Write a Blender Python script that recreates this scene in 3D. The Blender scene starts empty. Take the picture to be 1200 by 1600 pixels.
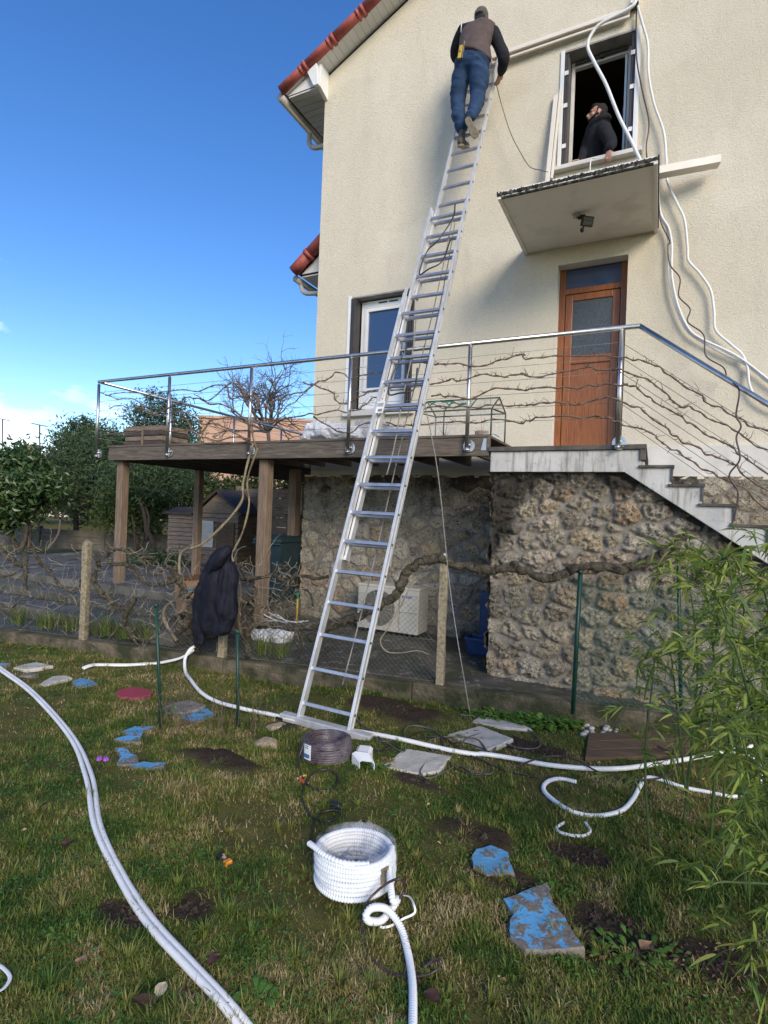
import bpy, bmesh, math, random
import numpy as np
from mathutils import Vector, Matrix
random.seed(7); np.random.seed(7)
scene = bpy.context.scene
C = scene.collection

# ---------------------------------------------------------------- camera, sky, sun
F_ = 850.0; ROLL = math.radians(2.2); TH = math.radians(26.5)
cR, sR = math.cos(ROLL), math.sin(ROLL)
U_ = np.array([math.cos(TH), -math.sin(TH), 0.0])     # along the facade
N_ = np.array([math.sin(TH), math.cos(TH), 0.0])      # into the house
Z_ = np.array([0, 0, 1.0])
cam_d = bpy.data.cameras.new('camera'); cam = bpy.data.objects.new('camera', cam_d); C.objects.link(cam)
cam_d.sensor_fit = 'HORIZONTAL'; cam_d.sensor_width = 36; cam_d.lens = F_ / 1200 * 36
cam_d.clip_start = 0.05; cam_d.clip_end = 3000
R2 = Vector((cR, 0, sR)); U2 = Vector((-sR, 0, cR))
cam.matrix_world = Matrix(((R2.x, U2.x, 0, 0), (R2.y, U2.y, -1, 0), (R2.z, U2.z, 0, 0), (0, 0, 0, 1)))
scene.camera = cam
scene.view_settings.view_transform = 'Standard'; scene.view_settings.look = 'None'
scene.view_settings.exposure = 0.98; scene.view_settings.gamma = 1
scene.render.engine = 'CYCLES'

sunv = (0.60 * U_ - 0.60 * N_); sunv = np.array([sunv[0], sunv[1], 0.0]); sunv /= np.linalg.norm(sunv)
SEL = math.radians(27); sunv = sunv * math.cos(SEL) + Z_ * math.sin(SEL)
world = bpy.data.worlds.new("World"); scene.world = world; world.use_nodes = True
wt = world.node_tree; wt.nodes.clear()
def wn(t): return wt.nodes.new(t)
sky = wn('ShaderNodeTexSky'); sky.sky_type = 'NISHITA'; sky.sun_disc = False
sky.sun_elevation = SEL; sky.sun_rotation = math.atan2(sunv[0], sunv[1])
sky.air_density = 1.0; sky.dust_density = 0.3; sky.ozone_density = 2.2
tc = wn('ShaderNodeTexCoord'); sep = wn('ShaderNodeSeparateXYZ'); wt.links.new(tc.outputs['Generated'], sep.inputs[0])
mp = wn('ShaderNodeMapping'); mp.inputs['Scale'].default_value = (1, 1, 2.6); wt.links.new(tc.outputs['Generated'], mp.inputs[0])
nz = wn('ShaderNodeTexNoise'); nz.inputs['Scale'].default_value = 5.0; nz.inputs['Detail'].default_value = 9; nz.inputs['Roughness'].default_value = .55
wt.links.new(mp.outputs[0], nz.inputs['Vector'])
r1 = wn('ShaderNodeMapRange'); r1.inputs[1].default_value = .30; r1.inputs[2].default_value = .04; r1.inputs[3].default_value = 0; r1.inputs[4].default_value = .32
wt.links.new(sep.outputs['Z'], r1.inputs[0])
rx = wn('ShaderNodeMapRange'); rx.inputs[1].default_value = -.30; rx.inputs[2].default_value = -.60; rx.inputs[3].default_value = 0; rx.inputs[4].default_value = .20
wt.links.new(sep.outputs['X'], rx.inputs[0])
ad = wn('ShaderNodeMath'); ad.operation = 'ADD'; wt.links.new(r1.outputs[0], ad.inputs[0]); wt.links.new(rx.outputs[0], ad.inputs[1])
ad2 = wn('ShaderNodeMath'); ad2.operation = 'ADD'; wt.links.new(ad.outputs[0], ad2.inputs[0]); wt.links.new(nz.outputs['Fac'], ad2.inputs[1])
r2 = wn('ShaderNodeMapRange'); r2.inputs[1].default_value = .80; r2.inputs[2].default_value = 1.0; wt.links.new(ad2.outputs[0], r2.inputs[0])
mx = wn('ShaderNodeMix'); mx.data_type = 'RGBA'; wt.links.new(r2.outputs[0], mx.inputs[0])
hs = wn('ShaderNodeHueSaturation'); hs.inputs['Saturation'].default_value = 1.30; hs.inputs['Hue'].default_value = .511; hs.inputs['Value'].default_value = .90; wt.links.new(sky.outputs[0], hs.inputs['Color'])
wt.links.new(hs.outputs[0], mx.inputs[6]); mx.inputs[7].default_value = (6.3, 6.8, 7.8, 1)
bg = wn('ShaderNodeBackground'); bg.inputs['Strength'].default_value = 0.125; wt.links.new(mx.outputs[2], bg.inputs[0])
wo = wn('ShaderNodeOutputWorld'); wt.links.new(bg.outputs[0], wo.inputs[0])
sl = bpy.data.lights.new('sun', 'SUN'); sl.energy = 1.75; sl.angle = math.radians(26); sl.color = (1.0, .88, .70)
so = bpy.data.objects.new('sun', sl); C.objects.link(so)
so.rotation_euler = Vector(sunv).to_track_quat('Z', 'Y').to_euler()

# ---------------------------------------------------------------- measuring: points on real planes
def H(a, b, z): return U_ * a + N_ * b + Z_ * z
def ray(px, py):
    x = (px - 600) / F_; y = (800 - py) / F_
    return np.array([x * cR - y * sR, 1.0, x * sR + y * cR])
def wl(px, py, b):                      # point on the vertical plane at depth b (parallel to the facade)
    r = ray(px, py); return r * (b / (r @ N_))
def wlh(px, py, b):
    P = wl(px, py, b); return (P @ U_, b, P[2])
SL = 0.045
def lawn_z(b): return -1.72 - SL * (np.minimum(b, 6.0) - 3.57)
def gp(px, py, dz=0.0):                 # point on the lawn
    r = ray(px, py); t = (-1.72 + SL * 3.57 + dz) / (r[2] + SL * (r @ N_)); return r * t
def gpz(px, py, z):
    r = ray(px, py); return r * (z / r[2])
FA = (-7.1, 3.86); FB = (-0.55, 5.08)   # fence line in facade coordinates
fd = np.array([FB[0] - FA[0], FB[1] - FA[1]]); fd = fd / np.linalg.norm(fd)
FN = (-fd[1]) * U_ + fd[0] * N_; FO = H(FA[0], FA[1], 0); FD = fd[0] * U_ + fd[1] * N_
def fp(px, py, off=0.0):                # point on the fence plane
    r = ray(px, py); t = (FO @ FN + off) / (r @ FN); return r * t
def fence_b(a): return FA[1] + (a - FA[0]) * fd[1] / fd[0]
def zc(px, py, box):                    # zoom-crop pixel -> photo pixel
    x0, y0, w = box; return (x0 + px * w / 1200.0, y0 + py * w / 1200.0)
Z1 = (420, 0, 400); Z2 = (740, 0, 460); Z3 = (420, 350, 400); Z4 = (760, 380, 440); Z5 = (0, 560, 420); Z6 = (380, 680, 420)
Z7 = (740, 720, 460); Z8 = (0, 820, 420); ZA = (380, 1020, 420); ZB = (740, 1080, 460); ZL = (0, 1180, 420); ZM = (660, 0, 200); ZW = (850, 40, 200); ZC = (400, 1280, 320)

# ---------------------------------------------------------------- noise
def _h(i, s=0):
    i = i.astype(np.int64)
    n = (i[..., 0] * 73856093) ^ (i[..., 1] * 19349663) ^ (i[..., 2] * 83492791) ^ (s * 2654435761)
    n = (n ^ (n >> 13)) * 1274126177; n = n ^ (n >> 16)
    return (n & 0xffff) / 65535.0
def vnoise(P, s=0):
    P = np.asarray(P, float)
    if P.shape[-1] == 2: P = np.concatenate([P, np.zeros(P.shape[:-1] + (1,))], -1)
    i = np.floor(P).astype(np.int64); f = P - i; f = f * f * (3 - 2 * f); r = 0
    for dx in (0, 1):
        for dy in (0, 1):
            for dz in (0, 1):
                w = (f[..., 0] if dx else 1 - f[..., 0]) * (f[..., 1] if dy else 1 - f[..., 1]) * (f[..., 2] if dz else 1 - f[..., 2])
                r = r + w * _h(i + np.array([dx, dy, dz]), s)
    return r
def fbm(P, o=4, s=0):
    P = np.asarray(P, float); r = 0; a = .5
    for k in range(o): r = r + a * vnoise(P * 2 ** k, s + k); a *= .5
    return r

# ---------------------------------------------------------------- materials
def new_mat(name):
    m = bpy.data.materials.new(name); m.use_nodes = True; nt = m.node_tree; nt.nodes.clear()
    o = nt.nodes.new('ShaderNodeOutputMaterial'); b = nt.nodes.new('ShaderNodeBsdfPrincipled'); nt.links.new(b.outputs[0], o.inputs[0])
    return m, nt, b
def ramp(nt, fac, stops):
    r = nt.nodes.new('ShaderNodeValToRGB'); e = r.color_ramp.elements
    while len(e) > 1: e.remove(e[-1])
    e[0].position = stops[0][0]; e[0].color = tuple(stops[0][1]) + (1,)
    for p, c in stops[1:]:
        k = e.new(p); k.color = tuple(c) + (1,)
    nt.links.new(fac, r.inputs[0]); return r.outputs[0]
def tex(nt, scale, detail=6, stretch=None, rough=.6, vec=None, dist=0):
    t = nt.nodes.new('ShaderNodeTexCoord'); v = vec or t.outputs['Object']
    if stretch:
        m0 = nt.nodes.new('ShaderNodeMapping'); m0.inputs['Rotation'].default_value = (0, 0, TH); nt.links.new(v, m0.inputs[0])
        m = nt.nodes.new('ShaderNodeMapping'); m.inputs['Scale'].default_value = stretch; nt.links.new(m0.outputs[0], m.inputs[0]); v = m.outputs[0]
    n = nt.nodes.new('ShaderNodeTexNoise'); n.inputs['Scale'].default_value = scale; n.inputs['Detail'].default_value = detail
    n.inputs['Roughness'].default_value = rough; n.inputs['Distortion'].default_value = dist; nt.links.new(v, n.inputs['Vector']); return n.outputs['Fac']
def mixc(nt, fac, a, b, mode='MIX'):
    m = nt.nodes.new('ShaderNodeMix'); m.data_type = 'RGBA'; m.blend_type = mode
    if isinstance(fac, (int, float)): m.inputs[0].default_value = fac
    else: nt.links.new(fac, m.inputs[0])
    for i, x in ((6, a), (7, b)):
        if isinstance(x, tuple): m.inputs[i].default_value = tuple(x[:3]) + (1,)
        else: nt.links.new(x, m.inputs[i])
    return m.outputs[2]
def bump(nt, b, fac, strength, dist=.01):
    n = nt.nodes.new('ShaderNodeBump'); n.inputs['Strength'].default_value = strength; n.inputs['Distance'].default_value = dist
    nt.links.new(fac, n.inputs['Height']); nt.links.new(n.outputs[0], b.inputs['Normal'])
def attr(nt, name):
    a = nt.nodes.new('ShaderNodeAttribute'); a.attribute_name = name; return a
def M(name, c1, c2=None, scale=8, rough=.6, metal=0, bs=.0, bscale=None, stretch=None, lo=.35, hi=.65, spec=.5, bd=.01, detail=6, rvar=0):
    m, nt, b = new_mat(name)
    c2 = c2 or tuple(x * .8 for x in c1)
    f = tex(nt, scale, detail, stretch); col = ramp(nt, f, [(lo, c2), (hi, c1)])
    nt.links.new(col, b.inputs['Base Color']); b.inputs['Roughness'].default_value = rough; b.inputs['Metallic'].default_value = metal
    b.inputs['Specular IOR Level'].default_value = spec
    if rvar:
        rr = nt.nodes.new('ShaderNodeMapRange'); rr.inputs[3].default_value = rough - rvar; rr.inputs[4].default_value = rough + rvar; nt.links.new(f, rr.inputs[0]); nt.links.new(rr.outputs[0], b.inputs['Roughness'])
    if bs: bump(nt, b, tex(nt, bscale or scale * 4, 6, stretch), bs, bd)
    return m
def Mramp(name, stops, rough=.7, attrname='rnd', trans=0, bs=0, spec=.3):
    m, nt, b = new_mat(name); a = attr(nt, attrname)
    c = ramp(nt, a.outputs['Fac'], stops); nt.links.new(c, b.inputs['Base Color'])
    b.inputs['Roughness'].default_value = rough; b.inputs['Specular IOR Level'].default_value = spec
    if trans:
        o = [x for x in nt.nodes if x.type == 'OUTPUT_MATERIAL'][0]
        t = nt.nodes.new('ShaderNodeBsdfTranslucent'); nt.links.new(c, t.inputs[0])
        ms = nt.nodes.new('ShaderNodeMixShader'); ms.inputs[0].default_value = trans
        nt.links.new(b.outputs[0], ms.inputs[1]); nt.links.new(t.outputs[0], ms.inputs[2]); nt.links.new(ms.outputs[0], o.inputs[0])
    return m

def facade_mat():
    m, nt, b = new_mat('cream_render')
    big = tex(nt, .55, 5, (1, 1, .6)); mid = tex(nt, 3.5, 8, (1, 1, .35)); fine = tex(nt, 95, 3, rough=.7)
    c = ramp(nt, big, [(.3, (.66, .595, .465)), (.7, (.78, .71, .57))])
    c = mixc(nt, ramp_v(nt, mid, .50, .75, .28), c, (.54, .48, .37))
    c = mixc(nt, ramp_v(nt, fine, .48, .38, .45), c, (.40, .36, .28))
    gr = tex(nt, 2.2, 7, (1.6, 1.6, .5), .7); c = mixc(nt, ramp_v(nt, gr, .55, .72, .22), c, (.40, .37, .31)); pt = tex(nt, .8, 3, (1, 1, 1.3), .4); c = mixc(nt, ramp_v(nt, pt, .56, .59, .16), c, (.84, .79, .67))
    streak = tex(nt, 1.0, 4, (9, 9, .25), .8); c = mixc(nt, ramp_v(nt, streak, .63, .78, .35), c, (.80, .76, .66))
    nt.links.new(c, b.inputs['Base Color']); b.inputs['Roughness'].default_value = .93; b.inputs['Specular IOR Level'].default_value = .15
    mb = nt.nodes.new('ShaderNodeMath'); mb.operation = 'ADD'
    f2 = tex(nt, 42, 4, rough=.75); nt.links.new(fine, mb.inputs[0]); nt.links.new(f2, mb.inputs[1])
    bump(nt, b, mb.outputs[0], .75, .012); return m
def ramp_v(nt, fac, lo, hi, mx_=1.0):
    r = nt.nodes.new('ShaderNodeMapRange'); r.inputs[1].default_value = lo; r.inputs[2].default_value = hi; r.inputs[4].default_value = mx_
    nt.links.new(fac, r.inputs[0]); return r.outputs[0]
def stone_mat():
    m, nt, b = new_mat('rubble_stone')
    mask = attr(nt, 'mask').outputs['Fac']; rnd = attr(nt, 'rnd').outputs['Fac']; dark = attr(nt, 'dark').outputs['Fac']
    base = ramp(nt, rnd, [(0, (.20, .175, .14)), (.2, (.46, .40, .29)), (.38, (.34, .31, .26)), (.52, (.52, .40, .24)), (.66, (.58, .53, .44)), (.82, (.36, .31, .24)), (.93, (.50, .33, .20)), (1, (.60, .57, .51))])
    n1 = tex(nt, 16, 9, rough=.72, dist=1.2); base = mixc(nt, ramp_v(nt, n1, .50, .60, .75), base, (.70, .61, .44))
    n2 = tex(nt, 28, 8, rough=.75, dist=1.5); base = mixc(nt, ramp_v(nt, n2, .49, .40, .95), base, (.045, .036, .026))
    mo = ramp(nt, tex(nt, 9, 7), [(.3, (.25, .225, .19)), (.7, (.42, .38, .325))])
    c = mixc(nt, mask, mo, base)
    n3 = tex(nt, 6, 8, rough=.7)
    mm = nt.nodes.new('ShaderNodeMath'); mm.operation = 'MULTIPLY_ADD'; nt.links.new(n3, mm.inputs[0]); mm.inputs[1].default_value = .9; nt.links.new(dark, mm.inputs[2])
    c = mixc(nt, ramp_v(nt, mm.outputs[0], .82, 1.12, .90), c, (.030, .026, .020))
    nt.links.new(c, b.inputs['Base Color']); b.inputs['Roughness'].default_value = .8; b.inputs['Specular IOR Level'].default_value = .3
    h = nt.nodes.new('ShaderNodeMath'); h.operation = 'ADD'; nt.links.new(n1, h.inputs[0]); nt.links.new(n2, h.inputs[1])
    h2 = nt.nodes.new('ShaderNodeMath'); h2.operation = 'MULTIPLY_ADD'; nt.links.new(h.outputs[0], h2.inputs[0]); h2.inputs[1].default_value = .8
    bump(nt, b, h.outputs[0], 1.0, .035); return m
def wood_mat(name, c1, c2, c3, stretch, rough=.65, scale=6):
    m, nt, b = new_mat(name)
    f = tex(nt, scale, 8, stretch, .65, dist=.6); g = tex(nt, 2.2, 4)
    c = ramp(nt, f, [(.32, c3), (.5, c2), (.68, c1)]); c = mixc(nt, ramp_v(nt, g, .5, .8, .35), c, tuple(x * .55 for x in c2))
    nt.links.new(c, b.inputs['Base Color']); b.inputs['Roughness'].default_value = rough; bump(nt, b, f, .35, .006); return m
def ground_mat():
    m, nt, b = new_mat('lawn_soil')
    big = tex(nt, 1.3, 6, rough=.65); mid = tex(nt, 9, 8, rough=.7); fine = tex(nt, 60, 6, rough=.75); soil = attr(nt, 'soil').outputs['Fac']
    g = ramp(nt, mid, [(.30, (.075, .07, .024)), (.5, (.13, .125, .036)), (.72, (.20, .165, .065))])
    g = mixc(nt, ramp_v(nt, big, .52, .66, .8), g, (.085, .066, .034)); g = mixc(nt, ramp_v(nt, fine, .40, .65, .4), g, (.13, .115, .05))
    s = ramp(nt, fine, [(.3, (.028, .020, .014)), (.6, (.075, .055, .038)), (.8, (.15, .12, .09))])
    nt.links.new(mixc(nt, soil, g, s), b.inputs['Base Color']); b.inputs['Roughness'].default_value = .95; b.inputs['Specular IOR Level'].default_value = .1
    bump(nt, b, fine, 1.0, .02); return m
def paving_mat():
    m, nt, b = new_mat('wet_dark_paving')
    f = tex(nt, 2.5, 8, rough=.7); g = tex(nt, 9, 9, (1, 1, 1), .75, dist=.8); h = tex(nt, 3.1, 6, rough=.6)
    c = ramp(nt, f, [(.32, (.035, .033, .026)), (.5, (.075, .07, .055)), (.7, (.14, .13, .11))])
    c = mixc(nt, ramp_v(nt, g, .55, .60, .65), c, (.33, .32, .30)); c = mixc(nt, ramp_v(nt, h, .52, .60, .8), c, (.05, .062, .018))
    nt.links.new(c, b.inputs['Base Color']); r = ramp_v(nt, f, .3, .7, 1); rr = nt.nodes.new('ShaderNodeMapRange'); rr.inputs[3].default_value = .35; rr.inputs[4].default_value = .9; nt.links.new(f, rr.inputs[0]); nt.links.new(rr.outputs[0], b.inputs['Roughness'])
    bump(nt, b, g, .5, .01); return m
def concrete_mat():
    m, nt, b = new_mat('stained_concrete')
    c = ramp(nt, tex(nt, 2.6, 7), [(.3, (.40, .39, .365)), (.62, (.56, .545, .52))])
    c = mixc(nt, ramp_v(nt, tex(nt, 1.0, 6, (16, 16, 1.6), .7), .52, .68, .75), c, (.15, .13, .105)); c = mixc(nt, ramp_v(nt, tex(nt, 11, 8, rough=.75), .56, .66, .5), c, (.13, .12, .10))
    nt.links.new(c, b.inputs['Base Color']); b.inputs['Roughness'].default_value = .85; bump(nt, b, tex(nt, 40, 6), .35, .01); return m
def worn_paint(name, paint, under, amount, edge=0):
    m, nt, b = new_mat(name)
    f = tex(nt, 22, 9, rough=.65, dist=.5); f2 = tex(nt, 60, 5)
    t = nt.nodes.new('ShaderNodeTexCoord'); ln = nt.nodes.new('ShaderNodeVectorMath'); ln.operation = 'LENGTH'; nt.links.new(t.outputs['Object'], ln.inputs[0])
    ma = nt.nodes.new('ShaderNodeMath'); ma.operation = 'MULTIPLY_ADD'; nt.links.new(ln.outputs['Value'], ma.inputs[0]); ma.inputs[1].default_value = edge; nt.links.new(f, ma.inputs[2]); f = ma.outputs[0]
    ge = nt.nodes.new('ShaderNodeNewGeometry'); sz = nt.nodes.new('ShaderNodeSeparateXYZ'); nt.links.new(ge.outputs['True Normal'], sz.inputs[0])
    sd = ramp_v(nt, sz.outputs['Z'], .75, .55, 1); m2 = nt.nodes.new('ShaderNodeMath'); m2.operation = 'ADD'; nt.links.new(f, m2.inputs[0]); nt.links.new(sd, m2.inputs[1]); f = m2.outputs[0]
    under_c = ramp(nt, f2, [(.35, tuple(x * .6 for x in under)), (.65, under)])
    pc = ramp(nt, f2, [(.3, tuple(x * .8 for x in paint)), (.7, paint)])
    nt.links.new(mixc(nt, ramp_v(nt, f, amount, amount + .04), pc, under_c), b.inputs['Base Color'])
    b.inputs['Roughness'].default_value = .75; bump(nt, b, f, .6, .01); return m
def film_mat(name, col, alpha):
    m, nt, b = new_mat(name); o = [x for x in nt.nodes if x.type == 'OUTPUT_MATERIAL'][0]
    b.inputs['Base Color'].default_value = col + (1,); b.inputs['Roughness'].default_value = .12
    t = nt.nodes.new('ShaderNodeBsdfTransparent'); ms = nt.nodes.new('ShaderNodeMixShader')
    n = tex(nt, 6, 4); nt.links.new(ramp_v(nt, n, .3, .7, alpha * 1.6), ms.inputs[0])
    nt.links.new(t.outputs[0], ms.inputs[1]); nt.links.new(b.outputs[0], ms.inputs[2]); nt.links.new(ms.outputs[0], o.inputs[0])
    bump(nt, b, tex(nt, 14, 4), .6, .02); return m
def glass_mat(name, sky_tint, rough=.03):
    m, nt, b = new_mat(name); b.inputs['Base Color'].default_value = sky_tint + (1,); b.inputs['Roughness'].default_value = rough
    b.inputs['Specular IOR Level'].default_value = 1.0; b.inputs['Coat Weight'].default_value = .6; b.inputs['Coat Roughness'].default_value = rough
    return m
def ridged(name, col):
    m, nt, b = new_mat(name); b.inputs['Base Color'].default_value = col + (1,); b.inputs['Roughness'].default_value = .38; return m

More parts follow.
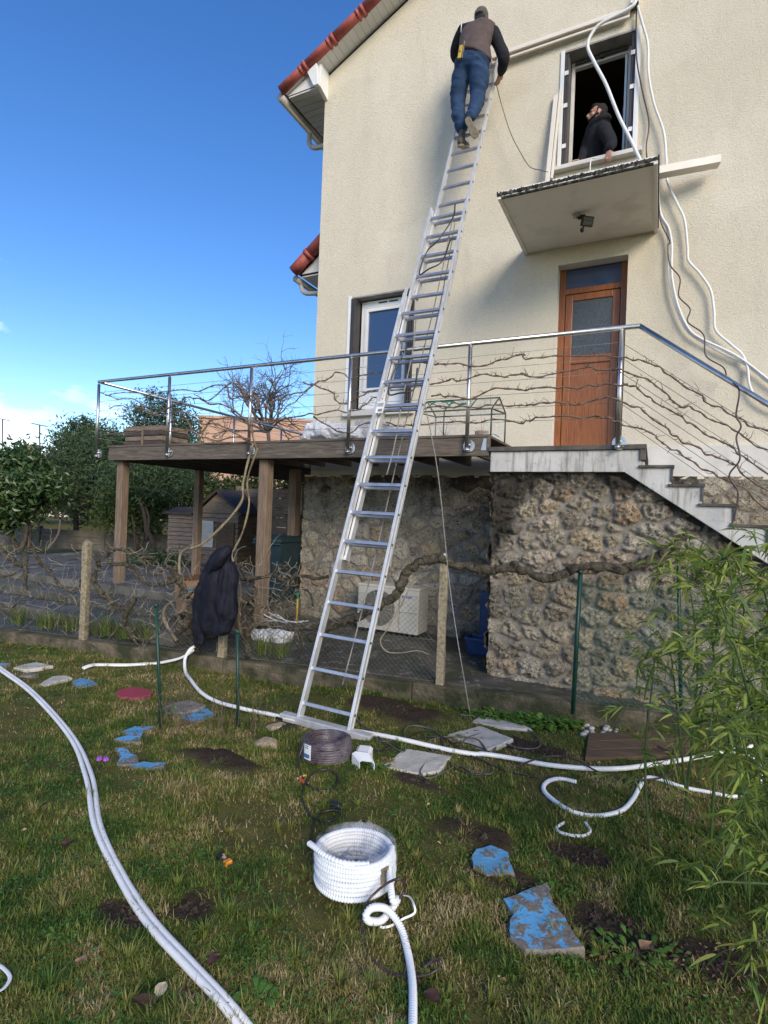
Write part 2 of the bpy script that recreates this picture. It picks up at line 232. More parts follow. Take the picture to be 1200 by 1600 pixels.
MT = dict(
    render=facade_mat(), stone=stone_mat(), ground=ground_mat(),
    reveal=M('reveal_white', (.74, .71, .66), (.62, .59, .54), 5, .8, bs=.2, bscale=60),
    soffit=M('white_soffit_board', (.72, .71, .69), (.64, .63, .61), 3, .5, bs=.1),
    white=M('white_plastic', (.80, .80, .79), (.74, .74, .73), 4, .38),
    ivory=M('ivory_duct_plastic', (.80, .735, .64), (.72, .65, .55), 3, .42),
    pvc=M('grey_pvc_gutter', (.50, .48, .46), (.42, .40, .38), 6, .45),
    tile=M('red_clay_tile', (.40, .095, .075), (.30, .065, .052), 12, .6, bs=.3),
    concrete=concrete_mat(),
    canopy=M('canopy_underside_paint', (.80, .77, .70), (.62, .59, .53), 2.6, .85, bs=.15, bscale=50, lo=.28, hi=.5),
    moss=M('blackened_concrete_edge', (.17, .16, .13), (.022, .021, .018), 22, .95, bs=1.0, bscale=50, lo=.46, hi=.7, bd=.03),
    curb=M('brown_weathered_concrete', (.15, .12, .08), (.032, .036, .014), 3.2, .95, bs=1, bscale=26, bd=.03, lo=.42, hi=.62),
    paving=paving_mat(),
    slate=M('blue_grey_paving', (.17, .16, .14), (.045, .040, .030), 3.5, .62, bs=.4, lo=.36, hi=.66, rvar=.2),
    capstone=M('dark_capping_stone', (.115, .10, .085), (.045, .04, .034), 9, .7, bs=.4),
    plinth=M('white_plinth_render', (.70, .67, .62), (.58, .555, .51), 4, .9, bs=.4, bscale=70),
    doorwood=wood_mat('varnished_door_wood', (.32, .115, .028), (.24, .080, .018), (.15, .046, .010), (14, 14, .8), .3),
    deckwood=wood_mat('weathered_deck_wood', (.19, .16, .13), (.115, .092, .072), (.06, .047, .037), (.7, 9, 9), .8),
    postwood=wood_mat('post_wood', (.26, .19, .135), (.18, .125, .085), (.10, .072, .052), (9, 9, .7), .75),
    oldwood=wood_mat('old_shed_wood', (.33, .255, .19), (.22, .165, .12), (.12, .09, .065), (1, 1, 8), .85),
    boardwood=wood_mat('brown_board_wood', (.16, .105, .06), (.11, .07, .04), (.06, .04, .025), (1, 8, 8), .85),
    steel=M('brushed_stainless_steel', (.62, .61, .60), (.50, .49, .48), 20, .34, metal=1, stretch=(1, 1, .2)),
    alu=M('ladder_aluminium', (.74, .74, .735), (.56, .56, .56), 9, .52, metal=.55, bs=.08, rvar=.1, stretch=(1, 1, .5)),
    aludark=M('rung_aluminium', (.60, .60, .61), (.46, .46, .48), 12, .4, metal=.8),
    bark=M('gnarled_vine_bark', (.115, .095, .062), (.022, .018, .012), 22, .95, bs=1.0, bscale=45, bd=.03),
    cane=M('vine_cane_bark', (.20, .13, .095), (.11, .075, .055), 30, .8, bs=.4),
    pale=M('pale_vine_stem', (.29, .235, .14), (.12, .095, .06), 16, .85, bs=1, bscale=60, stretch=(1, 1, .35), lo=.38, hi=.62, bd=.02),
    twig=M('dry_pale_twig', (.34, .29, .22), (.17, .14, .10), 12, .85),
    hose=M('white_insulated_hose', (.80, .80, .78), (.70, .70, .68), 7, .42, bs=.15, bscale=30),
    ridge=ridged('white_corrugated_plastic', (.80, .82, .83)),
    cable=M('black_cable', (.03, .028, .027), (.018, .017, .016), 10, .35),
    copper=M('brown_cable', (.075, .043, .045), (.03, .02, .024), 26, .35),
    grey_cable=M('grey_cable', (.12, .115, .11), (.07, .068, .066), 9, .5),
    rope=M('grey_rope', (.30, .285, .26), (.18, .17, .155), 60, .9, bs=.5),
    greenpost=M('green_coated_steel', (.010, .055, .036), (.006, .03, .02), 14, .45),
    wire=M('galvanised_wire', (.23, .24, .20), (.12, .13, .11), 20, .5, metal=.6),
    greenwire=M('green_wire', (.04, .19, .13), (.02, .11, .08), 20, .5),
    post=M('concrete_post_lichen', (.36, .30, .20), (.15, .13, .09), 26, .95, bs=.8, bscale=60),
    slab=M('pale_stone_slab', (.56, .53, .46), (.40, .37, .31), 7, .85, bs=.5, bscale=40),
    blue=worn_paint('worn_blue_paint', (.11, .34, .56), (.19, .16, .125), .56, .22),
    blue_worn=worn_paint('flaked_blue_paint', (.12, .40, .68), (.22, .19, .155), .56, .75),
    red=worn_paint('red_painted_stone', (.36, .045, .07), (.26, .06, .065), .64, 0),
    rock=M('tan_rock', (.48, .38, .25), (.26, .20, .13), 14, .9, bs=1, bscale=30, bd=.03),
    rockgrey=M('grey_rock', (.27, .25, .22), (.13, .12, .10), 10, .9, bs=1, bscale=30, bd=.03),
    pebble=M('pale_pebble', (.52, .49, .44), (.22, .21, .19), 10, .7),
    soil=M('dug_soil', (.095, .068, .047), (.03, .021, .015), 30, .95, bs=1, bscale=60, bd=.03),
    shutter=M('dark_brown_shutter', (.060, .052, .050), (.040, .035, .034), 5, .45),
    shutter_grey=M('grey_brown_board', (.17, .155, .14), (.10, .09, .082), 5, .7),
    frame_grey=M('bare_grey_frame', (.38, .36, .34), (.24, .23, .215), 8, .7, bs=.3),
    room=M('dark_room_wall', (.16, .11, .085), (.12, .085, .065), 3, .95),  # unlit look of the interior put into a dark wall colour
    glass=glass_mat('window_glass', (.035, .065, .14)),  # base colour carries the blue of a reflected sky
    frosted=M('frosted_door_glass', (.045, .05, .052), (.022, .026, .028), 60, .22, bs=.5, bscale=90, spec=.9),
    skin=M('skin', (.50, .27, .19), (.40, .20, .14), 20, .5), clover=Mramp('clover_leaf', [(0, (.05, .12, .022)), (.6, (.09, .20, .035)), (1, (.16, .27, .07))], .6, trans=.2), beard=M('black_beard', (.018, .014, .012), (.01, .008, .007), 60, .8, bs=.8, bscale=120),
    jeans=M('blue_denim', (.018, .058, .135), (.007, .024, .068), 9, .85, bs=.5, bscale=200, lo=.3, hi=.7),
    vest=M('brown_vest_cloth', (.105, .075, .068), (.072, .052, .047), 8, .9, bs=.3, bscale=120),
    navy=M('navy_hoodie_cloth', (.010, .011, .017), (.005, .006, .009), 9, .9, bs=.4, bscale=120),
    beanie=M('grey_beanie_wool', (.13, .115, .10), (.08, .07, .062), 40, .95, bs=.6, bscale=150),
    puffer=M('navy_quilted_nylon', (.013, .014, .024), (.004, .005, .010), 8, .7, bs=.5, bscale=30, spec=.22),
    sole=M('dirty_rubber_sole', (.34, .29, .22), (.20, .165, .12), 30, .8, bs=.8, bscale=90), shoe=M('grey_brown_shoe', (.12, .10, .085), (.07, .06, .05), 30, .8),
    yellow=M('yellow_tool_plastic', (.62, .42, .05), (.45, .29, .035), 9, .45), orange=M('orange_plastic', (.80, .28, .02), (.7, .22, .02), 9, .4),
    redpl=M('red_plastic', (.62, .06, .03), (.5, .04, .02), 9, .4), dark=M('black_plastic', (.022, .022, .023), (.014, .014, .015), 9, .4),
    acwhite=M('off_white_casing', (.52, .51, .46), (.38, .37, .33), 3, .5, bs=.08), crate=M('blue_crate_plastic', (.014, .055, .17), (.01, .035, .11), 9, .4),
    bin=M('dark_teal_bin_plastic', (.012, .035, .045), (.008, .022, .03), 8, .42), brownbin=M('dark_brown_box', (.085, .058, .046), (.05, .034, .028), 8, .7),
    card=M('cardboard', (.40, .235, .14), (.31, .175, .10), 8, .85, bs=.2), cardblue=M('blue_print', (.015, .24, .42), None, 8, .6),
    bag=M('white_plastic_bag', (.84, .84, .87), (.72, .73, .77), 10, .35, bs=.9, bscale=16, bd=.04),
    pink=M('pink_neighbour_wall', (.58, .36, .25), (.52, .32, .22), 2, .9), pale_house=M('pale_neighbour_wall', (.66, .60, .52), (.55, .50, .43), 2, .9),
    fencepanel=M('concrete_panel', (.17, .145, .115), (.10, .085, .065), 3, .95, bs=.5),
    purple=M('purple_petal', (.42, .12, .60), (.3, .08, .45), 10, .6), terracotta=M('terracotta_pot', (.30, .13, .08), (.22, .09, .055), 8, .8),
    paper=M('printed_paper', (.72, .72, .72), (.62, .62, .62), 8, .6), ink=M('black_ink', (.03, .03, .03), None, 8, .7), lblue=M('blue_print_ink', (.05, .16, .33), None, 8, .6),
    film=film_mat('clear_plastic_film', (.82, .85, .92), .24), film3=film_mat('thin_stretch_film', (.55, .52, .60), .13), film2=film_mat('greenhouse_film', (.75, .76, .72), .22),
    filmp=film_mat('lilac_plastic_sheet', (.62, .60, .70), .55),
    gframe=M('green_frame_metal', (.03, .06, .05), None, 8, .5), string=M('green_string', (.02, .25, .15), None, 8, .6),
    darktrunk=M('dark_tree_bark', (.06, .045, .036), (.025, .02, .016), 14, .95, bs=1, bscale=30),
    trunk=M('tree_bark', (.10, .08, .06), (.04, .032, .025), 14, .95, bs=1, bscale=30, bd=.03), gtrunk=M('grey_branch_bark', (.17, .14, .13), (.10, .085, .08), 14, .9),
    dleaf=Mramp('dead_leaf', [(0, (.05, .025, .018)), (.4, (.13, .07, .035)), (.75, (.24, .15, .08)), (1, (.50, .42, .28))], .8),
    grass=Mramp('grass_blade', [(0, (.05, .105, .015)), (.25, (.10, .165, .026)), (.50, (.20, .22, .045)), (.68, (.20, .195, .05)), (.84, (.29, .235, .09)), (1, (.46, .37, .19))], .6, trans=.25),
    bamboo=Mramp('bamboo_leaf', [(0, (.05, .10, .016)), (.3, (.12, .19, .028)), (.6, (.24, .31, .05)), (.85, (.38, .40, .09)), (1, (.50, .40, .17))], .5, trans=.38, spec=.4),
    bcane=M('green_bamboo_cane', (.07, .11, .03), (.045, .07, .02), 10, .5),
    laurel=Mramp('glossy_evergreen_leaf', [(0, (.018, .045, .013)), (.5, (.042, .09, .024)), (1, (.11, .165, .05))], .38, trans=.1, spec=.6),
    conifer=Mramp('dark_evergreen_leaf', [(0, (.020, .045, .024)), (.5, (.045, .085, .038)), (1, (.10, .14, .06))], .6, trans=.1),
    hedge=Mramp('mid_green_leaf', [(0, (.022, .042, .012)), (.5, (.05, .082, .022)), (1, (.10, .13, .04))], .6, trans=.15),
    weed=Mramp('weed_leaf', [(0, (.055, .13, .022)), (.5, (.10, .21, .036)), (1, (.17, .29, .06))], .5, trans=.25),
)

# ---------------------------------------------------------------- mesh building
class MB:
    def __init__(s): s.v = []; s.f = []; s.sm = []
    def add(s, V, Fc, smooth=False):
        o = len(s.v); s.v += [tuple(map(float, p)) for p in V]; s.f += [tuple(int(i) + o for i in f) for f in Fc]; s.sm += [smooth] * len(Fc); return s
    def box8(s, P): return s.add(P, [(0, 3, 2, 1), (4, 5, 6, 7), (0, 1, 5, 4), (1, 2, 6, 5), (2, 3, 7, 6), (3, 0, 4, 7)])
    def hbox(s, a0, a1, b0, b1, z0, z1):
        return s.box8([H(a0, b0, z0), H(a1, b0, z0), H(a1, b1, z0), H(a0, b1, z0), H(a0, b0, z1), H(a1, b0, z1), H(a1, b1, z1), H(a0, b1, z1)])
    def obox(s, c, ex, ey, ez):         # centre and three half-extent vectors
        c, ex, ey, ez = map(np.asarray, (c, ex, ey, ez))
        return s.box8([c - ex - ey - ez, c + ex - ey - ez, c + ex + ey - ez, c - ex + ey - ez, c - ex - ey + ez, c + ex - ey + ez, c + ex + ey + ez, c - ex + ey + ez])
    def beam(s, p, q, w, h, up=None):
        p, q = np.asarray(p, float), np.asarray(q, float); d = q - p; L = np.linalg.norm(d); d /= L
        up = np.asarray(up if up is not None else (0, 0, 1.0), float)
        x = np.cross(d, up); x /= np.linalg.norm(x); y = np.cross(x, d)
        return s.obox((p + q) / 2, d * L / 2, x * w / 2, y * h / 2)
    def tube(s, P, r, n=8, cap=True, closed=False, smooth=True, flat=1.0):
        P = np.asarray(P, float); m = len(P); R = np.full(m, float(r)) if np.isscalar(r) else np.asarray(r, float)
        T = np.roll(P, -1, 0) - np.roll(P, 1, 0)
        if not closed: T[0] = P[1] - P[0]; T[-1] = P[-1] - P[-2]
        T /= np.linalg.norm(T, axis=1)[:, None] + 1e-12
        x = np.cross(T[0], (0, 0, 1.0))
        if np.linalg.norm(x) < .1: x = np.cross(T[0], (1.0, 0, 0))
        x /= np.linalg.norm(x); V = []
        an = np.arange(n) * 2 * np.pi / n
        for i in range(m):
            x = x - T[i] * (x @ T[i]); x /= np.linalg.norm(x) + 1e-12; y = np.cross(T[i], x)
            V.append(P[i] + R[i] * (np.cos(an)[:, None] * x + flat * np.sin(an)[:, None] * y))
        V = np.concatenate(V); Fc = []
        for i in range(m if closed else m - 1):
            j = (i + 1) % m
            for k in range(n): Fc.append((i * n + k, i * n + (k + 1) % n, j * n + (k + 1) % n, j * n + k))
        if cap and not closed: Fc += [tuple(range(n))[::-1], tuple((m - 1) * n + k for k in range(n))]
        return s.add(V, Fc, smooth)
    def loft(s, secs, smooth=True, cap=True):   # list of rings (k x 3 arrays)
        n = len(secs[0]); V = np.concatenate(secs); Fc = []
        for i in range(len(secs) - 1):
            for k in range(n): Fc.append((i * n + k, i * n + (k + 1) % n, (i + 1) * n + (k + 1) % n, (i + 1) * n + k))
        if cap: Fc += [tuple(range(n))[::-1], tuple((len(secs) - 1) * n + k for k in range(n))]
        return s.add(V, Fc, smooth)
    def prism(s, poly, vec, smooth=False):
        P = np.asarray(poly, float); n = len(P); V = np.concatenate([P, P + np.asarray(vec)])
        return s.add(V, [tuple(range(n))[::-1], tuple(range(n, 2 * n))] + [(k, (k + 1) % n, n + (k + 1) % n, n + k) for k in range(n)], smooth)
    def ball(s, c, r, n=12, ax=None):
        r = (r,) * 3 if np.isscalar(r) else r; ax = ax if ax is not None else np.eye(3); secs = []
        for i in range(1, n):
            t = math.pi * i / n; an = np.arange(n * 2) * math.pi / n
            L = np.stack([np.cos(an) * math.sin(t) * r[0], np.sin(an) * math.sin(t) * r[1], np.full(2 * n, math.cos(t) * r[2])], 1)
            secs.append(np.asarray(c) + L @ np.asarray(ax))
        return s.loft(secs[::-1])
    def sheet(s, G, th=None, smooth=True):      # G: rows x cols x 3
        r, c = G.shape[:2]; Fc = [(i * c + j, i * c + j + 1, (i + 1) * c + j + 1, (i + 1) * c + j) for i in range(r - 1) for j in range(c - 1)]
        return s.add(G.reshape(-1, 3), Fc, smooth)
    def mesh(s, name, mat, org=(0, 0, 0)):
        me = bpy.data.meshes.new(name); o = np.asarray(org, float)
        me.from_pydata([tuple(np.asarray(p) - o) for p in s.v], [], s.f); me.materials.append(mat)
        me.polygons.foreach_set('use_smooth', s.sm); me.update(); return me
    def build(s, name, mat, parent=None, bevel=0, fix=True, solid=0, org=None):
        m = MT[mat] if isinstance(mat, str) else mat
        o = bpy.data.objects.new(name, None if False else s.mesh(name, m, wpos(parent) if parent else (org if org is not None else (0, 0, 0))))
        C.objects.link(o)
        if parent: o.parent = parent
        elif org is not None: o.location = tuple(org)
        if fix:
            bm = bmesh.new(); bm.from_mesh(o.data); bmesh.ops.recalc_face_normals(bm, faces=bm.faces); bm.to_mesh(o.data); bm.free()
        if solid: k = o.modifiers.new('solid', 'SOLIDIFY'); k.thickness = solid
        if bevel: k = o.modifiers.new('bevel', 'BEVEL'); k.width = bevel; k.segments = 2; k.limit_method = 'ANGLE'
        return o
def wpos(o):
    p = np.zeros(3)
    while o: p = p + np.array(o.location); o = o.parent
    return p
def thing(name, label, cat, loc=(0, 0, 0), group=None, kind=None):
    o = bpy.data.objects.new(name, None); C.objects.link(o); o.location = tuple(map(float, loc)); o.empty_display_size = .1
    return tag(o, label, cat, group, kind)
def tag(o, label=None, cat=None, group=None, kind=None):
    if label: o['label'] = label
    if cat: o['category'] = cat
    if group: o['group'] = group
    if kind: o['kind'] = kind
    return o
def struct(o): o['kind'] = 'structure'; return o
def spline(P, k=8, closed=False):
    P = np.asarray(P, float); out = []; m = len(P)
    rng = m if closed else m - 1
    for i in range(rng):
        p0, p1, p2, p3 = (P[(i - 1) % m] if closed or i > 0 else 2 * P[0] - P[1]), P[i], P[(i + 1) % m], (P[(i + 2) % m] if closed or i < m - 2 else 2 * P[-1] - P[-2])
        for t in np.arange(k) / k:
            out.append(.5 * ((2 * p1) + (-p0 + p2) * t + (2 * p0 - 5 * p1 + 4 * p2 - p3) * t * t + (-p0 + 3 * p1 - 3 * p2 + p3) * t ** 3))
    if not closed: out.append(P[-1])
    return np.array(out)
def np_mesh(name, V, Fq, mat, parent=None, attrs=None, smooth=False, org=None):
    """V (n,3), Fq (m,k): fast mesh with point attributes"""
    V = np.asarray(V, np.float32); Fq = np.asarray(Fq, np.int32)
    if parent is not None: V = V - np.asarray(wpos(parent), np.float32)
    if org is not None: V = V - np.asarray(org, np.float32)
    me = bpy.data.meshes.new(name); k = Fq.shape[1]
    me.vertices.add(len(V)); me.vertices.foreach_set('co', V.ravel())
    me.loops.add(Fq.size); me.loops.foreach_set('vertex_index', Fq.ravel())
    me.polygons.add(len(Fq)); me.polygons.foreach_set('loop_start', np.arange(len(Fq), dtype=np.int32) * k)
    me.polygons.foreach_set('loop_total', np.full(len(Fq), k, np.int32))
    me.polygons.foreach_set('use_smooth', np.full(len(Fq), smooth)); me.update(calc_edges=True)
    for n_, a in (attrs or {}).items():
        A = me.attributes.new(n_, 'FLOAT', 'POINT'); A.data.foreach_set('value', np.asarray(a, np.float32))
    me.materials.append(MT[mat] if isinstance(mat, str) else mat)
    o = bpy.data.objects.new(name, me); C.objects.link(o)
    if parent is not None: o.parent = parent
    if org is not None: o.location = tuple(map(float, org))
    return o
def leaves(name, P, size, mat, parent=None, aspect=.5, droop=0, org=None, jit=.35, dirs=None, kink=.15):
    """many leaf-sized faces at points P, each a folded rhomb of six corners"""
    n = len(P); D = np.random.normal(size=(n, 3)) if dirs is None else dirs + np.random.normal(size=(n, 3)) * jit
    D[:, 2] -= droop; D /= np.linalg.norm(D, axis=1)[:, None]
    S = np.cross(D, np.random.normal(size=(n, 3))); S /= np.linalg.norm(S, axis=1)[:, None]; Nn = np.cross(D, S)
    L = (size * np.random.uniform(.6, 1.3, n))[:, None]; W = L * aspect * .5
    b = P; m1 = P + D * L * .4; t = P + D * L - Nn * L * kink
    V = np.stack([b, m1 + S * W + Nn * W * .3, t, m1 - S * W + Nn * W * .3], 1).reshape(-1, 3)
    Fq = np.arange(n * 4).reshape(n, 4); r = np.repeat(np.clip(np.random.beta(2, 2, n), 0, 1), 4)
    return np_mesh(name, V, Fq, mat, parent, {'rnd': r}, org=org)
def remesh(mb, voxel, smooth=4, noise=0, nscale=8, seed=0, post=None):
    me = bpy.data.meshes.new('tmp'); me.from_pydata([tuple(p) for p in mb.v], [], mb.f)
    bm = bmesh.new(); bm.from_mesh(me); bmesh.ops.recalc_face_normals(bm, faces=bm.faces); bm.to_mesh(me); bm.free()
    o = bpy.data.objects.new('tmp', me); C.objects.link(o)
    k = o.modifiers.new('r', 'REMESH'); k.mode = 'VOXEL'; k.voxel_size = voxel
    if smooth: k = o.modifiers.new('s', 'SMOOTH'); k.factor = .5; k.iterations = smooth
    dg = bpy.context.evaluated_depsgraph_get(); e = o.evaluated_get(dg); m2 = bpy.data.meshes.new_from_object(e)
    V = np.empty(len(m2.vertices) * 3); m2.vertices.foreach_get('co', V); V = V.reshape(-1, 3)
    if noise:
        Nn = np.empty(len(V) * 3); m2.vertices.foreach_get('normal', Nn); Nn = Nn.reshape(-1, 3)
        V = V + Nn * ((fbm(V * nscale + 100, 3, seed) - .44) * 2 * noise)[:, None]
    if post: V = post(V)
    out = MB(); out.add(V, [tuple(p.vertices) for p in m2.polygons], True)
    bpy.data.objects.remove(o); return out
def capsule(mb, P, R, n=14, flat=None, ax=None):
    """tapered round-ended limb through joints P with radii R"""
    P = np.asarray(P, float); R = np.asarray(R, float)
    Q = spline(P, 6) if len(P) > 2 else np.array([P[0] + (P[1] - P[0]) * t for t in np.linspace(0, 1, 7)])
    rr = np.interp(np.linspace(0, len(P) - 1, len(Q)), range(len(P)), R)
    mb.tube(Q, rr, n); mb.ball(P[0], R[0] * .999, 7); mb.ball(P[-1], R[-1] * .999, 7); return mb

# ================================================================ SETTING
def build_ground():
    # one sheet: fine near the camera, coarse to the horizon (facade coordinates)
    def axis(lo, hi, step, far):
        c = np.arange(lo, hi + 1e-6, step); g = [hi]; s = step
        while g[-1] < far: s *= 1.35; g.append(g[-1] + s)
        h = [lo]; s = step
        while h[-1] > -far: s *= 1.35; h.append(h[-1] - s)
        return np.concatenate([h[1:][::-1], c, g[1:]])
    A = axis(-8.0, 3.0, .04, 900); B = axis(-.5, 5.2, .04, 900)
    a, b = np.meshgrid(A, B); P = np.stack([a, b], -1)
    z = lawn_z(b) + (fbm(P * 1.2, 4, 3) - .47) * .10 + (fbm(P * 9, 3, 5) - .44) * .035
    fb = FA[1] + (a - FA[0]) * fd[1] / fd[0]
    z = np.where(b > fb, np.minimum(z, -1.78), z)
    far = np.clip((b - 9) / 8, 0, 1) * np.clip((-a - 5.5) / 2, 0, 1); z = z + far * .50
    z = np.where((b < -1) , -1.55, z)
    soil = np.zeros_like(a)
    for (px, py, ra, rb, h) in SOILS:
        q = gp(px, py); qa, qb = q @ U_, q @ N_
        d = np.sqrt(((a - qa) / ra) ** 2 + ((b - qb) / rb) ** 2) + (fbm(P * 6, 3, 9) - .45) * 1.1
        k = np.clip((1.15 - d) / .35, 0, 1); soil = np.maximum(soil, k)
        z = z + k * h * (.5 + fbm(P * 25, 3, 11))
    V = a[..., None] * U_ + b[..., None] * N_ + z[..., None] * Z_
    r, c = a.shape; idx = np.arange(r * c).reshape(r, c)
    Fq = np.stack([idx[:-1, :-1], idx[:-1, 1:], idx[1:, 1:], idx[1:, :-1]], -1).reshape(-1, 4)
    o = np_mesh('ground', V.reshape(-1, 3), Fq, 'ground', attrs={'soil': soil.ravel()}, smooth=True); struct(o)
SOILS = [(743, 1312, .20, .15, .03), (340, 1192, .30, .13, .03), (615, 1112, .42, .26, .03), (830, 1165, .35, .12, .01), (800, 1385, .16, .10, .01), (1090, 1500, .28, .15, .01),
         (445, 1135, .12, .08, .02), (650, 1225, .18, .06, .01), (200, 1440, .15, .1, .0), (960, 1460, .2, .2, .0), (300, 1420, .12, .1, 0), (900, 1330, .2, .1, 0)]
def ground_z(a, b):
    P = np.stack([np.asarray(a, float), np.asarray(b, float)], -1)
    return lawn_z(np.asarray(b)) + (fbm(P * 1.2, 4, 3) - .47) * .10 + (fbm(P * 9, 3, 5) - .44) * .035
def lay(px, py, dz=0.0, at=None):       # point lying on the real lawn surface
    q = gp(px, py)
    for _ in range(3):
        a, b = q @ U_, q @ N_; g = float(ground_z(a, b)); q = gp(px, py, (g - lawn_z(b)) + dz)
    return q
build_ground()

def patio():
    m = MB()
    # low paving between kerb and house, following the fence line at the front
    m.prism([H(-9.5, fence_b(-9.5) + .1, -1.72), H(3.2, fence_b(3.2) + .1, -1.72), H(3.2, 6.95, -1.72), H(-9.5, 6.95, -1.72)], (0, 0, .115))
    struct(m.build('patio', 'paving', bevel=.008))
    m = MB(); m.hbox(-12, -4.75, 4.40, 8.6, -1.60, -1.45); struct(m.build('lower_terrace', 'slate', bevel=.01))
    m = MB(); m.hbox(-12, -5.15, 4.86, 8.6, -1.448, -1.32); struct(m.build('middle_step', 'paving', bevel=.01))
    m = MB()
    for i in range(14): m.hbox(-12 + i * .5, -11.508 + i * .5, 5.27, 8.6, -1.318, -1.20)
    struct(m.build('upper_terrace', 'slate', bevel=.006))
    m = MB(); m.hbox(-5.0, -4.75, 4.8, 9.0, -1.447, -1.36); struct(m.build('paving_edge', 'paving', bevel=.01))
patio()
t = thing('kerb_wall', 'low brown concrete kerb carrying the wire fence between lawn and patio', 'kerb', H(FA[0], FA[1], -1.9))
m = MB()
for k in range(7):
    a0 = -10.0 + k * 2.0; a1 = a0 + 1.994
    m.prism([H(a0, fence_b(a0) - .07, -2.0), H(a1, fence_b(a1) - .07, -2.0), H(a1, fence_b(a1) + .09, -2.0), H(a0, fence_b(a0) + .09, -2.0)], (0, 0, .40 + random.uniform(-.01, .01)))
m.build('coping', 'curb', t, bevel=.015)

# ================================================================ HOUSE
WB = 6.9
house = thing('house', 'cream rendered two storey house with red tiled roof and stone base', 'house', H(-4.7, WB, -1.6))
AL, AR = -4.71, 4.7; ZP = .52
UW = (-1.19, -.39, 4.31, 5.76); DR = (-1.175, -.385, .69, 3.115); LW = (-4.105, -3.09, 1.47, 3.135)
def facade():
    m = MB(); holes = (UW, DR, LW)
    As = sorted({AL, AR} | {h[0] for h in holes} | {h[1] for h in holes}); Zs = sorted({ZP, 6.55} | {h[2] for h in holes} | {h[3] for h in holes})
    for i in range(len(As) - 1):
        for j in range(len(Zs) - 1):
            a, z = (As[i] + As[i + 1]) / 2, (Zs[j] + Zs[j + 1]) / 2
            if any(h[0] < a < h[1] and h[2] < z < h[3] for h in holes): continue
            m.add([H(As[i], WB, Zs[j]), H(As[i + 1], WB, Zs[j]), H(As[i + 1], WB, Zs[j + 1]), H(As[i], WB, Zs[j + 1])], [(0, 1, 2, 3)])
    m.add([H(AL, WB, 6.55), H(AR, WB, 6.55), H(0, WB, 8.92)], [(0, 1, 2)])
    # the side walls and the back
    m.add([H(AL, WB, ZP), H(AL, 16, ZP), H(AL, 16, 6.55), H(AL, WB, 6.55)], [(0, 1, 2, 3)])
    m.add([H(AR, WB, ZP), H(AR, 16, ZP), H(AR, 16, 6.55), H(AR, WB, 6.55)], [(0, 1, 2, 3)])
    m.add([H(AL, 16, ZP), H(AR, 16, ZP), H(AR, 16, 6.55), H(0, 16, 8.92), H(AL, 16, 6.55)], [(0, 1, 2, 3, 4)])
    m.build('facade_wall', 'render', house, fix=False)
    for (a0, a1, z0, z1) in holes:
        d = .26; m = MB()
        for q in ([(a0, z0), (a0, z1)], [(a0, z1), (a1, z1)], [(a1, z1), (a1, z0)], [(a1, z0), (a0, z0)]):
            (pa, pz), (qa, qz) = q
            m.add([H(pa, WB, pz), H(qa, WB, qz), H(qa, WB + d, qz), H(pa, WB + d, pz)], [(0, 1, 2, 3)])
        m.build('wall_reveal', 'reveal', house, fix=False)
    m = MB()   # dark room upstairs and behind the other openings
    for (a0, a1, z0, z1) in ((-3.2, 1.6, 3.45, 6.1), (-4.68, -2.2, .8, 3.3), (-2.1, 1.0, .6, 3.3)):
        b0, b1 = WB + .26, WB + 4
        for q in ([(a0, b1, z0), (a1, b1, z0), (a1, b1, z1), (a0, b1, z1)], [(a0, b0, z0), (a0, b1, z0), (a0, b1, z1), (a0, b0, z1)], [(a1, b0, z0), (a1, b1, z0), (a1, b1, z1), (a1, b0, z1)],
                  [(a0, b0, z0), (a1, b0, z0), (a1, b1, z0), (a0, b1, z0)], [(a0, b0, z1), (a1, b0, z1), (a1, b1, z1), (a0, b1, z1)]):
            m.add([H(*p) for p in q], [(0, 1, 2, 3)])
    m.build('room_wall', 'room', house, fix=False)
    # plinth band
    m = MB(); m.hbox(-1.49, AR + .03, WB - .03, WB + .2, ZP, .86); m.build('plinth_band', 'plinth', house)
facade()

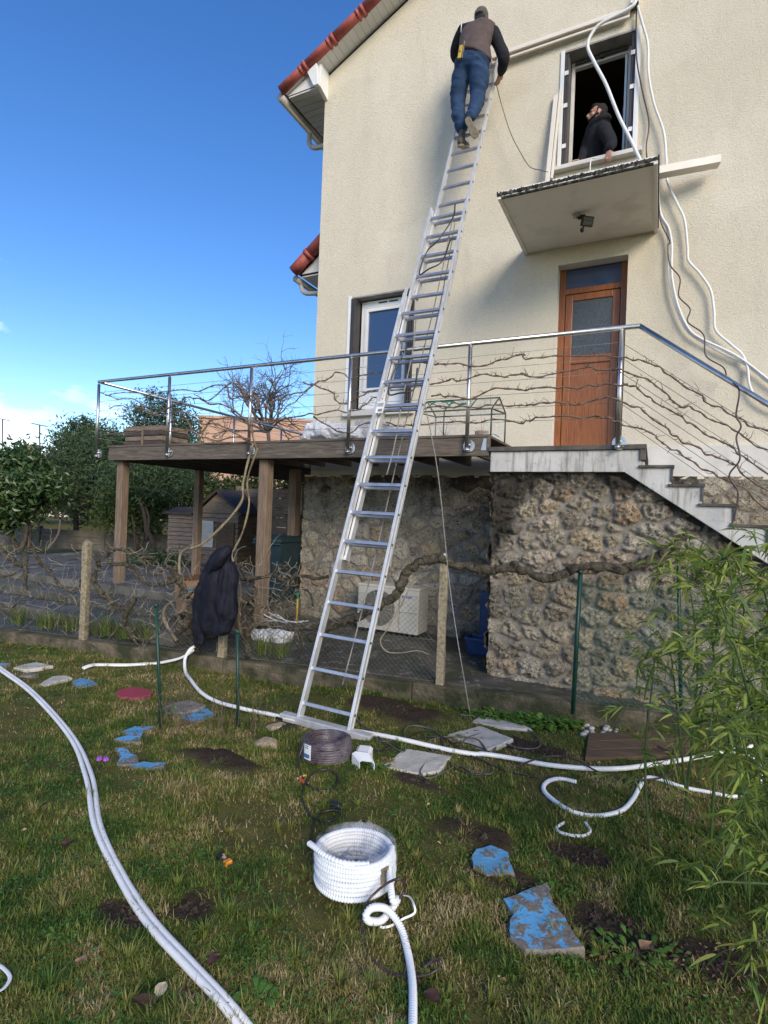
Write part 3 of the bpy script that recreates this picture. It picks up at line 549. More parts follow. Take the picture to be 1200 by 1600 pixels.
def stone_panel(name, P0, e1, L, Hh, nrm, parent, seed, clip=None, cell=(.255, .185), step=.0125, darkfn=None, bulge=.05, rgh=.062):
    nx, nz_ = int(L / step), int(Hh / step)
    s, z = np.meshgrid(np.linspace(0, L, nx), np.linspace(0, Hh, nz_))
    w = .09; P = np.stack([s, z], -1)
    sw = s + (fbm(P * 4, 3, seed) - .45) * w; zw = z + (fbm(P * 4 + 50, 3, seed + 1) - .45) * w
    gx, gz = sw / cell[0], zw / cell[1]; ix, iz = np.floor(gx).astype(int), np.floor(gz).astype(int)
    F1 = np.full(s.shape, 9.); F2 = np.full(s.shape, 9.); ID = np.zeros(s.shape)
    for dx in (-2, -1, 0, 1, 2):
        for dz in (-2, -1, 0, 1, 2):
            cx, cz = ix + dx, iz + dz; I = np.stack([cx, cz, np.zeros_like(cx)], -1)
            h1, h2, h3 = _h(I, seed + 10), _h(I, seed + 11), _h(I, seed + 12)
            sx = cx + .5 * (cz % 2) + .1 + .8 * h1; sz = cz + .1 + .8 * h2
            d = np.sqrt(((gx - sx)) ** 2 + ((gz - sz)) ** 2) - h3 * .28
            new = d < F1; F2 = np.where(new, F1, np.minimum(F2, d)); ID = np.where(new, _h(I, seed + 13), ID); F1 = np.where(new, d, F1)
    e = F2 - F1 + (fbm(P * 30, 3, seed + 5) - .45) * .16
    k = np.clip((e - .10) / .08, 0, 1); k = k * k * (3 - 2 * k)
    rough = (fbm(P * 22, 5, seed + 6) - .45) + .8 * (fbm(P * 55, 3, seed + 7) - .45) + np.where(_h(np.floor(P * 90).astype(int)[..., [0, 1, 1]], 3) > .8, -.12, 0)
    hgt = k * (bulge * (.55 + .7 * ID) * np.clip(e * 1.1 + .45, 0, 1.15) + rough * rgh) + (fbm(P * 40, 2, 3) - .4) * .004
    V = np.asarray(P0) + s[..., None] * np.asarray(e1) + z[..., None] * Z_ + hgt[..., None] * np.asarray(nrm)
    idx = np.arange(s.size).reshape(s.shape); Fq = np.stack([idx[:-1, :-1], idx[:-1, 1:], idx[1:, 1:], idx[1:, :-1]], -1)
    if clip is not None: Fq = Fq[clip(s, z)[:-1, :-1]]
    dk = darkfn(s, z) if darkfn is not None else np.zeros_like(s)
    dk = dk * (.72 + .56 * ID)
    return np_mesh(name, V.reshape(-1, 3), Fq.reshape(-1, 4), 'stone', parent, {'mask': k.ravel(), 'rnd': ID.ravel(), 'dark': dk.ravel()}, smooth=True)
# stone base of the house (under the deck, and right of the stairs)
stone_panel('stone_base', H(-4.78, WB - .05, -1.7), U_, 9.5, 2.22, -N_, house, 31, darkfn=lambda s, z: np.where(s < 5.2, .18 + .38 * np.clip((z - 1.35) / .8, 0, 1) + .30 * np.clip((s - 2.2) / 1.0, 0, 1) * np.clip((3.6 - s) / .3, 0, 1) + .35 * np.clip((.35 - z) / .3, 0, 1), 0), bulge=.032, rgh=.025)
m = MB(); m.add([H(-4.78, 16, -1.7), H(-4.78, WB - .05, -1.7), H(-4.78, WB - .05, ZP), H(-4.78, 16, ZP)], [(0, 1, 2, 3)]); m.hbox(-4.78, 4.75, WB - .06, WB + .1, ZP - .03, ZP - .002)
m.build('base_side_wall', 'render', house, fix=False)

# ---- roof
def roof():
    sl = .504; z0 = 6.6
    def rz(a): return z0 + (a + 4.7) * sl                     # underside of the roof along the gable
    bo = WB - .32; ae = -5.32
    m = MB(); d = np.array([1, 0, sl]) / math.hypot(1, sl); th = .17
    for sgn in (-1, 1):                                        # both slopes
        A0, A1 = (ae, 0) if sgn < 0 else (-ae, 0)
        q = [(A0, rz(ae) + .03), (A1, rz(0) + .03), (A1, rz(0) + th - .06), (A0, rz(ae) + th - .06)]
        m.prism([H(a, bo + .06, z) for a, z in q], N_ * 10)
    m.build('roof_slope', 'tile', house)
    # rounded verge tiles: one barrel per tile with a raised collar
    L = .53; n = 11
    v = MB(); p0 = H(ae, bo + .03, rz(ae) + .06); dv = U_ * d[0] + Z_ * d[2]
    for k in range(n):
        p = p0 + dv * (k * L); v.tube([p, p + dv * L * .99], [.080, .075], 14, flat=.8); v.tube([p + dv * (L - .06), p + dv * (L - .005)], [.092, .092], 14, flat=.82); v.tube([p + dv * (L - .13), p + dv * (L - .10)], [.087, .087], 14, flat=.82)
    v.build('verge_tile', 'tile', house)
    v = MB(); p0 = H(-ae, bo + .03, rz(ae) + .07); dv2 = -U_ * d[0] + Z_ * d[2]
    for k in range(n): v.tube([p0 + dv2 * (k * L), p0 + dv2 * (k * L + L * .99)], [.105, .098], 12, flat=.8)
    v.build('verge_tile', 'tile', house)
    # soffit boards under the rake
    s = MB(); w = .10
    for k in range(54):
        c = H(ae + .05, (bo + WB) / 2 + .02, rz(ae + .05) + .01) + dv * (w * (k + .5))
        s.obox(c, dv * (w * .5 - .0018), N_ * ((WB - bo) / 2 - .01), np.cross(dv, N_) * .009)
    s.build('rake_soffit', 'soffit', house)
    s = MB()                                                  # eaves soffit, box end and corner bracket
    for k in range(40): s.hbox(ae + .08, -4.712, bo + .12 + k * .12, bo + .232 + k * .12, rz(ae) - .01, rz(ae) + .008)
    s.build('eaves_soffit', 'soffit', house)
    s = MB(); s.prism([H(-4.86, bo + .04, rz(-4.86) - .015), H(-4.70, bo + .04, rz(-4.70) - .015), H(-4.655, bo + .04, 6.26), H(-4.74, bo + .04, 6.26)], N_ * .05)
    s.prism([H(-4.655, bo + .10, rz(-4.66) - .02), H(-4.655, WB - .002, rz(-4.66) - .02), H(-4.655, WB - .002, 6.20), H(-4.655, bo + .10, 6.27)], -U_ * .06)
    s.build('corner_bracket', 'white', house, bevel=.004)
    s = MB(); s.prism([H(ae + .06, bo + .11, rz(ae) + .02), H(-4.72, bo + .11, rz(ae) + .02), H(-4.72, bo + .11, rz(-4.72) - .01)], N_ * .02); s.build('box_end_panel', 'soffit', house)
    g = MB(); g.tube([H(ae - .03, bo + .05, rz(ae) + .0), H(ae - .03, bo + 9.4, rz(ae) - .02)], .065, 14)
    g.tube(spline([H(ae - .03, bo + .85, rz(ae) - .03), H(ae - .03, bo + .85, rz(ae) - .22), H(-5.2, bo + .85, rz(ae) - .33), H(-4.76, bo + .80, rz(ae) - .36)], 5), .042, 10)
    g.tube([H(-4.755, bo + .80, rz(ae) - .34), H(-4.755, bo + .80, 4.3)], .042, 10)
    g.build('gutter', 'pvc', house)
roof()
def side_roof():
    bo = 7.25; a0, z0 = -5.44, 3.88; a1, z1 = -4.715, 4.45
    P = H(a0, bo, z0); Q = H(a1, bo, z1); d = (Q - P) / np.linalg.norm(Q - P)
    m = MB(); m.prism([P, Q, Q + Z_ * .12, P + Z_ * .12], N_ * 2.6); m.tube([P, P + d * .34], .09, 14); m.tube([P + d * .34, P + d * .40], .105, 14); m.tube([P + d * .4, Q], .09, 14)
    r = m.build('side_roof', 'tile', house)
    s = MB(); s.prism([H(a0 + .10, bo + .10, z0 - .02), H(a1, bo + .10, z0 - .02), H(a1, bo + .10, z1 - .10)], N_ * .02); s.build('roof_end_panel', 'white', r)
    s = MB(); s.hbox(a0 + .08, a1, bo + .13, bo + 2.6, z0 - .06, z0 - .04); s.build('soffit', 'soffit', r)
    g = MB(); g.tube([H(a0 - .03, bo + .1, z0 - .07), H(a0 - .03, bo + 2.6, z0 - .07)], .055, 12)
    g.tube(spline([H(a0 - .03, bo + .25, z0 - .1), H(a0 + .03, bo + .25, z0 - .24), H(a0 + .2, bo + .24, z0 - .30), H(a1 - .01, bo + .2, z0 - .34)], 5), .036, 10); g.build('gutter', 'pvc', r)
side_roof()

# ---- canopy over the door
def canopy():
    a0, a1, b0 = -1.587, -.09, 5.56; zt = 3.33
    m = MB(); P = [H(a0, b0, zt - .0), H(a1, b0, zt), H(a1, WB, zt), H(a0, WB, zt)]; m.prism(P, Z_ * .055)
    o = m.build('canopy', 'canopy', house)
    for q in ((a0, a0 + .035, b0, WB), (a1 - .035, a1, b0, WB)): g = MB(); g.hbox(q[0], q[1], q[2], q[3], zt - .022, zt - .001); g.build('drip_rim', 'canopy', o)
    g = MB(); g.hbox(a0 + .037, a1 - .037, b0 + .006, b0 + .03, zt - .014, zt - .001); g.build('drip_rim', 'moss', o)
    # blackened crumbling top edge with moss lumps
    n = 150; s = MB(); G = []
    for i in range(n):
        t = i / (n - 1); a = a0 - .006 + (a1 - a0 + .012) * t; w = random.uniform(-.008, .012); hh = .030 + .02 * fbm(np.array([[t * 30, 0.]]), 3, 4)[0] + random.uniform(-.008, .008)
        G.append([H(a, b0 - .004, zt + .002 + random.uniform(-.003, .010)), H(a, b0 - .014 + w, zt + .035), H(a, b0 - .012 + w, zt + hh), H(a, b0 + .05, zt + hh + .01), H(a, b0 + .2, zt + .08)])
    s.sheet(np.array(G)); s.hbox(a1 - .005, a1 + .012, b0, WB, zt + .03, zt + .06); s.hbox(a0 - .012, a0 + .005, b0, WB, zt + .02, zt + .06)
    s.hbox(a0, a1, b0 + .08, WB, zt + .056, zt + .064)
    s.build('mossy_edge', 'moss', o, fix=False)
canopy()

# ---- windows and door
def upper_window():
    a0, a1, z0, z1 = UW; b = WB + .20
    w = thing('window', None, None, H(a0, WB, z0)); w.parent = house; w.location = Vector(tuple(H(a0, WB, z0) - wpos(house)))
    m = MB(); m.hbox(a0 - .045, a0 + .0, WB - .018, WB + .05, z0, z1 + .0); m.build('surround_strip', 'white', w, bevel=.003); m = MB(); m.hbox(a1, a1 + .05, WB - .014, WB + .05, z0, z1); m.build('surround_strip', 'white', w, bevel=.003)
    m = MB(); m.hbox(a0 - .09, a1 + .11, WB - .09, WB + .20, z0 - .055, z0 - .002); m.build('sill', 'plinth', w, bevel=.008)
    m = MB(); m.hbox(a0 + .002, a1 - .002, WB + .0, WB + .19, z1 - .02, z1 - .003); m.build('bare_lintel', 'frame_grey', w)
    f = MB(); f.hbox(a0 + .055, a0 + .095, b, b + .06, z0, z1 - .02); f.hbox(a1 - .09, a1 - .055, b, b + .06, z0, z1 - .02)
    f.hbox(a0 + .095, a1 - .09, b, b + .06, z1 - .10, z1 - .055); f.build('frame', 'reveal', w, bevel=.004)
    f = MB(); f.hbox(a0 + .1, a1 - .1, b - .035, b - .01, z1 - .075, z1 - .05); f.hbox(a0 + .40, a0 + .44, b - .045, b - .005, z1 - .085, z1 - .05); f.build('shutter_bar', 'shutter', w)
    for sgn, ax in ((1, a0), (-1, a1)):
        m = MB()
        for k in range(2): m.hbox(ax + sgn * (.006 + .022 * k), ax + sgn * (.024 + .022 * k), WB + .01, WB + .19 - .02 * k, z0 + .005, z1 - .03)
        p = m.build('folded_shutter', 'shutter', w, bevel=.002)
        g2 = MB(); g2.hbox(min(ax + sgn * .047, ax + sgn * .052), max(ax + sgn * .047, ax + sgn * .052), WB + .05, WB + .19, z0 + .004, z1 - .03); g2.build('inner_board', 'shutter_grey', p)
        for z in (z0 + .25, z0 + .75, z1 - .3): h = MB(); h.hbox(min(ax + sgn * .004, ax + sgn * .05), max(ax + sgn * .004, ax + sgn * .05), WB - .004, WB + .008, z, z + .05); h.build('hinge', 'white', p)
    m = MB(); m.hbox(a1 - .125, a1 - .10, b + .02, b + .45, z0 + .01, z1 - .1); p = m.build('open_sash', 'white', w, bevel=.003)
    h = MB(); h.hbox(a1 - .14, a1 - .125, b + .05, b + .07, z0 + .62, z0 + .74); h.build('handle', 'dark', p)
upper_window()
def lower_window():
    a0, a1, z0, z1 = LW; b = WB + .14
    w = thing('window', None, None, H(a0, WB, z0)); w.parent = house; w.location = Vector(tuple(H(a0, WB, z0) - wpos(house)))
    m = MB(); m.hbox(a0 - .05, a1 + .06, WB - .07, WB + .14, z0 - .10, z0 - .002); m.build('sill', 'plinth', w, bevel=.008)
    m = MB(); m.hbox(a0 - .05, a0, WB - .012, WB + .02, z0, z1 + .02); m.build('surround_strip', 'white', w)
    m = MB(); m.hbox(a0 + .002, a1 - .002, WB + .0, WB + .14, z1 - .02, z1 - .003); m.build('bare_lintel', 'frame_grey', w)
    f = MB(); x0, x1 = a0 + .10, a1 - .10; zt = z1 - .04; zb = z0 + .28
    for q in ((x0, x0 + .06, z0, zt), (x1 - .06, x1, z0, zt), (x0 + .06, x1 - .06, zt - .10, zt), (x0 + .06, x1 - .06, z0, zb)): f.hbox(q[0], q[1], b, b + .07, q[2], q[3])
    f.build('frame', 'white', w, bevel=.004)
    f = MB(); y0, y1 = x0 + .07, x1 - .07
    for q in ((y0, y0 + .05, zb + .01, zt - .11), (y1 - .05, y1, zb + .01, zt - .11), (y0 + .05, y1 - .05, zt - .16, zt - .11), (y0 + .05, y1 - .05, zb + .01, zb + .06)): f.hbox(q[0], q[1], b - .02, b + .05, q[2], q[3])
    f.build('sash', 'white', w, bevel=.003)
    f = MB()
    for k in range(2): f.hbox(x0 + .28 + k * .17, x0 + .42 + k * .17, b - .008, b - .001, zt - .05, zt - .03)
    f.build('vent_slot', 'dark', w)
    g = MB(); g.hbox(y0 + .05, y1 - .05, b + .01, b + .02, zb + .06, zt - .16); g.build('pane', 'glass', w)
    for sgn, ax in ((1, a0), (-1, a1)):
        m = MB()
        for k in range(3): m.hbox(min(ax + sgn * (.004 + k * .03), ax + sgn * (.026 + k * .03)), max(ax + sgn * (.004 + k * .03), ax + sgn * (.026 + k * .03)), WB - .02 - .01 * k, WB + .13, z0 + .004, z1 - .03)
        m.build('folded_shutter', 'shutter', w, bevel=.002)
lower_window()
def door():
    a0, a1, z0, z1 = DR; b = WB + .16
    d = thing('door', None, None, H(a0, WB, z0)); d.parent = house; d.location = Vector(tuple(H(a0, WB, z0) - wpos(house)))
    g = lambda py: wlh(925, py, b)[2]
    zt0, zt1 = g(447), g(416); zg0, zg1 = g(553), g(466); zl = g(455)
    f = MB()
    for q in ((a0 + .003, a0 + .075, z0, z1 - .003), (a1 - .075, a1 - .003, z0, z1 - .003), (a0 + .075, a1 - .075, zt1, z1 - .003), (a0 + .075, a1 - .075, zl, zt0)): f.hbox(q[0], q[1], b, b + .08, q[2], q[3])
    f.build('frame', 'doorwood', d, bevel=.006)
    f = MB(); x0, x1 = a0 + .08, a1 - .08
    for q in ((x0, x0 + .085, z0 + .01, zl - .005), (x1 - .085, x1, z0 + .01, zl - .005), (x0 + .085, x1 - .085, zg1, zl - .005), (x0 + .085, x1 - .085, zg0 - .10, zg0), (x0 + .085, x1 - .085, z0 + .01, z0 + .16)): f.hbox(q[0], q[1], b + .012, b + .06, q[2], q[3])
    l = f.build('leaf', 'doorwood', d, bevel=.006)
    f = MB(); w = (x1 - x0 - .17) / 6
    for k in range(6): f.hbox(x0 + .085 + w * k + .0008, x0 + .085 + w * (k + 1) - .0008, b + .03, b + .045, z0 + .16, zg0 - .10)
    f.build('panel', 'doorwood', l, bevel=.0012)
    f = MB(); f.hbox(x0 + .085, x1 - .085, b + .03, b + .04, zg0, zg1); f.build('pane', 'frosted', l)
    f = MB(); f.hbox(a0 + .075, a1 - .075, b + .02, b + .03, zt0, zt1); f.build('transom_pane', 'glass', d)
    f = MB(); f.hbox(x1 - .06, x1 - .025, b - .0, b + .011, zg0 - .22, zg0 - .02); f.build('lock_plate', 'doorwood', d)
door()

# ================================================================ STAIRCASE
DB = 5.39
stair = thing('staircase', 'grey concrete landing and outside steps on a rubble stone wall', 'stairs', H(-1.5, DB, -1.6))
RI, GO = .164, .235; NS = 12
def stairs():
    m = MB(); z = .645; x0 = -.12
    prof = [(-1.50, .445), (-1.50, .645), (x0, .645)]
    a, zz = x0, .645
    for k in range(NS):
        prof.append((a, zz - RI + .035 * 0)); zz -= RI; a += GO; prof.append((a, zz))
    prof.append((a, zz - .25)); prof.append((-.265, .445))
    m.prism([H(p[0], DB - .03, p[1]) for p in prof], N_ * .16)
    m.build('stringer', 'concrete', stair, bevel=.004)
    m = MB(); m.hbox(-1.50, x0, DB + .132, WB - .055, .45, .64); m.build('landing_slab', 'concrete', stair)
    m = MB(); m.hbox(-1.52, x0 + .03, DB - .055, WB - .035, .648, .692); m.hbox(x0 - .02, x0 + .025, DB - .05, DB + .12, .55, .646); m.build('landing_cap', 'capstone', stair, bevel=.004)
    a, zz = x0, .645 - RI
    for k in range(NS):
        m = MB(); m.hbox(a - .025, a + GO + .02, DB - .052, WB - .06, zz, zz + .024)
        m.hbox(a + GO - .006, a + GO + .012, DB - .046, DB + .12, zz - .118, zz - .003)
        m.build('step', 'capstone', stair, bevel=.003)
        m = MB(); m.hbox(a, a + GO - .01, DB + .135, WB - .06, zz - .16, zz - .003); m.build('step_core', 'concrete', stair)
        a += GO; zz -= RI
stairs()
def under_line(a): return np.where(a < -.265, .47, .47 - (a + .265) * (.64 / 1.045))
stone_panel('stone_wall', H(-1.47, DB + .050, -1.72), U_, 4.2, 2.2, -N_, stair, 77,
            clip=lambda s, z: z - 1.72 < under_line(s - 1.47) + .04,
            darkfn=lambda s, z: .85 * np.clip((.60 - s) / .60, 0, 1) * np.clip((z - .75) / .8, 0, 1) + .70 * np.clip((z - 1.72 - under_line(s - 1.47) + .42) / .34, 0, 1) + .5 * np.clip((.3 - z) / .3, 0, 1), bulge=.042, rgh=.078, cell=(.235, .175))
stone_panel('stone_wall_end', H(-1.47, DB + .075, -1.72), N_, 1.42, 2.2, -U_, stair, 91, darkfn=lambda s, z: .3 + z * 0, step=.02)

# ================================================================ DECK
deck = thing('timber_deck', 'weathered raised timber deck on square posts beside the house', 'deck', H(-7.3, DB, -1.3))
def deck_():
    m = MB(); m.hbox(-7.24, -1.52, DB - .04, DB + .03, .605, .795); m.build('front_beam', 'deckwood', deck, bevel=.005)
    m = MB(); m.hbox(-7.24, -7.17, DB + .03, 11.0, .605, .795); m.build('side_beam', 'deckwood', deck, bevel=.005)
    m = MB()
    for k in range(13): m.hbox(-7.165 + k * .45, -7.115 + k * .45, DB + .032, WB - .06, .64, .79)
    for k in range(6): m.hbox(-7.165 + k * .45, -7.115 + k * .45, WB - .055, 10.9, .64, .79)
    m.build('joist', 'deckwood', deck)
    m = MB(); k = 0; b = DB - .05
    while b < WB - .1: m.hbox(-7.27, -1.525, b, b + .128, .797, .822); b += .133
    while b < 10.9: m.hbox(-7.27, -4.80, b, b + .128, .797, .822); b += .133
    m.build('board', 'deckwood', deck)
    m = MB(); m.prism([H(-1.60, DB - .048, .66), H(-1.545, DB - .048, .66), H(-1.545, DB - .048, .78), H(-1.575, DB - .048, .78)], N_ * .006); m.build('metal_plate', 'steel', deck)
    for (px, b0, a, w) in ((0, DB + .05, -7.10, .125), (0, DB + .05, -4.43, .135), (0, 6.95, -7.10, .115), (0, WB - .12, -4.95, .14), (0, 10.4, -7.1, .14)):
        m = MB(); m.hbox(a - w / 2, a + w / 2, b0 - w / 2 + .06, b0 + w / 2 + .06, -1.46, .602); m.build('post', 'postwood', deck, bevel=.01)
deck_()
# ================================================================ RAILING
rail = thing('railing', 'stainless steel railing with thin wires round the deck and down the stairs', 'railing', H(-7.45, DB, .7))
RB = DB - .09
PA = [-7.44, -5.98, -4.56, -3.13, -1.735, -.325]
def rz_top(a): return 1.735 if a <= -.18 else 1.735 - (a + .18) * .775
def railing():
    hr = [H(-7.44, RB, 1.765), H(-.18, RB, 1.735)]
    m = MB(); m.tube(hr, .0225, 12); m.tube([H(-.18, RB, 1.735), H(2.6, RB, rz_top(2.6))], .0225, 12); m.ball(H(-.18, RB, 1.735), .0225, 6); m.build('handrail', 'steel', rail)
    m = MB(); m.tube([H(-7.44, RB, 1.765), H(-7.44, 11, 1.735)], .0225, 12); m.ball(H(-7.44, RB, 1.765), .023, 6); m.build('handrail', 'steel', rail)
    for (a, b) in [(a, RB) for a in PA] + [(-7.44, 6.65), (-7.44, 8.2), (-7.44, 9.7), (1.25, RB), (2.3, RB)]:
        z0 = (.655 if a < .5 else rz_top(a) - 1.07)
        m = MB(); m.tube([H(a, b, z0), H(a, b, rz_top(a) - .01)], .0205, 12)
        m.tube([H(a, b - .0, rz_top(a) - .05), H(a, b, rz_top(a))], .013, 8)
        p = m.build('post', 'steel', rail)
        m = MB()
        if b == RB: m.tube([H(a + .012, b + .035, z0 + .05), H(a + .012, b + .052, z0 + .05)], .062, 20, smooth=False); m.tube([H(a, b, z0 + .06), H(a + .02, b + .05, z0 + .06)], .016, 8); m.tube([H(a, b, z0 - .004), H(a, b, z0 + .02)], .024, 12)
        else: m.tube([H(a + .1, b, .823), H(a + .1, b, .83)], .05, 16)
        for q in range(4): m.tube([H(a + .012 + .046 * math.cos(q * 1.57 + .7), b + .034, z0 + .05 + .042 * math.sin(q * 1.57 + .7)), H(a + .012 + .046 * math.cos(q * 1.57 + .7), b + .030, z0 + .05 + .042 * math.sin(q * 1.57 + .7))], .006, 6)
        m.build('base_plate', 'steel', p)
    for k in range(6):
        z = .93 + k * .135; m = MB(); m.tube([H(-7.44, RB, z), H(-.325, RB, z)], .0024, 5); m.tube([H(-.325, RB, z), H(2.3, RB, z - 2.62 * .775)], .0024, 5); m.tube([H(-7.44, RB, z), H(-7.44, 11, z)], .0024, 5); m.build('wire', 'wire', rail)
railing()

# ================================================================ LADDER
LB = np.array([-2.275, 3.64, -1.72]); LT = np.array([-2.165, 6.80, 6.30])
LD_ = (LT - LB) / np.linalg.norm(LT - LB)
LDIR = LD_[0] * U_ + LD_[1] * N_ + LD_[2] * Z_
LX = U_ - LDIR * (U_ @ LDIR); LX /= np.linalg.norm(LX)
LN = np.cross(LX, LDIR); LN = LN if LN[2] > 0 else -LN          # towards the climber
LN /= np.linalg.norm(LN)
def LP(x, s, o=0.0): return H(*LB) + LX * x + LDIR * s + LN * o
ladder = thing('extension_ladder', 'long three section aluminium ladder leaning from the lawn to the top of the wall', 'ladder', H(*LB))
def make_ladder():
    for (w, s0, s1, off, r0) in ((.235, .02, 4.33, 0, .15), (.207, 1.40, 5.62, -.075, 1.55), (.180, 4.42, 8.72, -.15, 4.63)):
        sec = bpy.data.objects.new('ladder_section', None); C.objects.link(sec); sec.parent = ladder; sec.location = tuple(LP(0, s0, off) - wpos(ladder))
        for sg in (-1, 1):
            m = MB(); m.beam(LP(sg * w, s0, off), LP(sg * w, s1, off), .024, .068, LN)
            m.beam(LP(sg * (w + .0125), s0, off - .012), LP(sg * (w + .0125), s1, off - .012), .004, .006, LN)
            m.beam(LP(sg * w, s0 - .012, off), LP(sg * w, s0 + .03, off), .032, .076, LN) if s0 > 1 else None
            m.build('stile', 'alu', sec, bevel=.004)
        s = r0
        while s < s1 - .05:
            m = MB(); m.beam(LP(-w + .008, s, off + .004), LP(w - .008, s, off + .004), .030, .030, LN); m.build('rung', 'aludark', sec, bevel=.004)
            if s0 < .1 or s0 > 4:
                pass
            s += .28
        m = MB(); k = 0; s = r0
        while s < s1 - .05: m.tube([LP(w + .012, s, off), LP(w + .016, s, off)], .011, 10); s += .28
        m.build('rivet', 'dark', sec)
        if s0 < .1:
            for sg in (-1, 1):
                m = MB(); m.prism([LP(sg * w, s1, .034), LP(sg * w, s1 + .12, .01), LP(sg * w, s1 + .12, -.03), LP(sg * w, s1, -.034)], LX * .006 * sg); m.build('guide_hook', 'alu', sec)
    m = MB(); e = H(*LB) + Z_ * .02; m.beam(e - LX * .40 + LN * .0, e + LX * .43, .075, .06); m.build('stabiliser_bar', 'alu', ladder, bevel=.006)
    for sg in (-.40, .43):
        m = MB(); m.beam(e + LX * (sg - .035) - Z_ * .028, e + LX * (sg + .035) - Z_ * .028, .08, .05); m.build('rubber_foot', 'dark', ladder, bevel=.004)
    # rope: two falls running down behind the rungs
    random.seed(3)
    for (x0, x1, sa, sb, o) in ((.06, .02, 5.55, .35, -.10), (.09, .13, 5.4, .45, -.13), (-.02, .05, 3.95, 2.2, .03)):
        P = [LP(x0 + (x1 - x0) * t + .012 * math.sin(9 * t), sa + (sb - sa) * t, o - .06 * math.sin(math.pi * t)) for t in np.linspace(0, 1, 30)]
        m = MB(); m.tube(P, .0065, 6); m.build('rope', 'rope', ladder)
    m = MB(); m.tube(spline([LP(.10, 5.56, -.02), LP(.13, 5.3, .02), LP(.02, 5.0, .03), LP(-.10, 4.9, .0), LP(-.14, 4.62, -.02), LP(0, 4.6, .04), LP(.12, 4.7, .02), LP(.15, 5.0, 0)], 8), .008, 6); m.build('rope', 'cable', ladder); m = MB()
    m.tube(spline([LP(-.05, 3.6, .03), LP(-.13, 3.35, .02), LP(-.15, 3.1, 0), LP(0, 3.06, .05), LP(.13, 3.12, .02), LP(.12, 3.35, .03)], 8), .008, 6)
    m.build('rope', 'cable', ladder)
    q0 = LP(.235, 3.1, -.03); qe = lay(735, 1120, .01)
    m = MB(); m.tube(spline([LP(.22, 3.05, -.05), q0 + (qe - q0) * .25 + np.array([.02, 0, -.05]), q0 + (qe - q0) * .6 + np.array([.0, 0, -.14]), qe], 10), .005, 6); m.build('rope', 'rope', ladder)
    # printed safety labels
    m = MB(); c = LP(-.190, 2.93, .02); m.obox(c, LX * .045, LDIR * .065, LN * .001); lb = m.build('safety_label', 'paper', ladder)
    m = MB()
    for k in range(4): m.obox(c + LX * .0 + LDIR * (.045 - .011 * k) + LN * .0022, LX * (.034 - .004 * (k % 2)), LDIR * .0022, LN * .0005)
    for k in range(11): m.obox(c + LX * (-.014 + .0042 * k) - LDIR * .035 + LN * .0022, LX * (.0008 + .0007 * (k % 3 == 0)), LDIR * .014, LN * .0005)
    m.build('print', 'ink', lb)
make_ladder()

# ================================================================ PEOPLE
def limbset(mb, joints): 
    for P, R in joints: capsule(mb, P, R)
def frame_of(d, up=Z_):
    d = d / np.linalg.norm(d); x = np.cross(d, up); x /= np.linalg.norm(x); return d, x, np.cross(x, d)
def hand(mb, wrist, fdir, back, size=.18, curl=.8, thumb_side=1, spread=.10):
    """palm + four unequal bent fingers + a thumb leaving the side of the palm"""
    d = fdir / np.linalg.norm(fdir); nb = back - d * (back @ d); nb /= np.linalg.norm(nb); s = np.cross(d, nb) * thumb_side
    pl = size * .5
    secs = []
    for t, w, h in ((0, .024, .017), (.3, .034, .017), (.7, .040, .015), (1, .038, .011)):
        an = np.arange(12) * math.pi / 6; secs.append(wrist + d * pl * t + np.cos(an)[:, None] * s * w + np.sin(an)[:, None] * nb * h)
    mb.loft(secs)
    for k, (off, ln) in enumerate(((.030, .42), (.010, .48), (-.010, .45), (-.029, .35))):
        base = wrist + d * pl * .93 + s * off; P = [base]; dd = d + s * off * spread * 10; L = size * ln
        for j, fr in enumerate((.45, .32, .23)):
            a = curl * (j + .4); v = dd * math.cos(a) - nb * math.sin(a); v /= np.linalg.norm(v); P.append(P[-1] + v * L * fr)
        mb.tube(P, [.0092, .0088, .0080, .0066], 8); mb.ball(P[-1], .0066, 5)
        for q in P[:-1]: mb.ball(q, .0088, 5)
    base = wrist + d * pl * .25 + s * .030; v = d * .6 + s * .75 - nb * .2; v /= np.linalg.norm(v); p1 = base + v * size * .17; v2 = d * .9 + s * .2 - nb * .45 * curl; v2 /= np.linalg.norm(v2)
    mb.tube([base, p1, p1 + v2 * size * .17], [.013, .011, .0085], 8); mb.ball(p1, .0108, 5); mb.ball(p1 + v2 * size * .17, .0085, 5)
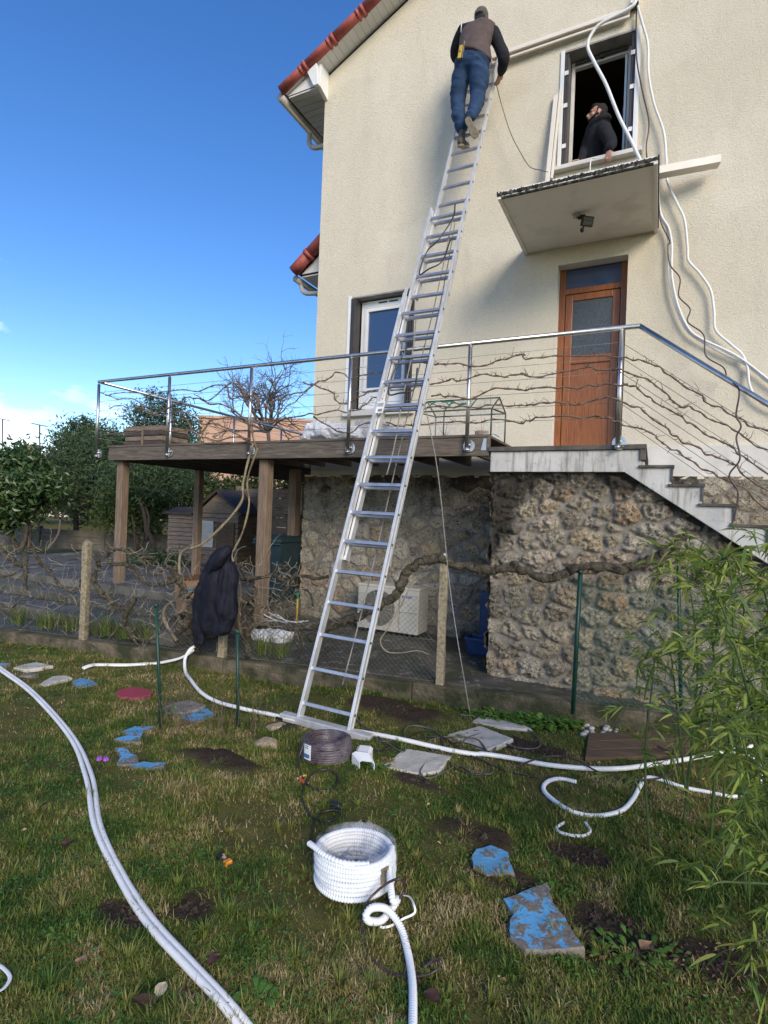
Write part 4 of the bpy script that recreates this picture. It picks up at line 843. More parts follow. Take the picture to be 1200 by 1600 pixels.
def head_mesh(c, fwd, up, s=1.0):
    """skull, jaw, nose, brow, eye sockets, lips, ears"""
    f = fwd / np.linalg.norm(fwd); x = np.cross(f, up); x /= np.linalg.norm(x); z = np.cross(x, f); m = MB(); A = np.array([x, f, z])
    L = lambda a, b, c_: c + (x * a + f * b + z * c_) * s
    m.ball(L(0, -.012, .025), (.073 * s, .092 * s, .085 * s), 12, A); m.ball(L(0, .022, -.035), (.056 * s, .066 * s, .075 * s), 12, A)
    m.ball(L(0, .060, -.082), (.024 * s, .022 * s, .020 * s), 8, A)
    m.tube([L(0, .086, .012), L(0, .107, -.018), L(0, .110, -.030)], [.010 * s, .014 * s, .017 * s], 8); m.ball(L(0, .106, -.030), .017 * s, 7)
    for sg in (-1, 1):
        m.ball(L(sg * .030, .078, .018), (.024 * s, .014 * s, .010 * s), 7, A); m.ball(L(sg * .036, .062, -.022), (.022 * s, .022 * s, .020 * s), 7, A)
        m.ball(L(sg * .076, -.005, -.010), (.010 * s, .020 * s, .032 * s), 7, A)
    m.ball(L(0, .088, -.056), (.024 * s, .012 * s, .007 * s), 7, A); m.ball(L(0, .084, -.067), (.021 * s, .012 * s, .008 * s), 7, A)
    return m, L, A

def man_ladder():
    def J(px, py, b): return wl(px, py, b)
    def bl(z): return 3.64 + (z + 1.72) * (LT[1] - LB[1]) / (LT[2] - LB[2]) + .16     # depth of the upper section
    # depths in facade coordinates
    hipz = 5.55
    foot_l = J(719, 221, 6.28); foot_r = J(741, 214, 6.30)
    ankL, ankR = J(722, 199, 6.20), J(736, 180, 6.10)
    kneL, kneR = J(716, 158, 6.30), J(746, 150, 6.26)
    hipL, hipR = J(725, 104, 6.25), J(750, 103, 6.25)
    pel = J(738, 92, 6.25); wai = J(741, 80, 6.27); che = J(746, 54, 6.36); nec = J(751, 39, 6.42); hed = J(752, 28, 6.47)
    shL, shR = J(723, 48, 6.38), J(771, 51, 6.38)
    elL, wrL = J(711, 80, 6.50), J(716, 100, 6.66); elR, wrR = J(787, 92, 6.36), J(783, 113, 6.50)
    P = thing('person', 'person in brown vest, navy hoodie and blue jeans climbing near the ladder top', 'person', (foot_l + foot_r) / 2)
    b = MB(); capsule(b, [pel, wai, che, nec], [.10, .09, .10, .05]); capsule(b, [nec, hed], [.052, .058])
    for h_, k, a_ in ((hipL, kneL, ankL), (hipR, kneR, ankR)): capsule(b, [h_, k, a_], [.08, .052, .038])
    for s_, e, w in ((shL, elL, wrL), (shR, elR, wrR)): capsule(b, [s_, e, w], [.05, .038, .026])
    capsule(b, [shL, che, shR], [.04, .07, .04])
    fr = J(778, 128, 6.55) - wrR; hand(b, wrR, fr, U_ - N_ * .6, .17, .5, -1)
    hand(b, wrL, N_ * .8 + Z_ * .5 + U_ * .2, -U_, .17, .7, 1)
    hm, L, A = head_mesh(hed, N_ + .15 * U_ + Z_ * -.1, Z_, .92); o = len(b.v); b.add(hm.v, hm.f, True)
    remesh(b, .007, 2).build('body', 'skin', P, fix=False)
    # jeans: seat and two legs, one garment
    j = MB(); sx = U_
    c0 = J(739, 91, 6.27); capsule(j, [c0 - sx * .07, c0 + sx * .07], [.13, .13]); capsule(j, [J(729, 97, 6.23), J(748, 97, 6.23)], [.135, .135])
    capsule(j, [J(727, 99, 6.24), J(718, 130, 6.27), kneL, J(717, 180, 6.24), J(722, 199, 6.2)], [.127, .118, .090, .086, .074])
    capsule(j, [J(749, 99, 6.24), J(748, 128, 6.25), kneR, J(743, 166, 6.17), J(736, 181, 6.09)], [.127, .118, .090, .084, .070])
    g = remesh(j, .014, 5); V = np.array(g.v)
    zz_ = V[:, 2]; w = (fbm(np.stack([V[:, 0] * 5, V[:, 1] * 5, V[:, 2] * 17 + V[:, 0] * 9], 1), 3, 5) - .45) * .085
    cen = V.mean(0); leg = V - cen; leg[:, 2] = 0; V = V + leg / (np.linalg.norm(leg, axis=1)[:, None] + .05) * w[:, None]
    g.v = [tuple(q) for q in V]; g.build('jeans', 'jeans', P, fix=False)
    # hoodie sleeves, hood and hem
    h = MB(); capsule(h, [shL, elL, wrL], [.072, .064, .048]); capsule(h, [shR, (shR + elR) / 2 + U_ * .01, elR, wrR], [.078, .072, .074, .048])
    capsule(h, [shL, nec - Z_ * .06, shR], [.07, .10, .07]); capsule(h, [J(751, 47, 6.40), J(751, 36, 6.42)], [.115, .088])
    capsule(h, [J(725, 80, 6.27) , J(739, 83, 6.27), J(754, 87, 6.27)], [.08, .13, .09])
    remesh(h, .014, 4, .014, 10, 2).build('hoodie', 'navy', P, fix=False)
    v = MB(); secs = []
    for (px, py, w_, d_) in ((741, 90, .200, .160), (740, 80, .198, .160), (742, 68, .205, .160), (745, 55, .222, .158), (747, 47, .215, .145), (748.5, 42, .17, .12), (750, 38.5, .11, .09)):
        c = J(px, py, 6.25 + (84 - py) * .0025); an = np.arange(28) * 2 * math.pi / 28; w2 = w_ + .006 * np.cos(an * 5)
        secs.append(c + np.cos(an)[:, None] * w2[:, None] * U_ + np.sin(an)[:, None] * d_ * N_ + Z_ * (-.10 * (py > 80) * np.cos(an))[:, None])
    v.loft(secs); g = remesh(v, .014, 4, .016, 7, 8); g.build('vest', 'vest', P, fix=False)
    m = MB(); m.tube([shL + Z_ * .075 - N_ * .06, shL + Z_ * .02 - N_ * .09 + U_ * .015, shL - Z_ * .1 - N_ * .09 + U_ * .01], .006, 6); m.tube([shR + Z_ * .07 - N_ * .07 - U_ * .03, shR + Z_ * .0 - N_ * .09 - U_ * .02, shR - Z_ * .08 - N_ * .09 - U_ * .01], .006, 6); m.build('reflective_piping', 'paper', P)
    k = MB(); k.ball(hed + Z_ * .025, (.088, .102, .088), 12, np.array([U_, N_, Z_])); k.tube([hed - N_ * .09 + Z_ * .0 + (-U_ * .05), hed - N_ * .105 - Z_ * .005, hed - N_ * .09 + U_ * .05], .014, 7)
    remesh(k, .01, 3, .006, 20, 3).build('beanie', 'beanie', P, fix=False)
    # shoes: left stands on the rung, right hangs with its sole to the viewer
    def shoe(heel, toe, up, wd=.047):
        d = toe - heel; L_ = np.linalg.norm(d); d /= L_; up = up - d * (up @ d); up /= np.linalg.norm(up); x = np.cross(d, up)
        so = MB(); out = []
        for t, w_ in ((0, .4), (.04, .68), (.15, .80), (.35, .72), (.55, .88), (.75, 1.0), (.9, .82), (.98, .45)): out.append((t, w_))
        ring = [heel + d * L_ * t + x * wd * w_ for t, w_ in out] + [heel + d * L_ * t - x * wd * w_ for t, w_ in out[::-1]]
        so.prism(ring, up * .026); s_ = so
        bo = MB(); secs = []
        for t, w_, hh in ((.02, .55, .05), (.12, .78, .085), (.28, .74, .085), (.5, .84, .062), (.75, .92, .045), (.95, .55, .026)):
            an = np.arange(16) * math.pi / 8; secs.append(heel + d * L_ * t + up * (.024 + hh * .5) + np.cos(an)[:, None] * x * wd * w_ + np.sin(an)[:, None] * up * hh * .55)
        bo.loft(secs); s = bo.build('shoe', 'shoe', P); s_.build('sole', 'sole', s, bevel=.006)
    shoe(J(718, 229, 6.14), J(718, 229, 6.14) + N_ * .24 + Z_ * .10 + U_ * .03, Z_ - N_ * .3)
    shoe(J(729, 184, 6.00), J(745, 216, 6.12), N_ + Z_ * .2)
    k = MB(); capsule(k, [J(720.5, 224, 6.20), J(722, 210, 6.20), J(722, 199, 6.20)], [.045, .043, .045]); k.build('sock', 'shoe', P); k = MB(); capsule(k, [J(732, 187, 6.07), J(736, 180, 6.09)], [.045, .05]); k.build('sock', 'shoe', P)
    t = thing('folding_rule', 'yellow folding rule sticking out of the climbing person’s back pocket'.replace('’', "'"), 'tool', J(721, 80, 6.10))
    m = MB(); ax = J(723, 67, 6.10) - J(719, 90, 6.10); ax /= np.linalg.norm(ax); sx_ = np.cross(ax, N_)
    c = J(719.5, 82, 6.10)
    m.obox(c, ax * .075, sx_ * .020, N_ * .018); m.build('rule_case', 'yellow', t, bevel=.004)
    m = MB(); m.obox(J(724, 78, 6.095), ax * .095, sx_ * .005, N_ * .012); m.build('blade', 'post', t)
    m = MB(); m.ball(c - N_ * .018, (.009, .009, .012), 6); m.build('level_vial', 'dark', t)
man_ladder()

def man_window():
    J = lambda px, py, b: wl(px, py, b)
    hd = J(933, 179, 7.05); P = thing('person', 'bearded person in black hooded jacket leaning out of the upper window', 'person', J(925, 245, 7.15))
    fw = -U_ * .93 - N_ * .30 + Z_ * .12
    m, L, A = head_mesh(hd, fw, Z_, 1.0)
    nk = J(936, 196, 7.10); sh = J(944, 203, 7.00); sh2 = J(924, 203, 7.32); el = J(955, 224, 6.94); wr = J(952, 236, 6.84)
    capsule(m, [hd - Z_ * .06, nk], [.055, .06]); capsule(m, [J(935, 210, 7.15), J(930, 232, 7.2), J(926, 262, 7.3)], [.14, .14, .14])
    capsule(m, [sh, el, wr], [.05, .04, .027]); el2 = J(914, 232, 7.2); wr2 = J(908, 251, 6.92); capsule(m, [sh2, el2, wr2], [.05, .04, .027])
    hand(m, wr, J(949, 250, 6.775) - wr, -N_ + Z_ * .5, .18, .75, -1); hand(m, wr2, -U_ * .8 - N_ * .4 - Z_ * .1, Z_ - N_ * .3, .18, .5, 1)
    remesh(m, .0065, 1).build('body', 'skin', P, fix=False)
    e = MB()
    for sg in (-1, 1): e.ball(L(sg * .032, .083, .004), .0085, 6)
    e.build('eye', 'dark', P)
    e = MB()
    for sg in (-1, 1): e.tube([L(sg * .014, .096, .024), L(sg * .032, .094, .030), L(sg * .052, .080, .024)], .005, 6)
    h = e; h.ball(L(0, -.028, .045), (.079, .090, .080), 12, A); h.ball(L(0, .028, .088), (.060, .055, .030), 10, A); h.ball(L(0, -.05, .0), (.072, .06, .07), 10, A)
    for sg in (-1, 1): h.ball(L(sg * .068, .004, .02), (.010, .016, .035), 7, A)
    remesh(h, .008, 1, .008, 45, 5).build('hair', 'beard', P, fix=False)
    k = MB(); k.ball(L(0, .052, -.082), (.046, .042, .028), 10, A)
    for sg in (-1, 1): k.tube([L(sg * .070, .008, -.01), L(sg * .064, .03, -.05), L(sg * .040, .065, -.078)], [.010, .017, .017], 8)
    k.tube([L(-.026, .094, -.046), L(0, .102, -.043), L(.026, .094, -.046)], .006, 6)
    remesh(k, .008, 1, .006, 50, 6).build('beard', 'beard', P, fix=False)
    j = MB(); capsule(j, [J(934, 205, 7.14), J(931, 225, 7.18), J(926, 262, 7.25)], [.145, .150, .15]); capsule(j, [sh2, J(935, 202, 7.16), sh], [.075, .105, .08])
    capsule(j, [sh, (sh + el) / 2 + U_ * .01, el, wr + Z_ * .03], [.088, .078, .070, .050]); capsule(j, [sh2, el2, wr2], [.07, .06, .045])
    # hood lying round the neck
    c = J(937, 192, 7.10); an = np.linspace(0, 2 * math.pi, 17)[:-1]; j.tube([c + U_ * .105 * math.cos(a) + N_ * .10 * math.sin(a) + Z_ * (.035 * math.cos(a) - .01) for a in an], .040, 9, closed=True)
    remesh(j, .012, 3, .012, 9, 4).build('jacket', 'navy', P, fix=False)
    m = MB(); m.tube([wr + Z_ * .028, wr + Z_ * .004], .038, 12); m.build('cuff', 'navy', P)
man_window()

# ================================================================ HOSES, CABLES, DUCTS
def run(name, label, cat, pts, r, mat, k=10, group=None, n=10, corr=0, obj=None, flat=1.0):
    Q = spline(pts, k); 
    if corr:
        L = np.concatenate([[0], np.cumsum(np.linalg.norm(np.diff(Q, axis=0), axis=1))]); s = np.arange(0, L[-1], corr / 4)
        Q = np.stack([np.interp(s, L, Q[:, i]) for i in range(3)], 1); R = r * (1 + .11 * np.sign(np.sin(s * 2 * math.pi / corr + .3)))
    else: R = r
    m = MB(); m.tube(Q, R, n, flat=flat); org = Q[0]
    o = m.build(name, mat, None, org=org); return tag(o, label, cat, group)
def onwall(box, pts, b): return [wl(*zc(x, y, box), b) for x, y in pts]
def ground_line(box, pts, r): return [lay(*(zc(x, y, box) if box else (x, y)), r) for x, y in pts]

run('insulated_hose', 'thick white hose looping down across the open upper window', 'hose', onwall(Z2, [(662, -60), (660, 5), (625, 40), (520, 95), (480, 140), (465, 190), (490, 250), (540, 345), (590, 470), (640, 570), (678, 650)], WB - .28) + [wl(*zc(700, 690, Z2), WB - .25)], .019, 'hose')
run('insulated_hose', 'white hose hanging from the wall top right past the window to the handrail', 'hose',
    onwall(Z2, [(668, -60), (668, 15), (688, 95), (710, 180), (713, 300), (735, 420), (775, 540), (785, 650), (790, 740), (830, 830), (860, 900)], WB - .07) +
    onwall(Z4, [(857, 20), (862, 75), (910, 130), (955, 200), (970, 290), (977, 370), (1040, 430), (1090, 475), (1113, 535), (1120, 600), (1150, 660), (1210, 700), (1330, 745)], WB - .06), .0135, 'hose')
for i, dx in enumerate((0, 13)):
    run('insulated_hose', ['white hose from behind the canopy corner, nearer the door of two side by side', 'white hose from behind the canopy corner, farther from the door of two side by side'][i], 'hose',
        onwall(Z2, [(742 + dx * .6, 700), (752 + dx * .6, 860), (786 + dx * .7, 930)], WB - .06 - .02 * i) + onwall(Z4, [(777 + dx, 10), (776 + dx, 80), (780 + dx, 160), (805 + dx, 270), (850 + dx, 365), (905 + dx, 412 - dx * .3), (1000 + dx, 465 - dx), (1100, 515 - dx), (1210, 600 - dx), (1330, 690 - dx)], WB - .05 - .02 * i), .0125, 'hose', group='two hoses hanging side by side at the canopy corner')
run('brown_cable', 'thin brown cable hanging from the wall top past the window down to the canopy', 'cable', onwall(Z2, [(664, -60), (664, 20), (663, 130), (666, 250), (690, 380), (715, 500), (704, 600), (712, 690)], WB - .05), .008, 'copper')
run('brown_cable', 'thin wavy brown cable hanging from the canopy corner over the stair handrail', 'cable',
    onwall(Z2, [(748, 700), (758, 860), (765, 910), (800, 985)], WB - .16) + onwall(Z4, [(774, 10), (782, 90), (825, 150), (820, 225), (868, 280), (858, 335), (925, 390), (936, 480), (1010, 530), (1025, 580)], WB - .2) +
    [wl(*zc(x, y, Z4), b) for x, y, b in ((1050, 594, RB - .0), (1078, 632, RB - .05), (1065, 730, RB - .05), (1085, 780, RB - .05), (1065, 830, RB - .05), (1080, 920, RB - .06), (1035, 990, RB - .06), (1072, 1060, RB - .06), (1060, 1150, RB - .06), (1045, 1200, RB - .06))], .007, 'copper')
run('thin_wire', 'thin dark wire drooping from the climbing person down to the canopy', 'wire', [wl(*zc(93, 345, Z2), 6.55)] + onwall(Z2, [(115, 430), (150, 540), (190, 620), (230, 680), (280, 695), (320, 712), (345, 755)], 6.72), .005, 'grey_cable')
def ducts():
    t = thing('long_cable_duct', 'long ivory plastic duct held level against the wall above the window', 'duct', wl(790, 88, WB - .08))
    A_, B_ = wl(770, 92, WB - .06), wl(984, 18, WB - .04)
    m = MB(); m.beam(A_ - N_ * .0, B_, .03, .10); m.build('back_channel', 'ivory', t, bevel=.006)
    m = MB(); m.beam(A_ - N_ * .04 - Z_ * .02, B_ - N_ * .04 - Z_ * .02, .045, .045); m.beam(A_ - N_ * .02 - Z_ * .075, B_ - N_ * .02 - Z_ * .075, .03, .03); m.build('cover_strip', 'ivory', t, bevel=.008)
    t = thing('wall_duct_elbow', 'dark duct end box on the wall above the hoses', 'duct', wl(992, 3, WB))
    m = MB(); c = wl(992, 2, WB - .07); m.obox(c, U_ * .05, N_ * .06, Z_ * .06); m.build('duct_box', 'ivory', t, bevel=.01); m = MB(); m.obox(c - Z_ * .061, U_ * .04, N_ * .05, Z_ * .004); m.build('opening', 'dark', t)
    for i, (p, q, w, lab) in enumerate((((855, 288), (869, 150), .055, 'wider ivory duct leaning upright beside the upper window, left of two'), ((862, 280), (876, 143), .030, 'narrow ivory duct leaning upright beside the upper window, right of two'))):
        m = MB(); P0 = wl(p[0], p[1], WB - .18); P1 = wl(q[0], q[1], WB - .03); m.beam(P0, P1, .045, w, U_)
        o = m.build('wall_duct', 'ivory', None, bevel=.006, org=P0); tag(o, lab, 'duct', 'ivory ducts leaning on the wall by the upper window')
    m = MB(); p0 = wl(1020, 270, 6.55); p1 = wl(1124, 252, 6.72); m.beam(p0 - U_ * .3, p1, .12, .085); o = m.build('plank', 'ivory', None, bevel=.005, org=p0); tag(o, 'pale plank lying on the canopy and jutting out to its right', 'plank')
    # lamp socket on a short flex hung over the sill
    t = thing('bulb_socket', 'white bulb socket on a short flex dangling from the window sill', 'socket', wl(921, 272, 6.62))
    m = MB(); m.tube(spline(onwall(ZW, [(500, 1245), (450, 1245), (435, 1290), (432, 1350), (425, 1395)], 6.72), 8), .007, 7); m.build('flex', 'white', t)
    m = MB(); c = wl(*zc(425, 1410, ZW), 6.72); m.tube([c + Z_ * .02, c - Z_ * .035], [.016, .024], 12); m.build('holder', 'white', t); m = MB(); m.ball(c - Z_ * .05, .022, 8); m.build('bulb', 'glass', t)
ducts()
def floodlight():
    c = wlh(915, 345, 6.15); z = 3.33; base = H(c[0] - .10, 6.2, z)
    t = thing('floodlight', 'small dark floodlight with motion sensor under the canopy', 'lamp', base)
    m = MB(); m.tube([base - Z_ * .0, base - Z_ * .035], [.045, .04], 16); m.build('mount', 'pvc', t)
    hd = base + U_ * .11 - Z_ * .10; ax = U_ * .55 - N_ * .75 - Z_ * .35; ax /= np.linalg.norm(ax); x = np.cross(ax, Z_); x /= np.linalg.norm(x); y = np.cross(x, ax)
    m = MB(); m.tube([base - Z_ * .03, hd + Z_ * .01], .012, 8); m.obox(base + U_ * .05 - Z_ * .04, U_ * .035, N_ * .012, Z_ * .02); m.build('bracket', 'dark', t)
    m = MB(); m.obox(hd, x * .065, y * .05, ax * .018)
    for k in range(5): m.obox(hd - ax * .024 + x * (-.05 + .025 * k), x * .003, y * .045, ax * .012)
    m.build('lamp_head', 'dark', t, bevel=.004); m = MB(); m.obox(hd + ax * .019, x * .052, y * .038, ax * .002); m.build('lens', 'frosted', t)
    m = MB(); m.ball(hd - Z_ * .085 - U_ * .05, (.022, .022, .026), 8); m.tube([hd - Z_ * .04 - U_ * .03, hd - Z_ * .085 - U_ * .05], .010, 7); m.build('sensor', 'dark', t)
floodlight()

# foreground double hose
GP = [(-60, 1000), (0, 1045), (50, 1082), (108, 1148), (138, 1212), (152, 1290), (188, 1370), (236, 1440), (296, 1508), (352, 1570), (400, 1630), (470, 1720)]
def offset_line(P, d):
    P = np.asarray(P); T = np.gradient(P, axis=0); S = np.cross(T, Z_); S /= np.linalg.norm(S, axis=1)[:, None]; return P + S * d
GL = np.array(ground_line(None, GP, .016))
for i, d in enumerate((-.0125, .0125)):
    run('insulated_hose', ['left strand of the white twin hose winding across the lawn', 'right strand of the white twin hose winding across the lawn'][i], 'hose', offset_line(GL, d) + np.array([[0, 0, .004 * i]]) + np.random.uniform(-.006, .006, (len(GL), 1)) * [1, 0, 0], .0132, 'hose', 12, 'twin white hose across the lawn', 12)
A1 = ground_line(Z8, [(370, 642), (400, 630), (440, 625), (560, 626), (640, 622)], .02) + [fp(*zc(x, y, Z8), -.13) for x, y in ((700, 618), (790, 600), (840, 578))]
for i in range(2):
    Q = offset_line(np.array(A1 + [fp(301, 1016, -.14)]), .013 * (2 * i - 1))
    run('insulated_hose', ['front strand of the short white hose lying at the kerb', 'rear strand of the short white hose lying at the kerb'][1 - i], 'hose', Q, .0135, 'hose', 10, 'short white twin hose at the kerb')
A2 = [fp(304, 1010, -.12), fp(296, 1016, -.14), fp(289, 1030, -.17)] + ground_line(Z8, [(828, 655), (850, 690), (900, 750), (970, 790), (1060, 815), (1160, 838)], .025) + ground_line(ZA, [(110, 272), (230, 300), (410, 340), (520, 352), (700, 385), (900, 430), (1030, 452)], .03) + ground_line(ZB, [(40, 256), (150, 272), (300, 300), (470, 315), (600, 315), (720, 300), (850, 280), (930, 265), (1060, 238), (1200, 215), (1330, 200)], .03)
run('insulated_hose', 'long white hose running along the kerb and behind the ladder foot to the bamboo', 'hose', A2, .0165, 'hose', 10, n=12)
run('corrugated_hose', 'white corrugated hose curling on the grass under the bamboo', 'hose', ground_line(ZB, [(1040, 245), (1090, 255), (1130, 270), (1168, 310), (1168, 365), (1130, 410), (1060, 430), (960, 412), (850, 390), (760, 360), (712, 352), (685, 375), (650, 440), (600, 488), (500, 508), (400, 490), (320, 440), (285, 400), (300, 370), (350, 357), (420, 370)], .016), .0125, 'ridge', 12, corr=.012)
run('hose_offcut', 'short curved offcut of white hose on the grass', 'hose', ground_line(ZB, [(370, 535), (338, 558), (365, 580), (440, 590), (475, 572), (455, 535)], .014), .0085, 'white', 10)

def coil():
    g = gp(552, 1421); f = g - Z_ * g[2] ; f /= np.linalg.norm(f); c = g + f * .165; gz = float(ground_z(c @ U_, c @ N_)) + .012; c = np.array([c[0], c[1], gz])
    nrm = np.array([0, 0, 1.0]) + f * .09; nrm /= np.linalg.norm(nrm); ex = np.cross(f, nrm); ex /= np.linalg.norm(ex); ey = np.cross(nrm, ex)
    t = thing('hose_coil', 'round coil of white corrugated hose wrapped in clear film', 'hose coil', c)
    N = 8; an = np.arange(0, N * 2 * math.pi, 2 * math.pi / 540); R = .148 + .0035 * np.sin(an * .37) + .003 * np.sin(an * 3.1)
    P = c + np.cos(an)[:, None] * R[:, None] * ex + np.sin(an)[:, None] * R[:, None] * ey + (an / (2 * math.pi) * .0186 + .012)[:, None] * nrm
    rr = .0100 * (1 + .13 * np.sin(an * 88)); m = MB(); m.tube(P, rr, 10); m.build('winding', 'ridge', t)
    top = N * .0186
    def L(a, r, h): return c + (math.cos(a) * ex * r + math.sin(a) * ey * r) + nrm * h
    # loose upper end crossing the rim at the left
    m = MB(); Q = spline([L(5.1, .14, top + .012), L(4.4, .142, top + .02), L(3.85, .150, top + .026), L(3.45, .165, top + .03), L(3.2, .185, top + .025)][::1], 24)
    S = np.linspace(0, 1, len(Q)); m.tube(Q, .0105 * (1 + .13 * np.sign(np.sin(S * 2 * math.pi * 22))), 10); m.build('loose_end', 'ridge', t)
    # clear film crumpled inside, and the stretch film over the rim
    m = MB(); rings = []
    for i, (r_, h_) in enumerate(((.163, .05), (.166, .12), (.160, top + .028), (.146, top + .036), (.128, top + .020), (.100, .13), (.055, .10), (.03, .12))):
        a = np.linspace(0, 2 * math.pi, 49)[:-1]; q = np.stack([np.cos(a) * 3, np.sin(a) * 3, np.full(48, i * .9)], 1)
        rings.append(c + (np.cos(a)[:, None] * ex + np.sin(a)[:, None] * ey) * (r_ + (vnoise(q * 2, 3) - .5) * (.006 if i < 4 else .055))[:, None] + nrm * (h_ + (vnoise(q * 2.5, 8) - .5) * (.005 if i < 4 else .09))[:, None])
    m.loft(rings, cap=False); m.build('plastic_film', 'film', t, fix=False)
    m = MB(); a = [5.35 + k * .035 for k in range(8)]; G = np.array([[L(x, .1655, .075 + .045 * j) for x in a] for j in (0, 1, 1.5)]); m.sheet(G); lb = m.build('paper_label', 'post', t, fix=False)
    m = MB()
    for j in range(3): m.sheet(np.array([[L(x, .1672, .125 - .009 * j + .004 * e) for x in a[2:6]] for e in (0, 1)]))
    m.build('print', 'ink', lb, fix=False)
    t.scale = (1.13, 1.13, .94)
    # running end that leaves the coil and comes towards the viewer
    def q(x, y, dz): return lay(*zc(x, y, ZC), dz)
    pts = [c + (L(-.55, .150, .10) - c) * 1.13, q(800, 470, .085), q(828, 470, .045), q(800, 520, .022), q(740, 590, .022), q(690, 600, .03), q(655, 590, .06), q(645, 560, .085), q(680, 520, .10), q(750, 520, .08), q(800, 560, .05), q(850, 640, .03), q(880, 740, .022), q(905, 860, .02), q(918, 980, .02), q(920, 1100, .02), q(918, 1260, .02)]
    run('corrugated_hose', 'white corrugated hose looping from the coil towards the viewer', 'hose', pts, .0135, 'ridge', 12, corr=.010)
    run('brown_cable', 'thin dark brown cable looping around the white hose end in the foreground', 'cable', [q(x, y, z) for x, y, z in ((780, 500, .05), (835, 470, .06), (868, 420, .08), (868, 380, .13), (835, 350, .17), (770, 375, .14), (700, 430, .10), (650, 490, .07), (625, 580, .02), (620, 650, .012), (650, 760, .01), (720, 860, .01), (800, 905, .01), (890, 922, .012), (1000, 912, .015), (1070, 870, .03), (1078, 825, .05), (1030, 835, .03), (970, 890, .012), (940, 980, .01), (925, 1040, .01))], .0052, 'copper', 10)
    run('plastic_strap', 'narrow white packing strap curled beside the hose coil', 'strap', [q(x, y, z) for x, y, z in ((858, 445, .02), (900, 455, .03), (925, 500, .045), (928, 550, .03), (860, 585, .015), (800, 620, .015), (750, 635, .012), (725, 628, .012))], .0045, 'white', 8, flat=.2)
coil()
run('plastic_strap', 'thin white strap end at the left edge of the lawn', 'strap', ground_line(ZL, [(-40, 930), (0, 940), (38, 975), (42, 1005), (10, 1045), (-40, 1060)], .04), .006, 'white', 8, flat=.2)
def cable_coil():
    g = gp(509, 1206); f = g - Z_ * g[2]; f /= np.linalg.norm(f); c = g + f * .17; gz = float(ground_z(c @ U_, c @ N_)) + .005; c = np.array([c[0], c[1], gz])
    nrm = Z_ + f * .05; nrm /= np.linalg.norm(nrm); ex = np.cross(f, nrm); ex /= np.linalg.norm(ex); ey = np.cross(nrm, ex)
    t = thing('cable_coil', 'coil of dark brown cable in clear film at the ladder foot', 'cable coil', c)
    m = MB(); random.seed(5)
    for layer, r in enumerate((.122, .138, .154, .165)):
        an = np.arange(0, (8 if layer < 3 else 6.6) * 2 * math.pi, 2 * math.pi / 40); h = .012 + an / (2 * math.pi) * .0155
        rr = r + .004 * np.sin(an * 1.7 + layer) - .02 * np.clip(h - .09, 0, 1) * (layer == 3)
        m.tube(c + np.cos(an)[:, None] * rr[:, None] * ex + np.sin(an)[:, None] * rr[:, None] * ey + h[:, None] * nrm, .0072, 6)
    m.build('winding', 'copper', t)
    m = MB(); rings = []
    for i, (r_, h_) in enumerate(((.172, .01), (.176, .06), (.172, .115), (.155, .145), (.115, .143), (.108, .05))):
        a = np.linspace(0, 2 * math.pi, 41)[:-1]; rings.append(c + (np.cos(a)[:, None] * ex + np.sin(a)[:, None] * ey) * (r_ + np.random.uniform(-.003, .003, 40))[:, None] + nrm * h_)
    m.loft(rings, cap=False); m.build('plastic_film', 'film3', t, fix=False)
    m = MB(); a = [3.75 + k * .06 for k in range(7)]; G = np.array([[c + (math.cos(x) * ex + math.sin(x) * ey) * .1785 + nrm * h for x in a] for h in (.03, .125)]); m.sheet(G); lb = m.build('paper_label', 'paper', t, fix=False)
    m = MB(); G = np.array([[c + (math.cos(x) * ex + math.sin(x) * ey) * .180 + nrm * h for x in a[:-1]] for h in (.04, .065)]); m.sheet(G)
    for hh in (.10, .112): m.sheet(np.array([[c + (math.cos(x) * ex + math.sin(x) * ey) * .180 + nrm * h for x in a[1:5]] for h in (hh, hh + .005)]))
    m.build('print', 'lblue', lb, fix=False)
    run('black_cable', 'black cable curling over the grass between the cable coil and the white hose coil', 'cable', [c - ex * .15 + nrm * .12 - ey * .06] + [lay(*zc(x, y, ZA), z) for x, y, z in ((250, 470, .05), (252, 520, .02), (280, 580, .015), (340, 615, .012), (405, 600, .012), (425, 560, .02), (400, 528, .03), (340, 525, .03), (285, 565, .02), (262, 640, .012), (285, 705, .012), (330, 745, .012), (385, 752, .012), (432, 720, .02), (405, 702, .03), (350, 715, .02), (318, 760, .012), (305, 820, .02), (305, 865, .05))], .006, 'cable', 10)
cable_coil()
